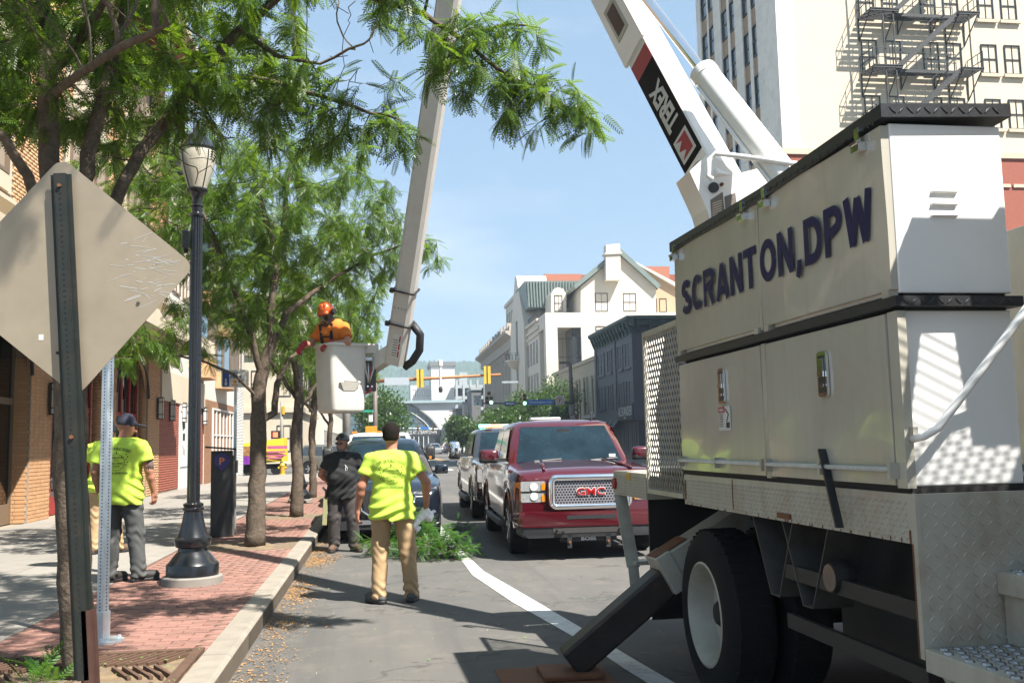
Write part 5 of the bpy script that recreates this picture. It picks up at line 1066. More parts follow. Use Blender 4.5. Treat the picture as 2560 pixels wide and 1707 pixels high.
def vehicle(name, label, loc, pm, S, rz=0., group='vehicles on the street'):
    """S: dimensions. Local frame: y=0 front bumper, +y to the tail, x across"""
    v = thing(name, label, S.get('cat', 'pickup truck'), loc, rz, group)
    Ln, W = S['L'], S['W']/2; ax_ = S['axles']; ra = S['r']+.075; zc = S['r']
    ys = sorted(set([0, .02, .05, .1, .16, .24, .34, .46, .6]+list(np.arange(.7, Ln-.4, .06))+[Ln-.4, Ln-.25, Ln-.12, Ln-.04, Ln]))
    rings = []
    for y in ys:
        zb = ip(y, S['bottom'])
        for a in ax_:
            d = ra*ra-(y-a)**2
            if d > 0: zb = max(zb, zc+math.sqrt(d))
        zt = ip(y, S['top']); w = W*ip(y, S['plan']); h = max(.02, zt-zb); cr = ip(y, S['crown'])
        sec = [(0,zb),(w*.90,zb),(w*.985,zb+h*.08),(w,zb+h*.35),(w*1.0,zb+h*.62),(w*.985,zb+h*.86),(w*.955,zt-.02),(w*.90,zt),(w*.45,zt+cr*.8),(0,zt+cr)]
        rings.append([(x,y,z) for x, z in sec]+[(-x,y,z) for x, z in sec[-2:0:-1]])
    MB().loft(rings).build('body', pm, v, smooth=True, auto=38)
    # dark underside and arches
    ub = MB(); ub.bx(-W*.86, W*.86, .35, Ln-.3, S['r']*.75, S['r']*.75+.35); ub.build('underbody', M['blackp'], v)
    for a in ax_: MB().bx(-W*.8, W*.8, a-ra, a+ra, S['r']*.8, S['r']+ra*.98).build('wheel_arch', M['blackp'], v)
    for a in ax_:
        for s in (-1, 1): MB().tube([(s*W*.995, a-ra*math.cos(t), zc+ra*math.sin(t)) for t in np.linspace(.15, PI-.15, 14)], .022, 5).build('arch_trim', S.get('trim', pm), v)
    # cabin
    c = S['cab']; z1, z2 = c['z']; yb0, yb1 = c['base']; yr0, yr1 = c['roof']; wb, wr = c['w']
    def cring(z, t):
        y0 = yb0+(yr0-yb0)*t; y1 = yb1+(yr1-yb1)*t; w = wb+(wr-wb)*t; k = .12
        return [(-w+k,y0,z),(0,y0-.05*(1-t)-.02,z),(w-k,y0,z),(w-.02,y0+k*.9,z),(w,(y0+y1)/2,z),(w-.02,y1-k*.5,z),(w-k,y1,z),(0,y1+.02,z),(-w+k,y1,z),(-w+.02,y1-k*.5,z),(-w,(y0+y1)/2,z),(-w+.02,y0+k*.9,z)]
    zr = z2-.0; R_ = [cring(z1-.02,0), cring(z1+(z2-z1)*.5,.5), cring(z2-.09,.9)]
    top = [[(x*.97,y+(.03 if y < (yr0+yr1)/2 else -.03),z2-.03) for x, y, z in cring(z2,1)], [(x*.86,y+(.12 if y < (yr0+yr1)/2 else -.1),z2) for x, y, z in cring(z2,1)], [(x*.4,(y-(yr0+yr1)/2)*.6+(yr0+yr1)/2,z2+.025) for x, y, z in cring(z2,1)]]
    MB().loft(R_+top).build('cabin', S.get('cabpaint', pm), v, smooth=True, auto=40)
    def P(t, x, front): y0 = yb0+(yr0-yb0)*t if front else yb1+(yr1-yb1)*t; return y0
    zz = lambda t: z1+(z2-z1)*t
    ws = MB(); rows = []
    for t in np.linspace(.03, .86, 6):
        w = (wb+(wr-wb)*t)-.14; y0 = yb0+(yr0-yb0)*t
        rows.append([Vector((x*w, y0-.022-.045*(1-t)*(1-x*x)-.012*(1-abs(x)), zz(t)+.004)) for x in np.linspace(-1, 1, 9)])
    for i in range(5):
        for j in range(8): ws.add([rows[i][j], rows[i][j+1], rows[i+1][j+1], rows[i+1][j]], [(0,1,2,3)])
    ws.build('windscreen', m_wsh, v, smooth=True)
    for s in (-1, 1):
        for (f0, f1) in c['side']:
            b = MB(); q = []
            for t, f in ((.08,f0),(.08,f1),(.84,f1),(.84,f0)):
                y0 = yb0+(yr0-yb0)*t+.22*(1-t)+.10; y1 = yb1+(yr1-yb1)*t-.1; q.append((s*((wb+(wr-wb)*t)+.006), y0+(y1-y0)*f, zz(t)))
            b.add(q, [(0,1,2,3) if s > 0 else (3,2,1,0)]); b.build('side_window', m_swin, v)
    # mirrors
    m = S['mirror']
    for s in (-1, 1):
        c0 = Vector((s*(W+m['out']), m['y'], m['z'])); b = MB(); hw, hd, hh = m['s']
        b.loft([[(c0.x+x*k, c0.y+dy, c0.z+z*k) for x, z in rrect(hw*2, hh*2, min(hw,hh)*.55, 3)] for dy, k in ((-hd,.55),(-hd*.7,.85),(0,1),(hd,.96))]); b.build('mirror', m.get('m', pm), v, smooth=True, auto=50)
        MB().loft([[(c0.x+x*k, c0.y+dy, c0.z-hh*.55+z*k) for x, z in rrect(hw*2.05, hh*1.0, hh*.3, 3)] for dy, k in ((-hd*.98,.62),(-hd*.6,.9),(hd*.9,1.0))]).build('mirror_base', M['blackp'], v, smooth=True, auto=50)
        MB().beam((s*W*.88, m['y']+.06, m['z']-hh*.6), (c0.x, c0.y, c0.z-hh*.6), .09, .05).build('mirror_arm', M['blackp'], v)
    for a in ax_:
        for s in (-1, 1): vwheel(v, (s*(W-.14), a, S['r']), S['r'], .26, s)
    return v
def frontface(v, pix): pass
def plate(v, name, m, x0, x1, z0, z1, y, d=.03, r=.02, parent=None, bevel=0):
    cx, cz = (x0+x1)/2, (z0+z1)/2; return MB().ext([(cx+p[0], cz+p[1]) for p in rrect(x1-x0, z1-z0, min(r, (x1-x0)/2.1, (z1-z0)/2.1), 3)], 'y', y, y+d).build(name, m, parent or v)
PICK = dict(L=5.85, W=2.03, r=.41, axles=(.98, 4.62),
  bottom=[(0,.40),(.3,.34),(1.6,.36),(4,.40),(5.5,.45),(5.85,.52)], top=[(0,1.06),(.06,1.13),(.2,1.17),(.9,1.21),(1.55,1.245),(1.7,1.25),(4.2,1.25),(4.32,1.30),(5.85,1.30)],
  plan=[(0,.90),(.05,.94),(.16,.975),(.4,.995),(.8,1),(5.5,1),(5.85,.97)], crown=[(0,.02),(.2,.04),(1.5,.05),(1.7,.0),(5.85,0)],
  cab=dict(z=(1.24,1.88), base=(1.52,4.25), roof=(2.22,4.0), w=(.94,.78), side=((.0,.47),(.52,.98))), mirror=dict(out=.17, y=1.85, z=1.36, s=(.145,.06,.10)))
# --- red pickup
m_red = paint('red_paint', (.10,.003,.010), .2)
gm = vehicle('pickup_truck', 'dark red pickup facing the camera beside the bucket truck', (2.775, 12.72, 0), m_red, PICK, R(-1.5))
fl_ = [(p[0], -.05, .888+p[1]) for p in rrect(1.04, .38, .06, 4)]; MB().tube(fl_+[fl_[0], fl_[1]], .045, 10).build('grille_frame', M['chrome'], gm, smooth=True); plate(gm, 'grille_backing', M['blackp'], -.5, .5, .70, 1.075, -.05, .06, .05); plate(gm, 'grille_recess', M['blackp'], -.48, .48, .735, 1.04, -.056, .01, .03)
hc_ = MB(); hx = .042
for j in range(9):
    for i in range(25):
        cx = -.485+i*.04+(.02 if j % 2 else 0); cz = .752+j*.0345
        if abs(cx) > .475: continue
        pts = [(cx+.0235*math.cos(PI/6+PI/3*k), -.06, cz+.0225*math.sin(PI/6+PI/3*k)) for k in range(6)]
        inn = [(cx+.0182*math.cos(PI/6+PI/3*k), -.06, cz+.0172*math.sin(PI/6+PI/3*k)) for k in range(6)]
        hc_.add([Vector(p) for p in pts+inn], [(k, (k+1) % 6, 6+(k+1) % 6, 6+k) for k in range(6)])
o = hc_.build('grille_mesh', mat('grille_silver', (.55,.53,.60), .25, .35, var=.1, vs=9), gm, kind='stuff'); md = o.modifiers.new('solid', 'SOLIDIFY'); md.thickness = .008
for k, (bo, m_, y_) in enumerate(((.045, M['whitep'], -.066), (.012, mat('badge_red', (.5,.012,.02), .3, coat=.5), -.074))):
    t = text_mb('GMC', .2, .008, bo); fit(t, .40-.0*k-(.018 if k else 0), .115-(.018 if k else 0)); t.xf(frame((-.20+(.009 if k else 0), y_, .835+(.009 if k else 0)), (1,0,0), (0,0,1))).build('badge', m_, gm)
for s in (-1, 1):
    hl = plate(gm, 'headlight', m_lens, *sorted((s*.60, s*.93)), .765, 1.04, -.005, .12, .02)
    for z in (.84, .965): MB().lathe([(.05,-.012),(.055,.0),(.03,.004)], 16, (s*.755,-.004,z), 'y').build('lamp_reflector', M['whitep'], hl)
    plate(gm, 'headlight_bar', M['chrome'], *sorted((s*.6, s*.93)), .895, .91, -.012, .01, .004, hl)
    MB().add([(s*.93,0.0,.775),(s*.93,.0,1.035),(s*1.0,.22,1.02),(s*1.0,.22,.785)], [(0,1,2,3) if s < 0 else (3,2,1,0)]).build('turn_lamp', m_amb, hl)
    for z in (.815, .965): plate(gm, 'turn_lamp', m_amb, *sorted((s*.60, s*.655)), z-.045, z+.045, -.016, .01, .01, hl)
    MB().lathe([(.085,-.02),(.085,.06)], 22, (s*.80,.0,.47), 'y').build('fog_surround', M['blackp'], gm); MB().lathe([(.062,-.035),(.062,0)], 20, (s*.80,.0,.47), 'y').build('fog_lamp', m_lens, gm)
bm_ = MB(); 
for y, k in ((-.06,.93),(-.02,.99),(.3,1.0)): pass
bm_.loft([[(x*k, y, .54+z) for x, z in rrect(1.98, .20, .05, 3)] for y, k in ((-.075,.94),(-.055,.97),(.0,.995),(.35,1.02))]); bm_.build('bumper', m_red, gm, smooth=True, auto=40)
plate(gm, 'bumper_slot', M['blackp'], -.33, .33, .535, .585, -.08, .01, .008)
lb_ = MB().loft([[(x*k, y, .385+z) for x, z in rrect(1.94, .17, .06, 3)] for y, k in ((-.06,.92),(-.03,.97),(.3,1.0))]); lb_.build('bumper_valance', M['blackp'], gm, smooth=True, auto=40)
plate(gm, 'valance_intake', m_dark, -.52, .52, .355, .465, -.066, .01, .04)
for s in (-.42, .42): MB().tube([(s-.05,-.07,.40),(s-.04,-.1,.39),(s+.04,-.1,.39),(s+.05,-.07,.40)], .014, 6).build('tow_hook', M['blackp'], gm)
for s in (-.3, .22): MB().bx(s-.03, s+.03, -.06, .1, .16, .34).build('plow_mount', m_under, gm); MB().lathe([(.016,-.08),(.016,.02)], 8, (s,0,.24), 'y').build('plow_pin', M['rust'], gm)
MB().bx(-.42, .34, -.03, .05, .24, .31).build('plow_bar', m_under, gm)
t = text_mb('BOSS', .08, .002, .03); fit(t, .2, .045); t.xf(frame((-.14,-.033,.252), (1,0,0), (0,0,1))).build('plow_lettering', M['whitep'], gm)
for s in (-1, 1): MB().tube([(s*.99,1.5,.36),(s*1.05,1.65,.38),(s*1.05,3.7,.38),(s*.99,3.85,.36)], .05, 8).build('side_step', M['blackp'], gm, smooth=True)
MB().bx(-.42, .08, 2.75, 2.95, 1.905, 1.955).build('light_bar', mat('beacon_clear', (.8,.8,.78), .25, spec=.8), gm, bevel=.02)
MB().tube([(.55,2.55,1.9),(.55,2.58,1.99),(.55,2.64,2.02)], .014, 6).build('antenna_fin', M['blackp'], gm)
for x in (-.55, .3): MB().tube([(x,1.42,1.275),(x+.42,1.5,1.30)], .012, 5).build('wiper', M['blackp'], gm)
hd = MB(); hd.add([(-.62,.1,1.195),(-.48,1.4,1.30),(-.44,1.4,1.304),(-.56,.1,1.20)], [(0,1,2,3)]); hd.add([(.62,.1,1.195),(.48,1.4,1.30),(.44,1.4,1.304),(.56,.1,1.20)], [(3,2,1,0)])
for s in (-1, 1): MB().tube([(s*.60,.12,1.19),(s*.52,.8,1.262),(s*.47,1.4,1.298)], .022, 6).build('hood_crease', m_red, gm, smooth=True)
MB().bx(-.09, .09, 1.98, 2.0, 1.70, 1.75).build('rear_mirror', M['blackp'], gm)
st_ = thing if False else None
plate(gm, 'inspection_sticker', M['whitep'], .60, .70, 1.315, 1.36, 1.52, .02, .004)
# --- silver pickup with beacons behind it
m_sil = paint('silver_paint', (.30,.285,.27), .7); S2 = dict(PICK); S2['mirror'] = dict(out=.28, y=1.8, z=1.42, s=(.13,.06,.19), m=M['chrome']); S2['cabpaint'] = paint('slate_roof_paint', (.055,.06,.068), .3)
sv_ = vehicle('pickup_truck', 'grey silver pickup with tow mirrors queued behind the red pickup', (2.88, 19.35, 0), m_sil, S2, R(-1))
for s in (-1, 1): MB().tube([(s*.99,1.5,.36),(s*1.05,1.65,.38),(s*1.05,3.7,.38),(s*.99,3.85,.36)], .06, 8).build('side_step', M['blackp'], sv_, smooth=True)
bar = MB().bx(-.66, .66, 2.9, 3.15, 1.91, 1.99).build('light_bar', M['whitep'], sv_, bevel=.02)
MB().bx(-.65, -.40, 2.87, 2.9, 1.92, 1.985).build('green_beacon', mat('green_beacon', (.05,.8,.4), .3, emit=(.2,1,.5), es=4), bar); MB().bx(-.38, -.12, 2.87, 2.9, 1.92, 1.985).build('red_beacon', mat('red_beacon', (.8,.1,.05), .3, emit=(1,.15,.08), es=2.5), bar)
plate(sv_, 'grille', M['chrome'], -.62, .62, .72, 1.08, -.05, .06, .05); plate(sv_, 'bumper', M['chrome'], -.98, .98, .45, .66, -.1, .3, .05)
for s in (-1, 1): plate(sv_, 'headlight', m_lens, *sorted((s*.64, s*.95)), .78, 1.04, -.01, .1, .03); MB().bx(s*.5-.08, s*.5+.08, 2.25, 2.32, 1.885, 1.92).build('clearance_lamp', m_amb, sv_)
# --- white pickup with amber beacons parked behind the dark car
m_wp = paint('white_paint_car', (.78,.77,.74)); S3 = dict(S2); S3['cabpaint'] = m_wp; S3['mirror'] = dict(out=.26, y=1.8, z=1.36, s=(.12,.06,.17), m=M['blackp'])
wp = vehicle('pickup_truck', 'white pickup with orange roof beacons parked behind the dark car', (-.02, 22.6, 0), m_wp, S3, 0)
lbz = MB().bx(-.36, -.06, 2.75, 3.0, 1.90, 2.06).build('amber_beacon', m_amb, wp, bevel=.02); 
for x in (-.62, .42, .0): MB().bx(x-.06, x+.06, 2.3, 2.4, 1.88, 1.93).build('clearance_lamp', m_amb, wp)
plate(wp, 'grille', M['blackp'], -.62, .62, .72, 1.08, -.03, .06, .05); plate(wp, 'bumper', M['chrome'], -.98, .98, .45, .66, -.1, .3, .05)
for s in (-1, 1): plate(wp, 'headlight', m_lens, *sorted((s*.64, s*.95)), .78, 1.04, -.01, .1, .03); MB().bx(s*1.27-.03, s*1.27+.03, 1.7, 1.74, 1.2, 1.27).build('mirror_marker', m_amb, wp)
MB().add([(-.5,1.72,1.42),(-.3,1.72,1.42),(-.3,1.76,1.5),(-.5,1.76,1.5)], [(0,1,2,3)]).build('sticker', M['whitep'], wp)
# --- dark blue crossover
m_blu = paint('dark_blue_paint', (.014,.020,.034), .3)
SUV = dict(L=4.55, W=1.85, r=.36, axles=(.88, 3.58), cat='car', bottom=[(0,.26),(.3,.22),(2,.22),(4.2,.28),(4.55,.45)], top=[(0,.72),(.05,.80),(.25,.90),(.8,1.0),(1.3,1.06),(4.2,1.08),(4.55,.98)],
  plan=[(0,.78),(.04,.86),(.14,.93),(.32,.975),(.7,1),(4.1,1),(4.4,.95),(4.55,.86)], crown=[(0,.03),(.3,.06),(1.2,.05),(1.4,.0),(4.55,.0)],
  cab=dict(z=(1.03,1.67), base=(1.15,4.42), roof=(2.0,3.9), w=(.88,.64), side=((.0,.44),(.48,.98))), mirror=dict(out=.10, y=1.62, z=1.12, s=(.12,.06,.085)), trim=M['blackp'])
mz = vehicle('crossover_car', 'dark navy crossover parked at the kerb behind the men', (.10, 15.85, 0), m_blu, SUV, R(1))
MB().ext([(-.42,.84),(-.36,.52),(-.2,.42),(.2,.42),(.36,.52),(.42,.84)], 'y', -.035, .02).build('grille', M['blackp'], mz)
MB().tube([(-.47,-.01,.74),(-.40,-.045,.52),(-.22,-.055,.40),(.22,-.055,.40),(.40,-.045,.52),(.47,-.01,.74)], .018, 6).build('grille_chrome', M['chrome'], mz, smooth=True)
MB().lathe([(.065,-.05),(.065,-.03)], 16, (0,0,.66), 'y').build('badge', M['chrome'], mz)
for s in (-1, 1):
    h = MB().add([(s*.44,-.0,.70),(s*.44,.02,.79),(s*.82,.16,.86),(s*.86,.24,.80),(s*.78,.12,.70)], [(0,1,2,3,4) if s > 0 else (4,3,2,1,0)]).build('headlight', m_lens, mz); q = h.modifiers.new('solid','SOLIDIFY'); q.thickness = .03; q.offset = 1
    MB().tube([(s*.46,-.02,.72),(s*.70,.03,.72),(s*.80,.12,.78)], .008, 5).build('day_lamp', M['whitep'], h)
plate(mz, 'valance', M['blackp'], -.80, .80, .22, .36, -.02, .25, .05); plate(mz, 'skid_strip', mat('grey_plastic', (.17,.17,.18), .5), -.62, .62, .30, .37, -.045, .05, .02)
MB().bx(.55, .72, 1.22, 1.24, 1.08, 1.13).build('sticker', M['whitep'], mz)
for x in (-.45, .2): MB().tube([(x,1.02,1.085),(x+.36,1.09,1.10)], .01, 5).build('wiper', M['blackp'], mz)
# --- far cars
def smallcar(x, y, col, lab, rz=0., k=1.):
    S = dict(SUV); v = vehicle('parked_car', lab, (x, y, 0), paint('car_%.2f_%.2f' % (x, y), col), S, rz, 'cars far down the street')
    for s in (-1, 1): plate(v, 'tail_lamp' if rz else 'headlight', M['redlens'] if rz else m_lens, *sorted((s*.5, s*.85)), .68, .82, .02, .08, .02)
    return v
ol = smallcar(-.3, 55.5, (.115,.11,.085), 'olive grey car crossing at the left behind the trees', R(90)); ol['group'] = 'vehicles on the street'
for x, y, c, lab in ((8.6,150,(.25,.26,.27),'grey car first of those parked far down the street'),(9.4,163,(.5,.5,.5),'silver car parked far down the street before the mall'),(9.2,176,(.05,.05,.055),'black car parked farthest down the street near the mall'),(11.5,140,(.55,.56,.57),'pale car far down the right lane'),(12.2,170,(.2,.03,.03),'dark red car far down the right lane')): smallcar(x, y, c, lab)
# --- yellow food trailer
fdt = thing('food_trailer', 'bright yellow food trailer with purple pictures in the side lot', 'trailer', (-7.0, 57.5, 0), world=True); fdt['group'] = 'vehicles on the street'
m_yel = mat('trailer_yellow', (.80,.60,.03), .5, var=.05)
def gx(px, Y=57): return atY(px, 1140, Y).x
zt_ = atY(660, 1106, 57).z; zb_ = .62
b = MB(); b.add([(gx(603),57,zb_),(gx(711),57.2,zb_+.15),(gx(709),57.2,zt_+.25),(gx(603),57,zt_-.05),(gx(603),59,zb_),(gx(711),59.2,zb_+.15),(gx(709),59.2,zt_+.25),(gx(603),59,zt_-.05)], [(0,1,2,3),(7,6,5,4),(3,2,6,7),(0,4,5,1),(1,5,6,2),(0,3,7,4)]); b.build('body', m_yel, fdt)
MB().bx(gx(603), gx(640), 56.97, 57.0, zb_+.02, zb_+.55).build('purple_panel', mat('purple_panel', (.22,.03,.36), .5, var=.5, vs=6), fdt)
MB().bx(gx(606), gx(634), 56.96, 56.99, zb_+.5, zt_-.2).build('food_picture', mat('food_picture', (.35,.17,.06), .6, var=.7, vs=5), fdt)
for i, (w, z) in enumerate(((1.5,1.42),(1.35,1.2),(1.4,1.0),(1.1,.85))): MB().bx(gx(668), gx(668)+w*.75, 56.93, 56.96, zb_+z-.55, zb_+z-.45+(.08 if i == 0 else 0)).build('side_lettering', mat('trailer_print', (.55,.12,.25), .6, var=.6, vs=14), fdt)
for x in (gx(620), gx(690)): MB().lathe([(.01,-.1),(.32,-.1),(.32,.1),(.01,.1)], 18, (x,57.3,.32), 'y').build('wheel', M['rubber'], fdt)
MB().bx(gx(604), gx(709), 57.3, 58.8, .35, .62).build('chassis', M['blackp'], fdt)
# ================================================================== PEOPLE (smooth-blended volumes turned into one skin each)
class Vol:
    """a distance field on a grid; primitives are blended in with a smooth minimum"""
    def __init__(s, lo, hi, h):
        s.h = h; s.lo = np.array(lo, float); s.n = np.ceil((np.array(hi)-s.lo)/h).astype(int)+1; s.D = np.full(s.n, .3, np.float32)
    def _sub(s, lo, hi):
        a = np.clip(np.floor((np.array(lo)-s.lo)/s.h).astype(int), 0, s.n); b = np.clip(np.ceil((np.array(hi)-s.lo)/s.h).astype(int)+1, 0, s.n)
        sl = tuple(slice(a[i], b[i]) for i in range(3)); ax = [s.lo[i]+s.h*np.arange(a[i], b[i]) for i in range(3)]
        return sl, np.meshgrid(*ax, indexing='ij')
    def _mix(s, sl, d, k):
        o = s.D[sl]
        if k <= 0: s.D[sl] = np.minimum(o, d); return
        h = np.clip(.5+.5*(o-d)/k, 0, 1); s.D[sl] = o*(1-h)+d*h-k*h*(1-h)
    def cone(s, a, b, ra, rb, k=.02, cut=None, flat=None):
        a = np.array(a, float); b = np.array(b, float); m = max(ra, rb)+k+.03
        sl, (X, Y, Z) = s._sub(np.minimum(a, b)-m*(1.6 if flat else 1), np.maximum(a, b)+m*(1.6 if flat else 1))
        if X.size == 0: return s
        d = b-a; L = d@d+1e-9; t = np.clip(((X-a[0])*d[0]+(Y-a[1])*d[1]+(Z-a[2])*d[2])/L, 0, 1)
        px, py, pz = X-a[0]-t*d[0], Y-a[1]-t*d[1], Z-a[2]-t*d[2]
        if flat: px = px/flat[0]; py = py/flat[1]; pz = pz/flat[2]
        D = np.sqrt(px*px+py*py+pz*pz)-(ra+(rb-ra)*t)
        for (p, n) in (cut or []):   # keep only the side the normal points away from
            D = np.maximum(D, (X-p[0])*n[0]+(Y-p[1])*n[1]+(Z-p[2])*n[2])
        s._mix(sl, D.astype(np.float32), k); return s
    def ell(s, c, r, k=.02, cut=None):
        c = np.array(c, float); r = np.array(r, float); sl, (X, Y, Z) = s._sub(c-r-k-.03, c+r+k+.03)
        if X.size == 0: return s
        q = np.sqrt(((X-c[0])/r[0])**2+((Y-c[1])/r[1])**2+((Z-c[2])/r[2])**2); D = (q-1)*r.min()
        for (p, n) in (cut or []): D = np.maximum(D, (X-p[0])*n[0]+(Y-p[1])*n[1]+(Z-p[2])*n[2])
        s._mix(sl, D.astype(np.float32), k); return s
    def cutp(s, p, n):
        sl, (X, Y, Z) = s._sub(s.lo, s.lo+s.n*s.h); s.D = np.maximum(s.D, ((X-p[0])*n[0]+(Y-p[1])*n[1]+(Z-p[2])*n[2]).astype(np.float32)); return s
    def folds(s, f):
        sl, (X, Y, Z) = s._sub(s.lo, s.lo+s.n*s.h); s.D = s.D+f(X, Y, Z).astype(np.float32); return s
    def mesh(s):
        D = s.D; I = D < 0; nx, ny, nz = D.shape; c = I[:-1,:-1,:-1].astype(np.int8)*0
        for dx in (0,1):
            for dy in (0,1):
                for dz in (0,1): c = c+I[dx:nx-1+dx, dy:ny-1+dy, dz:nz-1+dz]
        act = (c > 0) & (c < 8); idx = -np.ones(act.shape, np.int64); pos = np.argwhere(act); idx[act] = np.arange(len(pos))
        acc = np.zeros((len(pos), 3)); cnt = np.zeros(len(pos)); x, y, z = pos.T; g = lambda a, b, e: D[x+a, y+b, z+e]
        for p in [(0,0,0),(0,0,1),(0,1,0),(0,1,1),(1,0,0),(1,0,1),(1,1,0),(1,1,1)]:
            for ax in range(3):
                if p[ax]: continue
                q = list(p); q[ax] = 1; v0 = g(*p); v1 = g(*q); m = (v0 < 0) != (v1 < 0); t = np.where(m, v0/(v0-v1+1e-12), 0)
                P = np.array(p, float)[None].repeat(len(pos), 0); P[:, ax] += t; acc += P*m[:, None]; cnt += m
        V = (pos+acc/np.maximum(cnt, 1)[:, None])*s.h+s.lo; F = []
        for ax in range(3):
            b, e = [(1,2),(2,0),(0,1)][ax]; sl0 = [slice(None)]*3; sl1 = [slice(None)]*3; sl0[ax] = slice(0,-1); sl1[ax] = slice(1,None)
            ch = I[tuple(sl0)] != I[tuple(sl1)]; E_ = np.argwhere(ch)
            ok = (E_[:, b] > 0) & (E_[:, e] > 0) & (E_[:, b] < D.shape[b]-1) & (E_[:, e] < D.shape[e]-1); E_ = E_[ok]
            if len(E_) == 0: continue
            inside = I[E_[:,0], E_[:,1], E_[:,2]]; Q = []
            for db, de in ((-1,-1),(0,-1),(0,0),(-1,0)):
                w = E_.copy(); w[:, b] += db; w[:, e] += de; Q.append(idx[w[:,0], w[:,1], w[:,2]])
            Q = np.stack(Q, 1); Q[~inside] = Q[~inside][:, ::-1]; F.append(Q)
        return V, np.concatenate(F)
def volobj(vol, name, m, parent): 
    V, F = vol.mesh(); o = put(name, fast_mesh(name, V, F), m, parent, smooth=True)
    md = o.modifiers.new('smooth', 'SMOOTH'); md.factor = .5; md.iterations = 3; return o
def U(v): v = np.array(v, float); return v/np.linalg.norm(v)
def hand(vol, w, d, n, side, curl=.5, k=.006, sc_=1., spread=1.):
    """palm and five fingers from the wrist w: d to the fingertips, n out of the palm, side to the thumb"""
    w = np.array(w, float); d = U(d); n = U(n); l = U(np.cross(d, n))*1.; l = l if np.dot(l, side) > 0 else -l
    pc = w+d*.05*sc_; vol.cone(w, w+d*.03*sc_, .026*sc_, .03*sc_, .012)
    for o in (-.027, -.009, .009, .027): vol.cone(w+d*.025*sc_+l*o*.8*sc_, w+d*.085*sc_+l*o*sc_, .015*sc_, .0125*sc_, .008)
    for i, (o, ln) in enumerate(((.030,.072),(.010,.082),(-.010,.077),(-.029,.06))):
        b = w+d*.088*sc_+l*o*sc_; c = curl*(1+.12*i); d1 = U(d*math.cos(c*.5)+n*math.sin(c*.5)+l*o*1.5*spread); d2 = U(d*math.cos(c*1.4)+n*math.sin(c*1.4)); d3 = U(d*math.cos(c*2.3)+n*math.sin(c*2.3))
        p1 = b+d1*ln*.45*sc_; p2 = p1+d2*ln*.32*sc_; p3 = p2+d3*ln*.25*sc_
        vol.cone(b, p1, .0105*sc_, .0095*sc_, k); vol.cone(p1, p2, .0095*sc_, .0088*sc_, k); vol.cone(p2, p3, .0088*sc_, .0075*sc_, k)
    t0 = w+d*.03*sc_+l*.022*sc_; t1 = t0+U(d*.7+l*.75+n*.25)*.045*sc_; t2 = t1+U(d+l*.25+n*.35)*.032*sc_; vol.cone(t0, t1, .0155*sc_, .0115*sc_, .01); vol.cone(t1, t2, .0112*sc_, .0088*sc_, k)
SK = mat('skin', (.52,.27,.185), .55, var=.12, vs=14, spec=.4); SKR = mat('skin_ruddy', (.50,.22,.14), .55, var=.14, vs=14, spec=.4)
LIME = mat('lime_cloth', (.64,.90,.09), .85, var=.05, vs=6, bump=.12, bs=90); ORG = mat('orange_cloth', (.86,.22,.02), .85, var=.05, vs=6)
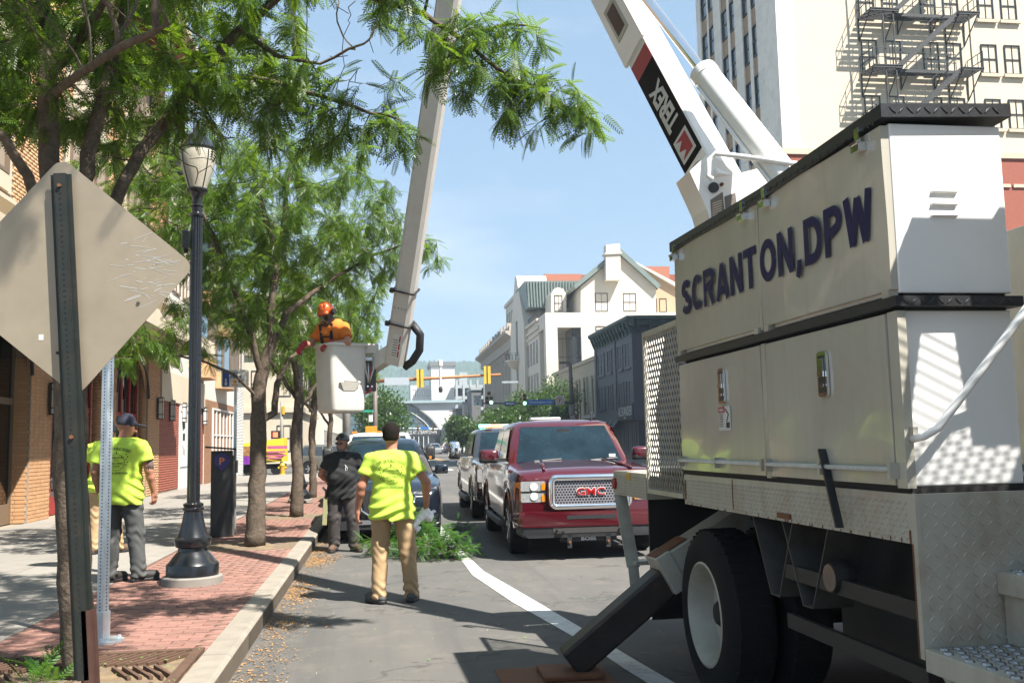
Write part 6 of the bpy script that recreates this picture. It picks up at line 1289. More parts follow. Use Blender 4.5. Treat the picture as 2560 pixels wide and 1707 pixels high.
def person(label, loc, rz, J, O, group='crew watching the tree work'):
    """J: joints in the body's frame (facing +y). O: outfit."""
    p = thing('person', label, 'person', loc, rz, group)
    PTS = [v for k, v in J.items() if not k.startswith('hand') and k != 'face']; lo = np.min(PTS, 0)-np.array((.3,.3,.15)); hi = np.max(PTS, 0)+np.array((.3,.3,.3)); lo[2] = min(lo[2], -.01) if O.get('legs', True) else lo[2]
    A3 = lambda k: np.array(J[k], float); fat = O.get('fat', 1.)
    hips = (A3('hipL')+A3('hipR'))/2; nk = A3('neck'); hd = A3('head'); fw = U(J.get('face', (0,1,.0))); upv = U(hd-nk); rt = U(np.cross(fw, upv)); fw2 = U(np.cross(upv, rt))
    sp = lambda t: hips+(nk-hips)*t
    def torso(v, g, kk=.05):
        sh = (A3('shL')-A3('shR')); wv = U(sh); bf = U(np.cross(wv, nk-hips))
        def ellt(t, rx, ry, rz_): v.cone(sp(t)-wv*rx*.45, sp(t)+wv*rx*.45, rz_, rz_, kk, flat=(1, ry/rz_ if abs(bf[1]) > .5 else 1, 1))
        for t, w_, d_ in (((-.22,.20,.155),(-.08,.198,.155)) if g > 0 else ())+((.04,.175+(.018 if g > 0 else 0),.135+(.014 if g > 0 else 0)),(.22,.17*fat,.13*fat),(.42,.165*fat,.125*fat),(.62,.185*(1+(fat-1)*.6),.128*(1+(fat-1)*.7)),(.80,.20,.122)):
            c = sp(t); q = w_+g; v.cone(c-wv*(q-d_-g)*.98, c+wv*(q-d_-g)*.98, d_+g, d_+g, kk)
        for s in ('L', 'R'): v.cone(sp(.90), A3('sh'+s)-np.array((0,0,.012)), .072+g*.7, .050+g*.8, kk)
        if fat > 1.1: bb = sp(.33)-bf*(.07*fat)*np.sign(np.dot(bf, (0,-1,0))+1e-6)*0+np.array((0,.07,0)); v.cone(bb-wv*.05, bb+wv*.05, .125*fat+g, .125*fat+g, kk)
    # ---- body, one surface
    B = Vol(lo, hi, .0075); torso(B, -.012)
    B.cone(nk-upv*.05, hd-upv*.06, .062, .056, .03); 
    c = hd+upv*.035; B.ell(c-fw2*.012, (.079,.099,.10) if abs(fw2[1]) > abs(fw2[0]) else (.099,.079,.10), .02); B.ell(c+fw2*.028-upv*.075, (.058,.066,.062) if abs(fw2[1]) > abs(fw2[0]) else (.066,.058,.062), .03)
    B.cone(c+fw2*.088-upv*.022, c+fw2*.112-upv*.055, .010, .0145, .012); B.cone(c+fw2*.078+upv*.008-rt*.03, c+fw2*.078+upv*.008+rt*.03, .012, .012, .015); B.cone(c+fw2*.08-upv*.09-rt*.016, c+fw2*.08-upv*.09+rt*.016, .008, .008, .008)
    for s in (1, -1): B.ell(c+rt*s*.08-upv*.03-fw2*.01, (.012,.022,.032) if abs(fw2[1]) > abs(fw2[0]) else (.022,.012,.032), .006)
    for s in ('L', 'R'):
        B.cone(A3('sh'+s), A3('el'+s), .055, .044, .03); B.cone(A3('el'+s), A3('el'+s)+(A3('wr'+s)-A3('el'+s))*.3, .045, .045, .02); B.cone(A3('el'+s)+(A3('wr'+s)-A3('el'+s))*.3, A3('wr'+s), .045, .029, .02)
        h = J['hand'+s+'_']; hand(B, A3('wr'+s), h[0], h[1], h[2], h[3] if len(h) > 3 else .5)
        if O.get('legs', True): B.cone(A3('hip'+s), A3('kn'+s), .085, .055, .04); B.cone(A3('kn'+s), A3('an'+s), .052, .036, .03); B.cone(A3('an'+s), A3('to'+s), .035, .03, .02)
    volobj(B, 'body', O.get('skin', SK), p)
    # ---- shirt
    S = Vol(lo, hi, .009); g = O.get('loose', .016); torso(S, g, .055)
    sl = O.get('sleeve', .62)
    for s in ('L', 'R'):
        a, b = A3('sh'+s), A3('el'+s); d = U(b-a); e = a+(b-a)*sl; S.cone(a-np.array((0,0,.012)), e+d*.06, .058+g*.6, .070+g*.9, .04, cut=[(e, d)])
    hem = O.get('hem', -.13); S.cutp(sp(0)+np.array((0,0,hem)), U(hips-nk)); S.cone(nk-upv*.05, nk+upv*.02, .07+g*.4, .066, .03); S.cutp(nk+U(nk-hips)*.028, U(nk-hips))
    if O.get('extra'): O['extra'](S, sp)
    ph = random.uniform(0, 6)
    S.folds(lambda X, Y, Z:   .007*np.sin(21*X+9*np.sin(7*Z+ph)+13*Y)*np.sin(9*Z+ph)+.008*np.clip(1.25-Z, 0, .35)/.35*np.sin(62*Z+14*X+6*np.sin(8*X+ph)))
    so = volobj(S, 'shirt', O['shirt'], p)
    # ---- trousers
    if O.get('legs', True):
        T_ = Vol(lo, hi, .009); tg = O.get('tloose', .018); c = sp(.02)
        T_.cone(c-np.array((.055,0,0)), c+np.array((.055,0,0)), .118+tg, .118+tg, .05); T_.cone(sp(.13)-np.array((.06,0,0)), sp(.13)+np.array((.06,0,0)), .105*fat**.7+tg, .105*fat**.7+tg, .05)
        for s in ('L', 'R'):
            T_.cone(A3('hip'+s), A3('kn'+s), .098+tg, .066+tg, .045); T_.cone(A3('kn'+s), A3('an'+s)+np.array((0,0,.0)), .064+tg, .054+tg, .03)
        T_.cutp(sp(.20), U(nk-hips)); T_.cutp((0,0,.045), (0,0,-1))
        T_.folds(lambda X, Y, Z: .008*np.exp(-((Z-.5)/.12)**2)*np.sin(58*Z+30*X+2.2*np.sin(23*Y+31*X))*np.sin(17*Y+22*X+9*Z)+.015*np.clip(.27-Z, 0, .2)/.2*np.sin(72*Z+20*X+15*Y+2*np.sin(33*X+20*Y))*(.4+.6*np.sin(14*Y+11*X+ph)**2)+.007*np.exp(-((Z-.80)/.1)**2)*np.sin(38*X+50*Z+12*Y)+.003*np.sin(19*Z+28*X+17*Y))
        tz_ = volobj(T_, 'trousers', O['trousers'], p)
        # pocket seams
        for s in ('L', 'R'):
            a = A3('an'+s); t_ = A3('to'+s); d = U((t_-a)*np.array((1,1,0))); SH = Vol(np.minimum(a, t_)-.14, np.maximum(a, t_)+.16, .008)
            z0 = a[2]-.06; hl_ = np.array((a[0],a[1],z0))-d*.045; tt = np.array((t_[0],t_[1],z0))
            SH.cone(hl_+np.array((0,0,.03)), tt+np.array((0,0,.028)), .046, .047, .03, flat=(1,1,.85)); SH.cone(a+np.array((0,0,-.01)), a+np.array((0,0,.045)), .05, .052, .03); SH.cone(a, tt+np.array((0,0,.045)), .046, .036, .03); SH.cutp((0,0,z0-.004), (0,0,-1))
            so_ = volobj(SH, 'shoe', O['shoe'], p)
            S2_ = Vol(np.minimum(a, t_)-.14, np.maximum(a, t_)+.1, .008); S2_.cone(hl_, tt, .050, .050, .02); S2_.cutp((0,0,z0+.012), (0,0,1)); S2_.cutp((0,0,z0-.022), (0,0,-1)); volobj(S2_, 'sole', M['blackp'], so_)
    return p, dict(c=hd+upv*.035, fw=fw2, up=upv, rt=rt, sp=sp, lo=lo, hi=hi, shirt=so)
def ax2(d, r): return r if abs(d[1]) > abs(d[0]) else (r[1], r[0], r[2])
def back_print(p, info, zc, w, flip=1, ink=None):
    """lettering laid on the back of the shirt, following the cloth"""
    so = info['shirt']; dg = bpy.context.evaluated_depsgraph_get(); me = so.data
    bvh = BVHTree.FromPolygons([v.co for v in me.vertices], [q.vertices[:] for q in me.polygons])
    def drop(b, name, m):
        out = MB(); 
        vs_ = []
        for v in b.v:
            h = bvh.ray_cast(Vector((v.x, -1.5, v.z)), Vector((0,1,0))); y = h[0].y if h[0] else -.13; vs_.append(Vector((v.x, y-.004+v.y*.0, v.z)))
        out.v = vs_; out.f = b.f; return out.build(name, m, p)
    ink = ink or mat('shirt_ink', (.12,.22,.02), .9)
    def arc(txt, r, z0, size, span, updown=1, bold=.015):
        t = text_mb(txt, size, .0, bold); x0 = min(v.x for v in t.v); x1 = max(v.x for v in t.v); o = MB(); o.f = t.f
        for v in t.v:
            a = ((v.x-x0)/(x1-x0)-.5)*span; rr = r+updown*v.y; o.v.append(Vector((rr*math.sin(a), 0, z0+updown*(rr*math.cos(a)-r))))
        return o
    drop(arc('DEPT. OF PUBLIC WORKS', .30, zc+.135, .045, .95), 'shirt_lettering', ink)
    t = text_mb('SCRANTON, PENNSYLVANIA', .03, 0, .015); fit(t, .24, .026); t.v = [Vector((v.x-.12, 0, v.y+zc-.125)) for v in t.v]; drop(t, 'shirt_lettering', ink)
    for s, z, h_ in (('SCRANTON', .042, .024), ('THE', .018, .012), ('ELECTRIC', -.02, .024), ('CITY', -.055, .024)):
        t = text_mb(s, .03, 0, .012); fit(t, .02*len(s), h_); t.v = [Vector((v.x-.01*len(s), 0, v.y+zc+z)) for v in t.v]; drop(t, 'shirt_lettering', ink)
    rg = MB()
    for k in range(40):
        a0 = 2*PI*k/40; a1 = 2*PI*(k+.7)/40; r0, r1 = .088, .094; rg.add([Vector((r*math.cos(a), 0, zc+.005+r*math.sin(a)*.95)) for r, a in ((r0,a0),(r1,a0),(r1,a1),(r0,a1))], [(3,2,1,0)])
    rg.add([Vector((x, 0, zc+z)) for x, z in ((-.006,.098),(.006,.098),(.009,.112),(0,.122),(-.009,.112))], [(0,1,2,3,4)])
    for s in (-1, 1):
        for k in range(5): a = -.9+.35*k; rg.add([Vector((s*(.098+.012*(k%2))+s*dx, 0, zc-.03+.028*k+dz)) for dx, dz in ((0,0),(.012,.004),(.014,.016),(.003,.014))], [(0,1,2,3) if s > 0 else (3,2,1,0)])
    drop(rg, 'shirt_emblem', ink)
# ---- man in lime shirt and khakis, seen from behind
KH = mat('khaki_cloth', (.50,.33,.17), .85, var=.07, vs=7, bump=.1, bs=120); GY = mat('grey_cloth', (.085,.088,.085), .85, var=.1, vs=8, bump=.1, bs=120); BR = mat('brown_cloth', (.055,.045,.042), .85, var=.12, vs=8); BK = mat('black_cloth', (.012,.012,.013), .9, var=.15, vs=8)
HR = mat('dark_hair', (.016,.011,.008), .9, var=.4, vs=60, bump=.8, bs=220, spec=.15); SHG = mat('grey_trainer', (.075,.075,.075), .7, var=.5, vs=22); SHB = mat('black_boot', (.018,.016,.015), .65, var=.3, vs=20); SHBR = mat('brown_boot', (.13,.075,.045), .75, var=.25, vs=20)
J = dict(hipL=(-.095,0,.96), hipR=(.095,0,.96), neck=(.0,-.015,1.482), head=(.0,.002,1.642), face=(.15,1,.03), shL=(-.205,-.01,1.425), shR=(.205,-.01,1.42),
  elL=(-.30,-.03,1.16), wrL=(-.345,.05,.92), elR=(.345,-.05,1.18), wrR=(.345,.07,.955), handL_=((-.08,.1,-1),(.75,.3,0),(.2,1,0),.55), handR_=((-.18,.5,-.8),(-.8,.3,.0),(0,1,.3),1.1),
  knL=(-.125,.03,.52), knR=(.155,.02,.51), anL=(-.135,-.03,.085), anR=(.185,.02,.085), toL=(-.235,.075,.04), toR=(.215,.19,.04))
p, I = person('man in lime work shirt and khaki trousers seen from behind holding white gloves', (.115, 9.86, 0), R(-3), J, dict(shirt=LIME, trousers=KH, shoe=SHG, skin=SKR, hem=-.135, loose=.022))
hv = Vol(I['c']-.16, I['c']+.16, .006); c = I['c']; hv.ell(c-I['fw']*.022+I['up']*.012, (.088,.104,.105), .01); hv.ell(c-I['fw']*.05-I['up']*.045, (.066,.055,.045), .03); hv.cutp(c+I['fw']*.052, U(I['fw']+I['up']*-.35)); hv.cutp(c-I['up']*.078, -I['up']); volobj(hv, 'hair', HR, p)
back_print(p, I, 1.255, .3)
# white gloves hanging from his right hand
gv = Vol((.05,-.1,.65), (.48,.4,1.05), .007); w = np.array((.335,.105,.885))
gv.cone(w, w+np.array((.03,.03,-.06)), .042, .052, .02); gv.cone(w, w+np.array((-.13,-.09,-.14)), .046, .032, .02)
for k in range(4): q = w+np.array((-.12+.02*k,-.05,-.13-.012*k)); gv.cone(q, q+np.array((-.075+.012*k,-.02,-.045)), .016, .009, .008)
for k in range(3): gv.cone(w+np.array((.02,.02,-.03)), w+np.array((.05+.02*k,.02+.02*k,-.07+.03*k)), .024, .014, .01)
gv.folds(lambda X, Y, Z: .004*np.sin(90*Z+60*X+40*Y)); go = volobj(gv, 'work_gloves', mat('white_glove', (1.1,1.08,1.04), .8, var=.12, vs=18), None); go.location = (.115, 9.86, 0); go.rotation_euler = (0,0,R(-3)); tag(go, 'crumpled white work gloves held in the right hand of the khaki-trousered man', 'gloves')
# ---- bearded man in black shirt and helmet looking up
J = dict(hipL=(-.1,0,.93), hipR=(.1,0,.93), neck=(.0,.0,1.455), head=(.0,.02,1.585), face=(.25,.86,.42), shL=(-.205,-.01,1.39), shR=(.205,-.01,1.39),
  elL=(-.335,-.06,1.14), wrL=(-.20,-.17,.99), elR=(.335,-.06,1.14), wrR=(.20,-.17,1.0), handL_=((1,-.1,-.3),(0,1,0),(0,0,1),.6), handR_=((-1,-.1,-.3),(0,1,0),(0,0,1),.6),
  knL=(-.15,.03,.50), knR=(.12,.04,.50), anL=(-.17,-.02,.085), anR=(.13,.0,.085), toL=(-.27,.12,.04), toR=(.14,.17,.04))
p, I = person('bearded man in black shirt and black helmet watching from the gutter', (-.56, 14.75, 0), R(172), J, dict(shirt=BK, trousers=BR, shoe=SHBR, skin=SKR, hem=-.15, loose=.016, fat=1.15, sleeve=.58, tloose=.03))
c, fw, upv, rt = I['c'], I['fw'], I['up'], I['rt']
hv = Vol(c-.2, c+.2, .006); hv.ell(c+upv*.03-fw*.02, (.106,.122,.112), .01); hv.cutp(c+upv*.028+fw*.02, U(-upv+fw*.25)); hv.cone(c-fw*.075, c-fw*.08-upv*.04, .05, .045, .03); hv.cutp(c-upv*.07, -upv); volobj(hv, 'helmet', mat('helmet_black', (.022,.024,.022), .22, var=.2, coat=.6), p)
bv = Vol(c-.2, c+.2, .006); bv.ell(c+fw*.045-upv*.105, (.060,.054,.046), .015); bv.cutp(c-upv*.072, upv); volobj(bv, 'beard', mat('grey_beard', (.20,.16,.13), .9, var=.5, vs=50, bump=.6, bs=180), p)
gl = MB(); 
for s in (1, -1): gl.rbx(Vector(c+fw*.10+rt*s*.033-upv*.004), (.05,.02,.03), Matrix.Rotation(.0, 3, 'X'))
gl.build('sunglasses', M['black'], p)
for s in (1, -1): MB().tube([Vector(c+rt*s*.09-upv*.0), Vector(c+rt*s*.075+fw*.03-upv*.08), Vector(c+fw*.05-upv*.155)], .006, 5).build('chin_strap', M['blackp'], p)
MB().tube([(-.085,.185,1.26),(-.105,.19,1.24),(-.10,.19,1.205),(-.08,.19,1.2),(-.075,.19,1.235),(-.085,.185,1.26),(-.07,.18,1.285)], .005, 5).build('shirt_logo', M['whitep'], p)
sw_ = thing('hand_saw', 'pruning saw in a green scabbard on the hip of the black-shirted man', 'saw', (-.56+.27, 14.70, .55), world=True)
bp = lambda x, y, z: Matrix.Translation((-.56,14.75,0)) @ Matrix.Rotation(R(172), 4, 'Z') @ Vector((x,y,z))
MB().beam(bp(.235,.09,.82), bp(.255,.10,.40), .022, .07, (1,0,0)).build('scabbard', mat('olive_scabbard', (.36,.34,.17), .6), sw_, bevel=.008); MB().tube([bp(.23,.09,.80), bp(.225,.10,.90), bp(.26,.15,.96)], .02, 8).build('handle', M['blackp'], sw_, smooth=True)
# ---- man in lime shirt and grey trousers at left, with navy cap
J = dict(hipL=(-.095,0,.98), hipR=(.095,0,.98), neck=(.01,-.01,1.53), head=(.03,.015,1.665), face=(.75,.55,.35), shL=(-.215,-.01,1.455), shR=(.215,-.01,1.455),
  elL=(-.285,-.01,1.19), wrL=(-.27,.08,.95), elR=(.30,-.02,1.19), wrR=(.33,.06,.95), handL_=((0,.2,-1),(.8,.3,0),(.2,1,0),.5), handR_=((.02,.15,-1),(-.8,.3,0),(0,1,0),.75),
  knL=(-.10,.02,.53), knR=(.15,.03,.53), anL=(-.105,-.02,.085), anR=(.195,.02,.085), toL=(-.01,.13,.04), toR=(.335,.13,.04))
p, I = person('man in lime work shirt, grey trousers and navy cap on the pavement', (-2.80, 11.08, .15), R(-6), J, dict(shirt=LIME, trousers=GY, shoe=SHB, skin=SKR, hem=-.145, loose=.026, fat=1.08, tloose=.026))
back_print(p, I, 1.285, .3, ink=mat('shirt_ink_dark', (.05,.10,.02), .9))
c, fw, upv, rt = I['c'], I['fw'], I['up'], I['rt']; NV = mat('navy_cap', (.025,.028,.05), .85, var=.2, vs=12)
hv = Vol(c-.24, c+.24, .007); hv.ell(c+upv*.02-fw*.008, (.1,.1,.105), .01); hv.cutp(c-upv*.022, -upv); hv.cone(c+fw*.08+upv*.02, c+fw*.175+upv*.012, .062, .05, .02, flat=(1,1,1), cut=[(c+upv*.028, upv), (c+upv*.012, -upv)]); volobj(hv, 'cap', NV, p)
MB().tube([(.27,-.0,1.33),(.30,-.02,1.19)], [.056,.05], 12).build('arm_tattoo', mat('tattoo', (.16,.11,.10), .6, var=.7, vs=30), p, smooth=True)
# ---- another crew member hidden behind him (khakis and lime show past the posts)
J2 = dict(J); J2['face'] = (-.3,1,.2)
p, I = person('person in lime and khaki mostly hidden behind the sign posts at left', (-3.82, 14.2, .15), R(10), J2, dict(shirt=LIME, trousers=KH, shoe=SHBR, hem=-.14, loose=.02))
hv = Vol(I['c']-.2, I['c']+.2, .008); hv.ell(I['c']+I['up']*.02, (.1,.11,.11), .01); hv.cutp(I['c']-I['up']*.02, -I['up']); volobj(hv, 'cap', NV, p)
# ---- worker in the bucket
hz0 = atY(812, 747, 14.25).z; z0 = hz0-1.80
J = dict(hipL=(-.09,0,.95), hipR=(.09,0,.95), neck=(.0,.13,1.45), head=(.0,.21,1.56), face=(-.18,.86,-.4), shL=(-.20,.08,1.375), shR=(.20,.08,1.375),
  elL=(-.34,.17,1.12), wrL=(-.10,.30,1.11), elR=(.30,.20,1.14), wrR=(.27,.42,1.10), handL_=((.75,.35,-.4),(0,-.5,-.8),(0,0,1),.8), handR_=((.1,.7,-.6),(0,-.4,-.9),(-1,0,0),.9),
  knL=(-.10,.02,.55), knR=(.10,.02,.55), anL=(-.1,0,.2), anR=(.1,0,.2), toL=(-.1,.1,.15), toR=(.1,.1,.15))
wz = z0
p, I = person('tree worker in orange shirt and orange helmet leaning over the bucket rim', (BKC.x-.07, BKC.y+.04, wz), R(146), J, dict(shirt=ORG, trousers=BR, shoe=SHB, hem=.05, legs=False, loose=.02, sleeve=.72), 'crew doing the tree work')
c, fw, upv, rt = I['c'], I['fw'], I['up'], I['rt']; OH = mat('helmet_orange', (.85,.13,.015), .35, var=.08, coat=.3)
hv = Vol(c-.22, c+.22, .006); hv.ell(c+upv*.03-fw*.01, (.105,.125,.11), .01); hv.cutp(c+upv*.008, -upv)
for k in (-1, 0, 1): hv.cone(c+rt*.04*k+upv*.13+fw*.06, c+rt*.04*k+upv*.12-fw*.09, .014, .014, .012)
hv.cone(c+fw*.1+upv*.015-rt*.05, c+fw*.1+upv*.015+rt*.05, .022, .022, .02); volobj(hv, 'helmet', OH, p)
vz = MB(); ring = [[Vector(c+fw*(.02+.125*math.cos(a))+rt*.12*math.sin(a)+upv*z) for a in np.linspace(-1.25, 1.25, 11)] for z in (.0, -.17)]
vz.loft(ring, cap=False, closed=False).build('visor', glass_mat('visor_mesh', (.16,.2,.18), .3), p); MB().tube(ring[1], .006, 5).build('visor_rim', M['blackp'], p)
for s in (1, -1): MB().lathe([(.045,-.02),(.05,0),(.045,.02)], 14).xf(frame(Vector(c+rt*s*.115-upv*.02), Vector(fw), Vector(upv))).build('ear_muff', OH if s > 0 else M['blackp'], p)
# harness
hb = MB()
for s in (-1, 1): hb.beam((s*.10,.245,1.40), (s*.075,.215,1.02), .045, .014, (0,1,0)); hb.beam((s*.10,.245,1.40), (s*.12,.0,1.47), .045, .016)
hb.beam((-.1,.24,1.22), (.1,.24,1.22), .014, .045, (0,1,0)); hb.beam((-.1,.0,1.44), (.1,-.03,1.1), .045, .014); hb.beam((.1,.0,1.44), (-.1,-.03,1.1), .045, .014); hb.build('harness', BK, p)
RG = mat('red_glove', (.48,.02,.025), .75, var=.15, vs=20)
for s in ('L', 'R'):
    gv = Vol(np.array(J['wr'+s])-.2, np.array(J['wr'+s])+.2, .006); h = J['hand'+s+'_']; hand(gv, J['wr'+s], h[0], h[1], h[2], .9, sc_=1.16); gv.cone(np.array(J['wr'+s])-U(h[0])*.045, np.array(J['wr'+s])+U(h[0])*.02, .04, .036, .01); volobj(gv, 'glove', RG, p)
# ================================================================== TREES
def grow(limbs, att, step, infl, kill, iters, tip_r, up=.0, seed=1):
    """limbs: list of (points, radii); att: attractor points. Space colonisation from the limbs."""
    rg = np.random.default_rng(seed); P = []; par = []; rad = []
    def find(q): return int(np.argmin([np.sum((np.array(x)-q)**2) for x in P]))
    for li, (pts, rs) in enumerate(limbs):
        pts = [np.array(p, float) for p in pts]; last = -1 if not P else find(pts[0])
        for i in range(len(pts)):
            if i == 0:
                if last < 0: P.append(pts[0]); par.append(-1); rad.append(rs[0]); last = 0
                continue
            a, b = P[last], pts[i]; n = max(1, int(np.linalg.norm(b-a)/step)); a = np.array(a)
            for k in range(1, n+1):
                f = k/n; w = rg.normal(0, step*.06, 3) if k < n else 0; P.append(a+(b-a)*f+w); par.append(last); rad.append(rs[i-1]+(rs[i]-rs[i-1])*f); last = len(P)-1
    P = [np.array(p) for p in P]; A = np.array(att); N = np.array(P)
    D2 = ((A[:, None]-N[None])**2).sum(2); ni = D2.argmin(1); nd = D2.min(1)
    for it in range(iters):
        m = nd < infl*infl
        if not m.any() or len(A) == 0: break
        src, inv = np.unique(ni[m], return_inverse=True); V = A[m]-N[ni[m]]; V /= (np.linalg.norm(V, axis=1)[:, None]+1e-9)
        S = np.zeros((len(src), 3)); np.add.at(S, inv, V); S += rg.normal(0, .25, S.shape); S[:, 2] += up; S /= (np.linalg.norm(S, axis=1)[:, None]+1e-9)
        new = N[src]+S*step; base = len(N); N = np.vstack([N, new]); par += list(src); rad += [0]*len(src)
        for c in range(0, len(new), 400):
            d = ((A[:, None]-new[None, c:c+400])**2).sum(2); j = d.argmin(1); dm = d[np.arange(len(A)), j]; b = dm < nd; nd[b] = dm[b]; ni[b] = base+c+j[b]
        keep = nd > kill*kill; A = A[keep]; ni = ni[keep]; nd = nd[keep]
        if len(A) == 0 or len(N) > 12000: break
    n = len(N); R2 = np.zeros(n); ch = [[] for _ in range(n)]
    for i, p in enumerate(par):
        if p >= 0: ch[p].append(i)
    for i in range(n-1, -1, -1):
        r = tip_r if not ch[i] else (sum(R2[c]**2.35 for c in ch[i]))**(1/2.35); R2[i] = max(r, rad[i]) if rad[i] > 0 else r
    for i in range(n):
        if par[i] >= 0: R2[i] = min(R2[i], R2[par[i]]*1.0)
    return N, par, ch, R2
def branches(N, par, ch, R_, thin=.012):
    big = MB(); small = MB(); n = len(N); st = [i for i in range(n) if par[i] < 0]
    for root in st:
        stack = [(root, None)]
        while stack:
            i, pre = stack.pop(); chain = ([pre] if pre is not None else [])+[i]
            while ch[i]:
                c = sorted(ch[i], key=lambda k: -R_[k])
                for k in c[1:]: stack.append((k, i))
                i = c[0]; chain.append(i)
            if len(chain) < 2: continue
            rs = [float(R_[k]) for k in chain]
            if pre is not None: rs[0] = min(rs[0], rs[1]*1.15)
            r0 = max(rs); b = big if r0 > thin else small; b.tube([Vector(N[k]) for k in chain], rs, 9 if r0 > .05 else (6 if r0 > thin else 3), cap=r0 > thin)
    return big, small
def frond_template(L=.185, pairs=9, ll=.034, lw=.0105, bend=.9, six=True):
    V = []; F = []
    for i in range(pairs):
        x = L*(.16+.84*(i+.5)/pairs); k = 1-.35*abs((i-pairs*.45)/pairs)
        for s in (1, -1):
            a = R(64-18*i/pairs); d = np.array((math.cos(a), s*math.sin(a), -.16)); d /= np.linalg.norm(d); q = np.cross(d, (0,0,1)); q /= np.linalg.norm(q); b = np.array((x, s*.002, -bend*x*x)); l = ll*k; w = lw*k*.5
            pts = [b, b+d*l*.30+q*w, b+d*l*.72+q*w*.9, b+d*l, b+d*l*.72-q*w*.9, b+d*l*.30-q*w] if six else [b, b+d*l*.5+q*w, b+d*l, b+d*l*.5-q*w]
            n = len(V); V += pts; F.append(tuple(range(n, n+len(pts))))
    # end leaflet
    b = np.array((L, 0, -bend*L*L)); d = np.array((1., 0, -.5)); d /= np.linalg.norm(d); q = np.array((0,1.,0)); l = ll*.8; w = lw*.4; n = len(V)
    pts = [b, b+d*l*.30+q*w, b+d*l*.72+q*w*.9, b+d*l, b+d*l*.72-q*w*.9, b+d*l*.30-q*w] if six else [b, b+d*l*.5+q*w, b+d*l, b+d*l*.5-q*w]
    V += pts; F.append(tuple(range(n, n+len(pts)))); st = [np.array((0,.0012,0)), np.array((0,-.0012,0)), np.array((L*.5,-.001,-bend*L*L*.25)), np.array((L,0,-bend*L*L)), np.array((L*.5,.001,-bend*L*L*.25))]
    n = len(V); st = st+[st[0]] if six else [st[0], st[1], st[3], st[4]]; V += st; F.append(tuple(range(n, n+len(st))))
    return np.array(V), np.array(F)
def frond_frames(O, Dv, rg, up=(0,0,1)):
    x = Dv/np.linalg.norm(Dv, axis=1)[:, None]; u = np.tile(np.array(up, float), (len(O), 1))+rg.normal(0, .35, O.shape); z = u-x*(u*x).sum(1)[:, None]; z /= np.linalg.norm(z, axis=1)[:, None]+1e-9; y = np.cross(z, x); return np.stack([x, y, z], 2)
def fronds_mesh(name, tmpl, O, Fr, sc_):
    V, F = tmpl; W = np.einsum('nij,vj->nvi', Fr, V)*sc_[:, None, None]+O[:, None]; n = len(V)
    return fast_mesh(name, W.reshape(-1, 3), (F[None]+(np.arange(len(O))*n)[:, None, None]).reshape(-1, F.shape[1]))
def frond_sites(N, par, R_, ch, rmax, per, rg, centre, jit=.05, droop=-.25, keep=None):
    O = []; D = []
    for i in range(len(N)):
        if R_[i] > rmax or par[i] < 0: continue
        k = per if ch[i] else per+2
        k = int(k)+(rg.random() < k-int(k)); d = N[i]-N[par[i]]; d = d/(np.linalg.norm(d)+1e-9)
        for q in range(k):
            o = N[par[i]]+(N[i]-N[par[i]])*rg.random(); v = d*.5+rg.normal(0, .75, 3); v[2] = v[2]*.55+(droop if rg.random() < .45 else droop*4.2); 
            if keep is None or keep(o): O.append(o+rg.normal(0, .01, 3)); D.append(v)
    return np.array(O), np.array(D)
def ell_pts(n, c, r, rg, hollow=.35):
    out = []
    while len(out) < n:
        p = rg.uniform(-1, 1, 3); q = np.linalg.norm(p)
        if hollow < q < 1: out.append(np.array(c)+p*np.array(r))
    return out
LF = leaf_mat('locust_leaf', (.046,.094,.013), (.20,.33,.018)); LF2 = leaf_mat('locust_leaf_light', (.054,.108,.014), (.21,.34,.018)); LFD = leaf_mat('broad_leaf', (.04,.085,.015), (.11,.20,.02))
TM_near = frond_template(); TM_mid = frond_template(.20, 8, .040, .0165, .8, False); TM_far = frond_template(.22, 6, .052, .026, .7, False)
TP = lambda px, py, Y: tuple(atY(px, py, Y))
def tree(label, base, limbs, att, step, infl, kill, per, tmpl, lm, seed, rmax=.011, tip=.0035, sc0=(.8,1.25), keep=None, parts=0, droop=-.25, iters=90):
    rg = np.random.default_rng(seed); t = thing('honey_locust_tree', label, 'tree', base, group='honey locust trees along the kerb', world=True)
    N, par, ch, R_ = grow(limbs, att, step, infl, kill, iters, tip, .05, seed); big, small = branches(N, par, ch, R_)
    tk = big.build('trunk', M['bark'], t, smooth=True); small.build('twigs', mat('twig_bark', (.10,.075,.055), .9, var=.3, vs=20), tk, kind='stuff')
    O, D = frond_sites(N, par, R_, ch, rmax, per, rg, None, keep=keep, droop=droop); Fr = frond_frames(O, D, rg); s = rg.uniform(*sc0, len(O))
    if parts:
        dist = np.linalg.norm(O-np.array((0,0,CAM_H)), axis=1); vis = np.array([(lambda v: (v.dot(f_) > .3 and abs(v.dot(cr_)/v.dot(f_)) < .55 and abs(v.dot(cu_)/v.dot(f_)) < .37))(Vector(o)-Vector((0,0,CAM_H))) for o in O])
        order = np.argsort(np.where(vis, dist, 1e6))[:parts]; me = fast_mesh('leaf', *tmpl); me.materials.append(lm); msk = np.ones(len(O), bool); msk[order] = False
        for k in order:
            q = link(bpy.data.objects.new('leaf', me)); Mx = Matrix([[Fr[k][r][c]*s[k] for c in range(3)]+[O[k][r]] for r in range(3)]+[[0,0,0,1]]); adopt(q, t); q.matrix_basis = Mx
        O, Fr, s = O[msk], Fr[msk], s[msk]
    put('crown', fronds_mesh('crown', tmpl, O, Fr, s), lm, t, kind='stuff'); return t, len(O), len(N)
rg = np.random.default_rng(3)
def limb(pix, rs): return ([TP(*p) for p in pix], rs)
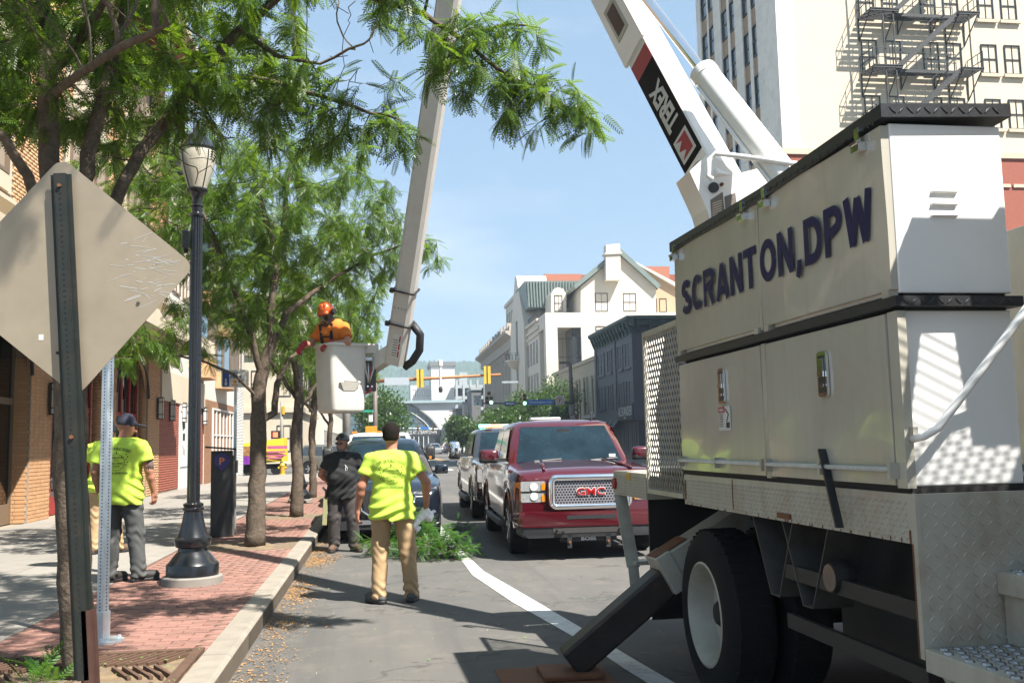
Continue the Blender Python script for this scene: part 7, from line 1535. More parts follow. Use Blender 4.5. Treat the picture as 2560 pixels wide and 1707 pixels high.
# nearest tree, over the diamond sign and the street
l1 = [limb([(200,1705,6.59),(190,1500,6.6),(182,1300,6.6),(176,1000,6.6),(168,800,6.6)], [.08,.066,.06,.06,.06]),
  limb([(168,800,6.6),(142,640,6.62),(122,400,6.65),(120,250,6.65),(116,110,6.68),(95,-60,6.7),(120,-250,6.6)], [.07,.062,.058,.056,.05,.04,.03]),
  limb([(168,800,6.6),(198,560,6.7),(218,390,6.75),(255,260,6.85),(290,110,6.95),(335,-60,7.0),(420,-220,7.0)], [.06,.052,.05,.048,.042,.034,.025]),
  limb([(168,800,6.6),(240,640,6.75),(298,480,6.9),(350,380,7.05),(425,290,7.2),(505,190,7.3),(600,75,7.35),(720,-25,7.3)], [.055,.047,.043,.041,.038,.034,.03,.026]),
  limb([(168,800,6.6),(115,560,6.4),(70,440,6.3),(15,350,6.2),(-80,270,6.0)], [.05,.04,.034,.03,.022]),
  limb([(116,110,6.68),(60,30,6.5),(10,-20,6.3)], [.035,.03,.024]), limb([(120,200,6.65),(200,100,6.5),(270,-20,6.3)], [.035,.03,.024]),
  limb([(720,-25,7.3),(900,-20,7.25),(1060,35,7.2),(1150,95,7.15),(1235,165,7.1),(1290,235,7.05)], [.026,.022,.018,.015,.012,.009]), limb([(1150,95,7.15),(1265,60,7.1),(1350,70,7.0)], [.014,.01,.006]), limb([(1235,165,7.1),(1330,215,7.0),(1420,270,6.95),(1490,310,6.9)], [.011,.008,.006,.004]),
  limb([(505,190,7.3),(640,195,7.2),(760,230,7.15),(880,265,7.1),(1000,300,7.05)], [.028,.022,.018,.014,.008]), limb([(600,75,7.35),(690,140,7.6),(800,160,7.7),(910,110,7.6)], [.02,.016,.012,.005]),
  limb([(120,250,6.65),(150,220,6.0),(250,150,5.2),(420,60,4.6)], [.03,.026,.02,.012])]
att = ell_pts(1500, (-2.3,6.9,5.5), (3.0,2.8,1.6), rg, .2)+ell_pts(520, (-.9,4.4,6.1), (1.9,1.9,.9), rg, .0)+ell_pts(300, (-3.6,8.2,6.2), (2.2,2.2,1.2), rg, .0)+ell_pts(170, (.75,7.1,4.55), (.55,.5,.38), rg, 0)+ell_pts(130, (1.05,7.0,4.25), (.36,.4,.42), rg, 0)+ell_pts(70, (1.45,6.95,4.1), (.26,.3,.28), rg, 0)+ell_pts(240, (-.75,7.2,4.15), (.95,.5,.42), rg, 0)+ell_pts(60, (.0,7.1,3.85), (.42,.3,.18), rg, 0)+ell_pts(260, (-1.5,7.2,3.95), (.8,.9,.45), rg, 0)+ell_pts(110, (-3.1,6.5,4.15), (.55,.8,.55), rg, 0)+ell_pts(70, (-1.25,4.7,3.85), (.35,.5,.22), rg, 0)
t1 = tree('nearest honey locust leaning over the diamond sign with its branches overhead', (-1.93,6.59,.13), l1, att, .11, 1.1,  .17, 6.4, TM_near, LF, 11, keep=lambda o: not (o[2] < 3.76 and o[0] < -.35) and not (-1.95 < o[0] < -.95 and o[2] < 4.02 and o[1] < 9) and not (-.5 < o[0] < .0 and o[2] > 4.3 and o[1] > 5.2) and not (-2.6 < o[0] < -.6 and o[1] < 5.4 and o[2] < 4.2), parts=260)
# second tree, behind the bucket
l2 = [limb([(636,1364,14.68),(642,1240,14.7),(646,1100,14.7),(646,1000,14.7),(652,944,14.7),(665,894,14.7),(678,861,14.7)], [.16,.128,.118,.11,.10,.09,.08]),
  limb([(678,861,14.7),(675,778,14.7),(682,732,14.7),(690,680,14.7),(698,646,14.75),(708,563,14.8),(718,470,14.9),(730,390,15)], [.07,.06,.055,.05,.045,.04,.03,.02]),
  limb([(678,861,14.7),(705,811,14.8),(718,778,14.9),(758,752,15.1),(840,690,15.3),(930,640,15.4)], [.06,.055,.05,.042,.03,.02]), limb([(652,944,14.7),(632,851,14.5),(605,778,14.3),(582,709,14.2),(542,613,14.1),(500,520,14)], [.05,.045,.042,.04,.034,.025]),
  limb([(690,680,14.7),(682,606,14.8),(655,513,14.9),(640,420,15)], [.04,.036,.03,.02]), limb([(646,1060,14.7),(686,1032,14.9),(692,960,15.0),(720,900,15.2),(800,840,15.5)], [.06,.055,.045,.035,.02]),
  limb([(646,1000,14.7),(590,940,14.4),(500,900,14.1),(420,880,13.9)], [.03,.024,.018,.012]), limb([(930,640,15.4),(1010,610,15.3),(1090,600,15.2)], [.016,.012,.008])]
ok2 = lambda o: not (-1.45 < o[0] < .6 and o[1] < 15.1 and o[2] < 4.35)
att = [a for a in ell_pts(1250, (-1.75,15.0,5.0), (2.35,2.1,1.55), rg, .25)+ell_pts(250, (-3.0,15.5,5.6), (1.8,2.2,1.2), rg, .0)+ell_pts(190, (-3.35,13.9,3.05), (.95,1.0,.42), rg, 0)+ell_pts(130, (.35,15.2,4.6), (.75,.5,.5), rg, 0)+ell_pts(150, (-2.3,14.4,3.5), (.9,.9,.45), rg, 0) if ok2(a)]
t2 = tree('forked honey locust standing behind the parking kiosk and the bucket', (-1.83,14.68,.13), l2, att, .14, 1.2, .22, 6.6, TM_mid, LF2, 12, keep=ok2)
for k, (x, y, hgt, lab, px) in enumerate(((-1.72,20.45,4.7,'slender straight honey locust behind the black-shirted man',0),(-1.9,27.8,4.8,'thin honey locust beyond the second street lamp',1),(-1.85,36.5,4.9,'farthest honey locust of the left kerb row',2))):
    r0 = .12 if k == 0 else .1
    tr0 = [((x,y,.12),(x+.03,y,.9),(x-.02,y+.05,1.8),(x+.05,y,2.5),(x+.0,y,3.3)), (r0*1.25,r0,r0*.92,r0*.8,r0*.6)]
    lm_ = [([*tr0[0]], [*tr0[1]])]+[([(x+.05,y,2.2+.25*j),(x+.5*math.cos(a),y+.5*math.sin(a),2.9+.25*j),(x+1.1*math.cos(a),y+1.1*math.sin(a),3.7+.3*j)], [.05,.04,.025]) for j, a in enumerate((.5+k,2.6+k,4.6+k))]
    att = ell_pts(620, (x,y,5.0), (2.2,2.2,1.9), rg, .25)
    if k == 0: att = [a for a in att if not (a[0] > -1.2 and a[2] < 3.6)]
    tree(lab, (x,y,.13), lm_, att, .19, 1.5, .32, 6.0 if k == 0 else 5.0, TM_far if k else TM_mid, LF2, 20+k, sc0=(.95,1.5), rmax=.014, tip=.005)
# broad-leaved trees at the crossing
def bushy(label, c, r, h, n, seed, group='street trees past the crossing'):
    rg = np.random.default_rng(seed); t = thing('street_tree', label, 'tree', (c[0], c[1], .12), group=group, world=True)
    tr = MB(); x, y, z = c; tr.tube([(x,y,.1),(x+.1,y,1.2),(x,y,z-r[2]*.4),(x+.1,y,z)], [.16,.13,.11,.05], 8)
    for k in range(9): a = 2*PI*k/9+seed; tr.tube([(x,y,z-r[2]*.6+.1*k),(x+r[0]*.4*math.cos(a),y+r[1]*.4*math.sin(a),z-.1+.15*k),(x+r[0]*.75*math.cos(a),y+r[1]*.75*math.sin(a),z+.4+.1*k)], [.07,.05,.02], 5)
    tr.build('trunk', M['bark'], t, smooth=True)
    cl = []
    for k in range(46):
        p = rg.normal(0, 1, 3); p /= np.linalg.norm(p); cl.append(np.array(c)+p*np.array(r)*rg.uniform(.45, .95))
    cl = np.array(cl); w = rg.integers(0, len(cl), n); O = cl[w]+rg.normal(0, 1, (n, 3))*np.array(r)*.17
    A_ = rg.normal(0, 1, (n, 3)); A_ /= np.linalg.norm(A_, axis=1)[:, None]; Bv = np.cross(A_, rg.normal(0, 1, (n, 3))); Bv /= np.linalg.norm(Bv, axis=1)[:, None]; s = rg.uniform(.09, .2, n)[:, None]
    V = np.stack([O-A_*s, O-Bv*s*.5, O+A_*s, O+Bv*s*.5], 1).reshape(-1, 3); put('crown', fast_mesh('crown', V, np.arange(4*n).reshape(-1, 4)), LFD, t, kind='stuff')
bushy('round leafy tree beyond the signals left of the mall arch', (.2,95,4.3), (3.0,3.0,2.9), 6, 7000, 5); 
for k, (x, y, z, r, lab) in enumerate(((12.3,98,3.4,(2.6,2.4,2.3),'leafy street tree under the left-turn signal'),(15.6,100,4.2,(2.6,2.5,2.9),'leafy street tree behind the Washington Ave sign'),(18.6,102,4.9,(2.7,2.5,3.3),'taller dark street tree beside the signal pole'),(9.4,112,3.0,(2.0,2.0,1.8),'small pale street tree farther along the right kerb'))): bushy(lab, (x,y,z), r, 6, 6500, 30+k)
# ================================================================== STREET FURNITURE
m_alu = mat('sign_aluminium', (.42,.35,.255), .42, .45, var=.10, vs=5, bump=.02, bs=8, dirt=(.42,.35,.26), ds=3, da=.4); m_gpost = mat('green_post', (.014,.020,.017), .5, .2, var=.25, vs=9, dirt=(.05,.035,.025), ds=5, da=.6); m_brp = mat('brown_post', (.095,.042,.030), .6, .2, var=.25, vs=12, dirt=(.05,.03,.02), ds=8, da=.6)
sg = thing('diamond_sign', 'back of a bare metal diamond road sign on a leaning green steel post', 'road sign', (-1.33, 4.6, .14), world=True)
pb = Vector((-1.272, 4.60, .14)); pt = Vector((-1.462, 4.60, 2.845)); axp = (pt-pb).normalized(); sxp = Vector((1,0,0)); sxp = (sxp-axp*sxp.dot(axp)).normalized(); nyp = Vector((0,-1,0))
sc0 = Vector((-1.425, 4.645, 2.375)); rot = math.atan2(-.1, 1.13)
side = .80; pl = [(x*math.cos(PI/4+.085)-y*math.sin(PI/4+.085), x*math.sin(PI/4+.085)+y*math.cos(PI/4+.085)) for x, y in rrect(side, side, .055, 6)]
pan = MB().ext([(sc0.x+x, sc0.z+y) for x, y in pl], 'y', 4.640, 4.644).build('panel', m_alu, sg)
scr = MB()
for k in range(70):
    x = sc0.x+.28+random.gauss(.08,.10); z = sc0.z+random.gauss(.02,.09); a = random.gauss(.1,.35); l = random.uniform(.01,.09)
    if abs(x-sc0.x)+abs(z-sc0.z) > .50: continue
    scr.beam((x,4.6392,z), (x+l*math.cos(a),4.6392,z+l*math.sin(a)), .0006, random.uniform(.0008,.0022), (0,0,1))
scr.build('scratches', mat('scratch', (.85,.84,.80), .3, .3), pan, kind='stuff')
stk = MB().bx(sc0.x-.125, sc0.x-.105, 4.6385, 4.6398, sc0.z-.30, sc0.z-.275).build('sticker', M['whitep'], pan); 
for dx, dz in ((.31,-.13),(-.02,.36),(-.04,-.36)): MB().lathe([(.008,-.004),(.008,.0)], 8, (sc0.x+dx,4.639,sc0.z+dz), 'y').build('bolt_hole', m_dark, pan)
def uch(p, q, w, m, name, par, offx=0.):
    b = MB(); d = (q-p)
    b.beam(p+nyp*.018+sxp*offx, q+nyp*.018+sxp*offx, w*.52, .006, nyp); 
    for s in (-1, 1): b.beam(p+sxp*(s*w*.28+offx)+nyp*.006, q+sxp*(s*w*.28+offx)+nyp*.006, .006, .026, nyp); b.beam(p+sxp*(s*w*.40+offx)-nyp*.006, q+sxp*(s*w*.40+offx)-nyp*.006, w*.24, .006, nyp)
    return b.build(name, m, par)
ps = uch(pb+axp*.42, pt, .088, m_gpost, 'post', sg); p2_ = uch(pb, pb+axp*.72, .075, m_brp, 'stub_post', sg, .022)
hl = MB(); i = 0
while i*.0254 < 2.2: c = pb+axp*(.46+i*.0254)+nyp*.0222; hl.lathe([(.0045,-.001),(.0045,.0)], 8, c, 'y'); i += 1
hl.build('post_holes', mat('hole_dark', (.006,.006,.006), .9), ps, kind='stuff')
hl = MB()
for i in range(13): c = pb+axp*(.05+i*.0254)+nyp*.0222+sxp*.022; hl.lathe([(.0045,-.001),(.0045,.0)], 8, c, 'y')
hl.build('post_holes', mat('hole_pale', (.35,.28,.22), .8), p2_, kind='stuff')
for dz in (.02, 1.18): MB().lathe([(.009,-.012),(.009,.0)], 6, pt-axp*(.04+dz)+nyp*.022, 'y').build('bolt', M['rust'], ps)
# perforated galvanised post
gv_ = thing('perforated_post', 'galvanised square perforated post on a round base by the tree grate', 'post', (-2.07, 7.69, .15), world=True)
gx_, gy_ = -2.06, 7.69
po = MB().bx(gx_-.031, gx_+.031, gy_-.031, gy_+.031, .30, 2.35).xf(Matrix.Translation((gx_,gy_,0)) @ Matrix.Rotation(R(-28),4,'Z') @ Matrix.Translation((-gx_,-gy_,0))).build('post', M['steel'], gv_, bevel=.004)
hl = MB(); RM = Matrix.Translation((gx_,gy_,0)) @ Matrix.Rotation(R(-28),4,'Z')
for i in range(78):
    z = .36+i*.0254; hl.add([RM @ Vector((.006*math.cos(a), -.0318, z+.006*math.sin(a))) for a in np.linspace(0, 2*PI, 9)[:-1]], [tuple(range(8))]); hl.add([RM @ Vector((-.0318, -.006*math.cos(a), z+.006*math.sin(a))) for a in np.linspace(0, 2*PI, 9)[:-1]], [tuple(range(8))]); hl.add([RM @ Vector((.0318, .006*math.cos(a), z+.006*math.sin(a))) for a in np.linspace(0, 2*PI, 9)[:-1]], [tuple(range(8))])
hl.build('post_holes', mat('hole_dark', (.006,.006,.006), .9), po, kind='stuff')
MB().bx(-.04, .04, -.04, .04, .17, .38).xf(RM).build('sleeve', M['steel'], gv_, bevel=.006); MB().lathe([(.135,.15),(.135,.168),(.12,.175)], 24, (gx_+.02,gy_,0)).build('base_plate', M['steel'], gv_, smooth=True, auto=30)
for a in (.4, 2.5, 4.6): MB().lathe([(.016,.175),(.014,.195)], 6, (gx_+.02+.1*math.cos(a), gy_+.1*math.sin(a), 0)).build('bolt', M['steel'], gv_)
# ornate lamp posts
m_lp = mat('lamp_post_black', (.014,.015,.018), .28, .2, var=.2, vs=6, coat=.4); m_gl = mat('lamp_globe', (.62,.57,.47), .35, var=.12, vs=26, bump=.5, bs=120, spec=.6)
def lamp(x, y, label, arm=True):
    t = thing('lamp_post', label, 'lamp post', (x, y, .15), group='black lamp posts on the left pavement')
    MB().lathe([(.31,0),(.31,.075),(.29,.09)], 32).build('plinth', M['conc'], t, smooth=True, auto=30)
    b = MB(); b.lathe([(.27,.09),(.27,.20),(.262,.215),(.235,.24),(.19,.30),(.155,.34),(.15,.375),(.178,.39),(.185,.42),(.192,.46),(.19,.475),(.165,.49),(.135,.56),(.112,.66),(.098,.74),(.098,.76),(.108,.77),(.108,.79),(.095,.80),(.105,.82),(.105,.835),(.075,.85)], 36); b.build('base', m_lp, t, smooth=True, auto=32)
    n = 32; rings = []
    for z, r in ((.85,.068),(3.95,.062)): rings.append([((r-.005*(j % 2))*math.cos(2*PI*j/n), (r-.005*(j % 2))*math.sin(2*PI*j/n), z) for j in range(n)])
    MB().loft(rings).build('shaft', m_lp, t)
    MB().lathe([(.062,3.95),(.078,3.96),(.078,3.985),(.058,4.0),(.058,4.06),(.07,4.075),(.058,4.09),(.052,4.16),(.075,4.22),(.10,4.235),(.115,4.25),(.115,4.265),(.1,4.275)], 28).build('capital', m_lp, t, smooth=True, auto=32)
    g = MB().lathe([(.098,4.275),(.13,4.37),(.165,4.48),(.19,4.60),(.197,4.68),(.195,4.70)], 28).build('globe', m_gl, t, smooth=True, auto=32)
    rb = MB()
    for k in range(4): a = PI/4+k*PI/2; rb.tube([((r+.004)*math.cos(a), (r+.004)*math.sin(a), z) for r, z in ((.098,4.275),(.13,4.37),(.165,4.48),(.19,4.60),(.197,4.68))], .007, 5)
    rb.build('globe_rib', m_lp, g, kind='stuff'); MB().lathe([(.205,4.70),(.21,4.72),(.18,4.76),(.11,4.86),(.05,4.92),(.03,4.99),(.0,5.05)], 28).build('lamp_cap', m_lp, t, smooth=True, auto=40)
    if arm: MB().bx(-.15, -.065, -.05, .05, 3.60, 3.80).build('sensor_box', m_lp, t, bevel=.01); MB().bx(-.13, -.09, -.02, .02, 3.55, 3.6).build('sensor_plug', m_lp, t)
    return t
lamp(-1.98, 10.75, 'black fluted lamp post with a flared base beside the grey-trousered man'); lamp(-2.04, 25.4, 'second black lamp post half hidden behind a slender trunk', False)
# parking kiosk and its sign
kk = thing('parking_kiosk', 'black parking pay kiosk with an orange P on a purple shield', 'kiosk', (-2.55, 16.25, .15), R(8))
MB().bx(-.17, .17, -.11, .14, 0, 1.38).build('housing', mat('kiosk_black', (.016,.016,.018), .45, var=.25, vs=3), kk, bevel=.01); MB().bx(.171, .20, -.09, .12, .02, 1.3).build('side_panel', mat('kiosk_bronze', (.14,.12,.10), .5), kk)
MB().add([(-.26,-.2,1.43),(.22,-.2,1.385),(.22,.2,1.385),(-.26,.2,1.43),(-.26,-.2,1.46),(.22,-.2,1.415),(.22,.2,1.415),(-.26,.2,1.46)], [(0,3,2,1),(4,5,6,7),(0,1,5,4),(1,2,6,5),(2,3,7,6),(3,0,4,7)]).build('hood', M['blackp'], kk); MB().bx(.2, .25, -.08, .08, 1.02, 1.22).build('card_reader', M['blackp'], kk, bevel=.01)
sh = MB().ext([(.12*math.cos(a)*(1 if math.sin(a) > -.2 else 1), 1.22+.12*math.sin(a)) for a in np.linspace(-.55, PI+.55, 18)]+[(0,1.05)], 'y', -.116, -.111).build('shield', mat('shield_purple', (.045,.035,.20), .5, var=.15), kk)
t = text_mb('P', .2, .004, .03); fit(t, .085, .11); t.xf(frame((-.042,-.119,1.16), (1,0,0), (0,0,1))).build('shield_letter', mat('shield_orange', (.75,.24,.10), .5), sh)
pn = thing('pay_here_sign', 'white and blue PAY HERE sign on a perforated pole behind the kiosk', 'sign', (-2.40, 16.62, .15), world=True)
a0 = atY(554, 925, 16.62); a1 = atY(622, 968, 16.62); w_, h_ = a1.x-a0.x, a0.z-a1.z; cx, cz = (a0.x+a1.x)/2, (a0.z+a1.z)/2
pnl = MB().ext([(cx+p[0], cz+p[1]) for p in rrect(w_, h_, .035, 4)], 'y', 16.60, 16.606).build('panel', M['whitep'], pn); blu = mat('sign_blue', (.03,.07,.30), .5, var=.05)
bl = MB().ext([(a0.x+.02, a1.z+.02), (a0.x+.13, a1.z+.02), (a0.x+.13, a0.z-.02), (a0.x+.02, a0.z-.02)], 'y', 16.596, 16.599).build('blue_field', blu, pnl)
MB().ext([(a0.x+.075, a1.z+.03), (a0.x+.105, a1.z+.07), (a0.x+.085, a1.z+.07), (a0.x+.085, a1.z+.15), (a0.x+.065, a1.z+.15), (a0.x+.065, a1.z+.07), (a0.x+.045, a1.z+.07)], 'y', 16.592, 16.595).build('arrow', M['whitep'], bl)
for s, z in (('PAY', -.085), ('HERE', -.145)): t = text_mb(s, .07, .002, .035); fit(t, .045*len(s), .05); t.xf(frame((a0.x+.15, 16.597, a0.z+z), (1,0,0), (0,0,1))).build('sign_lettering', blu, pnl)
MB().lathe([(.035,-.002),(.035,0)], 14, (a0.x+.22,16.598,a1.z+.10), 'y').build('orange_badge', M['amber'], pnl); MB().bx(a0.x+.28, a0.x+.36, 16.596, 16.599, a1.z+.08, a1.z+.125).build('blue_badge', blu, pnl); MB().bx(a0.x+.17, a0.x+.28, 16.596, 16.599, a1.z+.035, a1.z+.05).build('small_print', M['amber'], pnl)
q = MB().bx(-2.425, -2.378, 16.61, 16.655, .15, cz+.08).build('pole', M['steel'], pn); hl = MB()
for i in range(60): c = Vector((-2.40,16.609,.3+.04*i)); hl.bx(c.x-.006, c.x+.006, c.y-.001, c.y, c.z-.007, c.z+.007)
hl.build('pole_holes', mat('hole_dark', (.006,.006,.006)), q, kind='stuff')
# cut branches on the road
rg = np.random.default_rng(77); LF3 = leaf_mat('cut_leaf', (.042,.12,.018), (.13,.28,.022))
def pile(label, root, limbs, ells, per, seed, nm='cut_branch'):
    t = thing(nm, label, 'branch', root, group='cut branches lying on the road', world=True); at_ = []
    for n, c, r in ells: at_ += ell_pts(n, c, r, rg, 0)
    at_ = [a for a in at_ if a[2] > .03]; N, par, ch, R_ = grow(limbs, at_, .07, .8, .11, 60, .003, 0, seed); big, small = branches(N, par, ch, R_, .008); big.build('branch_wood', M['bark'], t, smooth=True); small.build('twigs', mat('twig_bark', (.10,.075,.055)), t, kind='stuff')
    O, D = frond_sites(N, par, R_, ch, .008, per, np.random.default_rng(seed), None, droop=.0); Fr = frond_frames(O, D, np.random.default_rng(seed)); Fr[:, 2, 0] = np.abs(Fr[:, 2, 0])*.5 if False else Fr[:, 2, 0]
    s = np.random.default_rng(seed).uniform(.8, 1.25, len(O)); me = fronds_mesh('leaves', TM_near, O, Fr, s); co = np.zeros(len(me.vertices)*3, np.float32); me.vertices.foreach_get('co', co); co = co.reshape(-1, 3); co[:, 2] = np.where(co[:, 2] < .012, .012+np.abs(RNG.normal(0, .006, len(co))), co[:, 2]); me.vertices.foreach_set('co', co.ravel()); me.update()
    put('leaves', me, LF3, t, kind='stuff')
pile('heap of fresh green cut branches on the road in front of the dark car', (.7,13.5,0), [([(.25,14.9,.62),(.38,14.4,.42),(.55,13.8,.24),(.75,13.4,.16),(1.1,13.2,.12)], [.022,.02,.018,.014,.008])], [(200,(.72,13.45,.18),(.55,.42,.22)),(120,(.5,14.2,.38),(.3,.5,.3)),(60,(1.1,13.4,.15),(.25,.3,.16)),(45,(-.1,14.0,.14),(.28,.3,.13))], 3.6, 5)
pile('small cut sprig lying in the lane left of the red pickup', (1.35,17.6,0), [([(1.2,17.6,.03),(1.5,17.7,.03)], [.006,.004])], [(26,(1.4,17.7,.05),(.3,.25,.05))], 3, 9, 'cut_sprig')
fr_ = thing('fern_sprig', 'bright green fallen sprig at the lower left corner', 'sprig', (-2.3,6.2,.16), world=True)
O = np.array([gp(95+random.uniform(-35,45), 1690+random.uniform(-25,30), .17) for k in range(16)]); D = RNG.normal(0, 1, O.shape); D[:, 2] = np.abs(D[:, 2])*.9+.3; put('leaves', fronds_mesh('leaves', TM_near, O, frond_frames(O, D, RNG), RNG.uniform(.9, 1.5, len(O))), LF3, fr_, kind='stuff')
# signals at the crossing
m_arm = mat('rusty_arm', (.50,.20,.075), .6, .2, var=.3, vs=1.2, dirt=(.3,.12,.06), ds=2, da=.6); m_pole = mat('brown_pole', (.15,.12,.10), .6, var=.15)
def head(p, label, lit=None, back=False, dog=False, g='traffic signal heads'):
    t = thing('traffic_light', label, 'traffic light', tuple(p), group=g, world=True); x, y, z = p
    cells = [(0,.36),(0,0),(0,-.36)] if not dog else [(0,.55),(-.2,.1),(.2,.1),(-.2,-.28),(.2,-.28)]
    if back: MB().bx(x-.22, x+.22, y-.03, y+.03, z-.58, z+.58).build('backplate', mat('backplate_yellow', (.80,.50,.05), .5, var=.2, vs=2), t); MB().bx(x-.03, x+.03, y-.06, y-.035, z-.6, z+.62).build('strap', M['blackp'], t)
    for k, (dx, dz) in enumerate(cells):
        MB().bx(x+dx-.18, x+dx+.18, y, y+.22, z+dz-.175, z+dz+.175).build('section', M['yellow'], t)
        if back: continue
        on = lit == k; MB().lathe([(.14,-.03),(.15,.0)], 16, (x+dx,y,z+dz), 'y').build('lens', mat('green_light', (.1,.9,.6), .3, emit=(.25,1,.75), es=3) if on else mat('lens_dark_%d' % (k == 0), (.07,.012,.01) if k == 0 else (.05,.035,.01), .3), t)
        MB().lathe([(.165,-.2),(.17,0)], 16, (x+dx,y,z+dz), 'y', cap=False).build('visor', M['yellow'] if back else M['blackp'], t)
    return t
sp_ = thing('signal_mast', 'rust coloured signal mast arm on the left corner pole', 'signal mast', tuple(atY(938,1060,63))[:2]+(.1,), world=True)
pp = atY(938, 1000, 63); ar = [atY(930,953,63), atY(1050,947,62.8), atY(1252,936,62.5)]
MB().tube([(pp.x,63,0),(pp.x,63,ar[0].z+.3)], [.17,.14], 12).build('pole', m_pole, sp_, smooth=True); MB().tube(ar, [.13,.11,.08], 10).build('arm', m_arm, sp_, smooth=True)
q0, q1 = atY(961,944,62.6), atY(1023,962,62.6); MB().bx(q0.x, q1.x, 62.58, 62.62, q1.z, q0.z).build('sign_back', M['steel'], sp_)
cm_ = atY(1101, 930, 62.7); MB().lathe([(.1,-.9),(.1,.35),(.16,.4),(.16,.75),(.05,.8)], 12, cm_).build('camera_mount', M['whitep'], sp_); MB().lathe([(.02,-1.35),(.12,-1.3),(.14,-1.1),(.1,-.95)], 12, cm_).build('dome_camera', M['blackp'], sp_)
gsn = atY(905,1025,62.7); gse = atY(934,1030,62.7); MB().bx(gsn.x, gse.x, 62.6, 62.63, gse.z, gsn.z).build('street_plate', mat('plate_green', (.02,.30,.20), .5), sp_); w0 = atY(922,1035,62.8); w1 = atY(932,1054,62.8); MB().bx(w0.x, w1.x, 62.7, 62.73, w1.z, w0.z).build('notice_plate', M['whitep'], sp_)
for px, py, lab in ((1050,946,'yellow signal head seen from behind, nearer the pole on the rusty arm'), (1218,937,'yellow signal head seen from behind at the tip of the rusty arm')): head(atY(px, py, 62.3), lab, None, True)
rm = thing('signal_mast', 'brown signal mast with lit heads and Washington Ave plate on the far right corner', 'signal mast', tuple(atY(1432,1100,88))[:2]+(.1,), world=True)
pr = atY(1432, 1100, 88); zt2 = atY(1428,905,88).z; za = atY(1428,1006,88).z
MB().tube([(pr.x,88,0),(pr.x,88,4.9)], .28, 12).build('pole', m_pole, rm, smooth=True); MB().tube([(pr.x,88,4.9),(pr.x-.05,88,zt2)], [.2,.16], 12).build('upper_pole', m_pole, rm, smooth=True); MB().tube([(pr.x,88,za),(atY(1195,1004,88).x,88,za+.05)], [.13,.07], 10).build('arm', m_pole, rm, smooth=True); MB().bx(pr.x-1.05, pr.x, 87.9, 88.1, zt2-.15, zt2+.05).build('luminaire', m_pole, rm)
head(atY(1222.5, 998, 87.7), 'five section signal head with a lit green at the left of the far mast', 4, dog=True); head(atY(1311.5, 998, 87.7), 'three section signal head lit green beside the Washington Ave plate', 2)
def splate(px0, py0, px1, py1, name, m, parent, Y=87.6):
    a, b = atY(px0, py0, Y), atY(px1, py1, Y); return MB().bx(a.x, b.x, Y-.02, Y+.02, b.z, a.z).build(name, m, parent), a, b
wb_, a, b = splate(1318,999,1384,1011,'street_plate', mat('plate_blue', (.02,.17,.55), .5), rm); t = text_mb('Washington Ave', .3, .004, .01); fit(t, (b.x-a.x)*.86, .27); t.xf(frame((a.x+.07*(b.x-a.x), 87.57, b.z+.09), (1,0,0), (0,0,1))).build('plate_lettering', M['whitep'], wb_)
yb_, a, b = splate(1184,988,1204,1013,'yield_plate', M['whitep'], rm)
for k, s in enumerate(('LEFT TURN','YIELD','ON GREEN')): t = text_mb(s, .1, .004, .01); fit(t, .075*len(s), .11); t.xf(frame(((a.x+b.x)/2-.0375*len(s), 87.57, a.z-.2-.19*k), (1,0,0), (0,0,1))).build('plate_lettering', M['blackp'], yb_)
MB().lathe([(.1,-.01),(.1,0)], 14, ((a.x+b.x)/2,87.57,b.z+.16), 'y').build('green_dot', mat('plate_green', (.02,.30,.20)), yb_)
ob_, a, b = splate(1261,1004,1287,1013,'one_way_plate', mat('plate_navy', (.03,.08,.35), .5), rm); MB().ext([(a.x+.08,(a.z+b.z)/2),(a.x+.3,b.z+.06),(a.x+.3,b.z+.12),(b.x-.08,b.z+.12),(b.x-.08,a.z-.12),(a.x+.3,a.z-.12),(a.x+.3,a.z-.06)], 'y', 87.56, 87.575).build('arrow', M['whitep'], ob_)
nb_, a, b = splate(1389,990,1411,1011,'no_right_turn_plate', M['whitep'], rm); cx, cz = (a.x+b.x)/2, (a.z+b.z)/2; rd_ = mat('plate_red', (.55,.03,.03), .5)
MB().tube([(cx+.31*math.cos(k), 87.56, cz+.31*math.sin(k)) for k in np.linspace(0, 2*PI, 25)], .035, 6).build('red_ring', rd_, nb_); MB().beam((cx-.22,87.555,cz+.22), (cx+.22,87.555,cz-.22), .02, .06, (0,1,0)).build('red_slash', rd_, nb_); MB().ext([(cx-.1,cz-.2),(cx-.02,cz-.2),(cx-.02,cz+.04),(cx+.06,cz+.04),(cx+.06,cz-.02),(cx+.18,cz+.08),(cx+.06,cz+.18),(cx+.06,cz+.12),(cx-.1,cz+.12)], 'y', 87.565, 87.575).build('arrow', M['blackp'], nb_)
bs_, a, b = splate(1423,1037,1447,1055,'brown_guide_plate', mat('plate_brown', (.09,.03,.025), .5), rm, 86.5)
for k in range(3): MB().bx(a.x+.08, a.x+.5+.05*k, 86.45, 86.475, a.z-.17-.18*k, a.z-.11-.18*k).build('plate_lettering', M['whitep'], bs_)
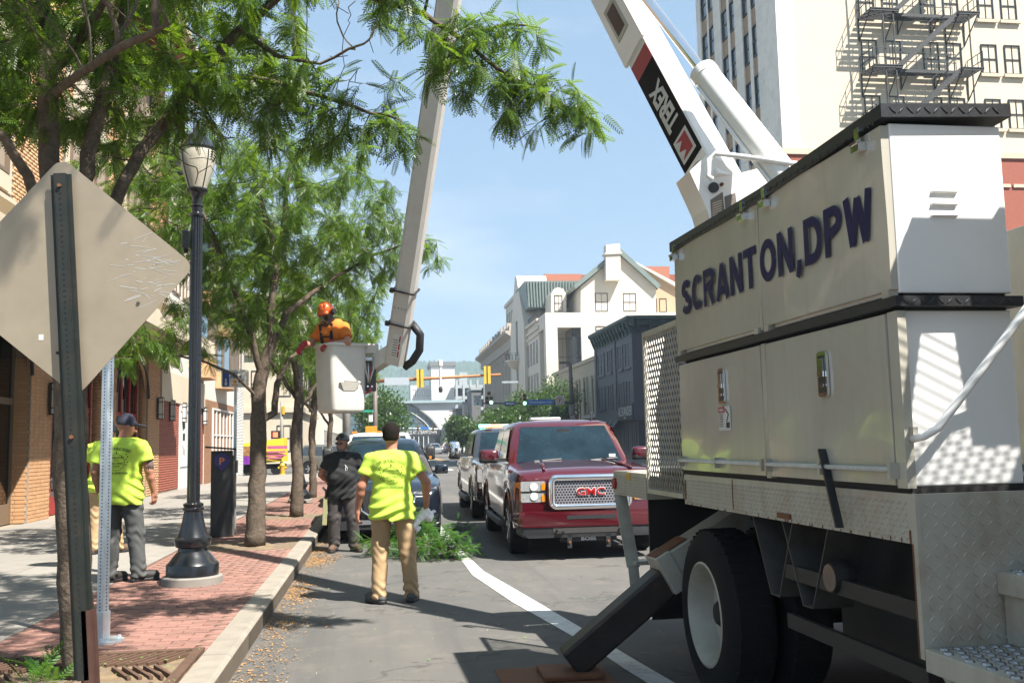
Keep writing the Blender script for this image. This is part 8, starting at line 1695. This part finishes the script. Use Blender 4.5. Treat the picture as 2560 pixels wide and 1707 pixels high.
# round concrete pole, hydrant, pedestrian signal, far signals
cp = thing('utility_pole', 'thick pale concrete pole below the bucket', 'pole', (atY(866,1100,60).x, 60, .1), world=True); xx = atY(866, 1060, 60).x
MB().tube([(xx,60,.0),(xx,60,9)], [.26,.2], 16).build('shaft', M['conc'], cp, smooth=True); MB().bx(xx-.3, xx+.3, 59.7, 60.3, 0, .35).build('footing', M['conc'], cp)
hy = thing('fire_hydrant', 'small yellow fire hydrant beside the food trailer', 'hydrant', (atY(706,1170,56).x, 56, 0)); MB().lathe([(.2,0),(.2,.06),(.13,.08),(.13,.5),(.16,.52),(.16,.56),(.1,.66),(.03,.72)], 14).build('barrel', M['yellow'], hy, smooth=True, auto=40); MB().lathe([(.07,-.24),(.07,.24)], 10, (0,0,.42), 'x').build('outlets', M['yellow'], hy)
pdx = atY(704, 1090, 61).x; ps_ = thing('pedestrian_signal', 'pedestrian signal with a red hand on a slim pole behind tree two', 'pedestrian signal', (pdx, 61, 0), world=True)
MB().tube([(pdx,61,0),(pdx,61,4.4)], .1, 10).build('pole', M['conc'], ps_, smooth=True); MB().bx(pdx-.62, pdx-.1, 60.85, 61.05, 2.1, 2.6).build('housing', M['blackp'], ps_); MB().bx(pdx-.5, pdx-.22, 60.83, 60.85, 2.2, 2.5).build('hand_light', mat('hand_red', (.6,.05,.03), .4, emit=(1,.12,.05), es=1.5), ps_); MB().bx(pdx+.05, pdx+.2, 60.85, 61, 3.6, 4.1).build('button_box', M['yellow'], ps_)
fs = thing('signal_mast', 'far signal mast hanging before the mall entrance', 'signal mast', (atY(960,1100,190).x, 190, 0), world=True); a, b = atY(945,1068,190), atY(1095,1072,190)
MB().tube([a, b], .12, 8).build('arm', M['steel'], fs); MB().tube([(a.x,190,0), a], .15, 8).build('pole', M['steel'], fs); p0, p1 = atY(1051,1073,189.7), atY(1072,1067,189.7); MB().bx(p0.x, p1.x, 189.6, 189.7, p0.z, p1.z).build('street_plate', mat('plate_blue', (.02,.17,.55)), fs)
for k, px in enumerate((1012, 1045, 1083)): head(atY(px, 1071, 189.3), ('leftmost', 'middle', 'rightmost')[k]+' of three tiny far signal heads before the mall', None, g='far signal heads')
for k, (px, Y, lab) in enumerate(((1298,112,'slim grey street light among the trees on the right'),(1147,200,'brown street light before the dark wall by the mall'))):
    t = thing('street_light', lab, 'street light', (atY(px,1100,Y).x, Y, .1), world=True); x = atY(px, 1100, Y).x; h = atY(px, 957 if k == 0 else 1028, Y).z
    MB().tube([(x,Y,.1),(x,Y,h),(x-.1,Y,h+.15)], .1, 8).build('pole', m_pole, t); MB().bx(x-1.9, x, Y-.12, Y+.12, h, h+.22).build('luminaire', m_pole if k else M['steel'], t)
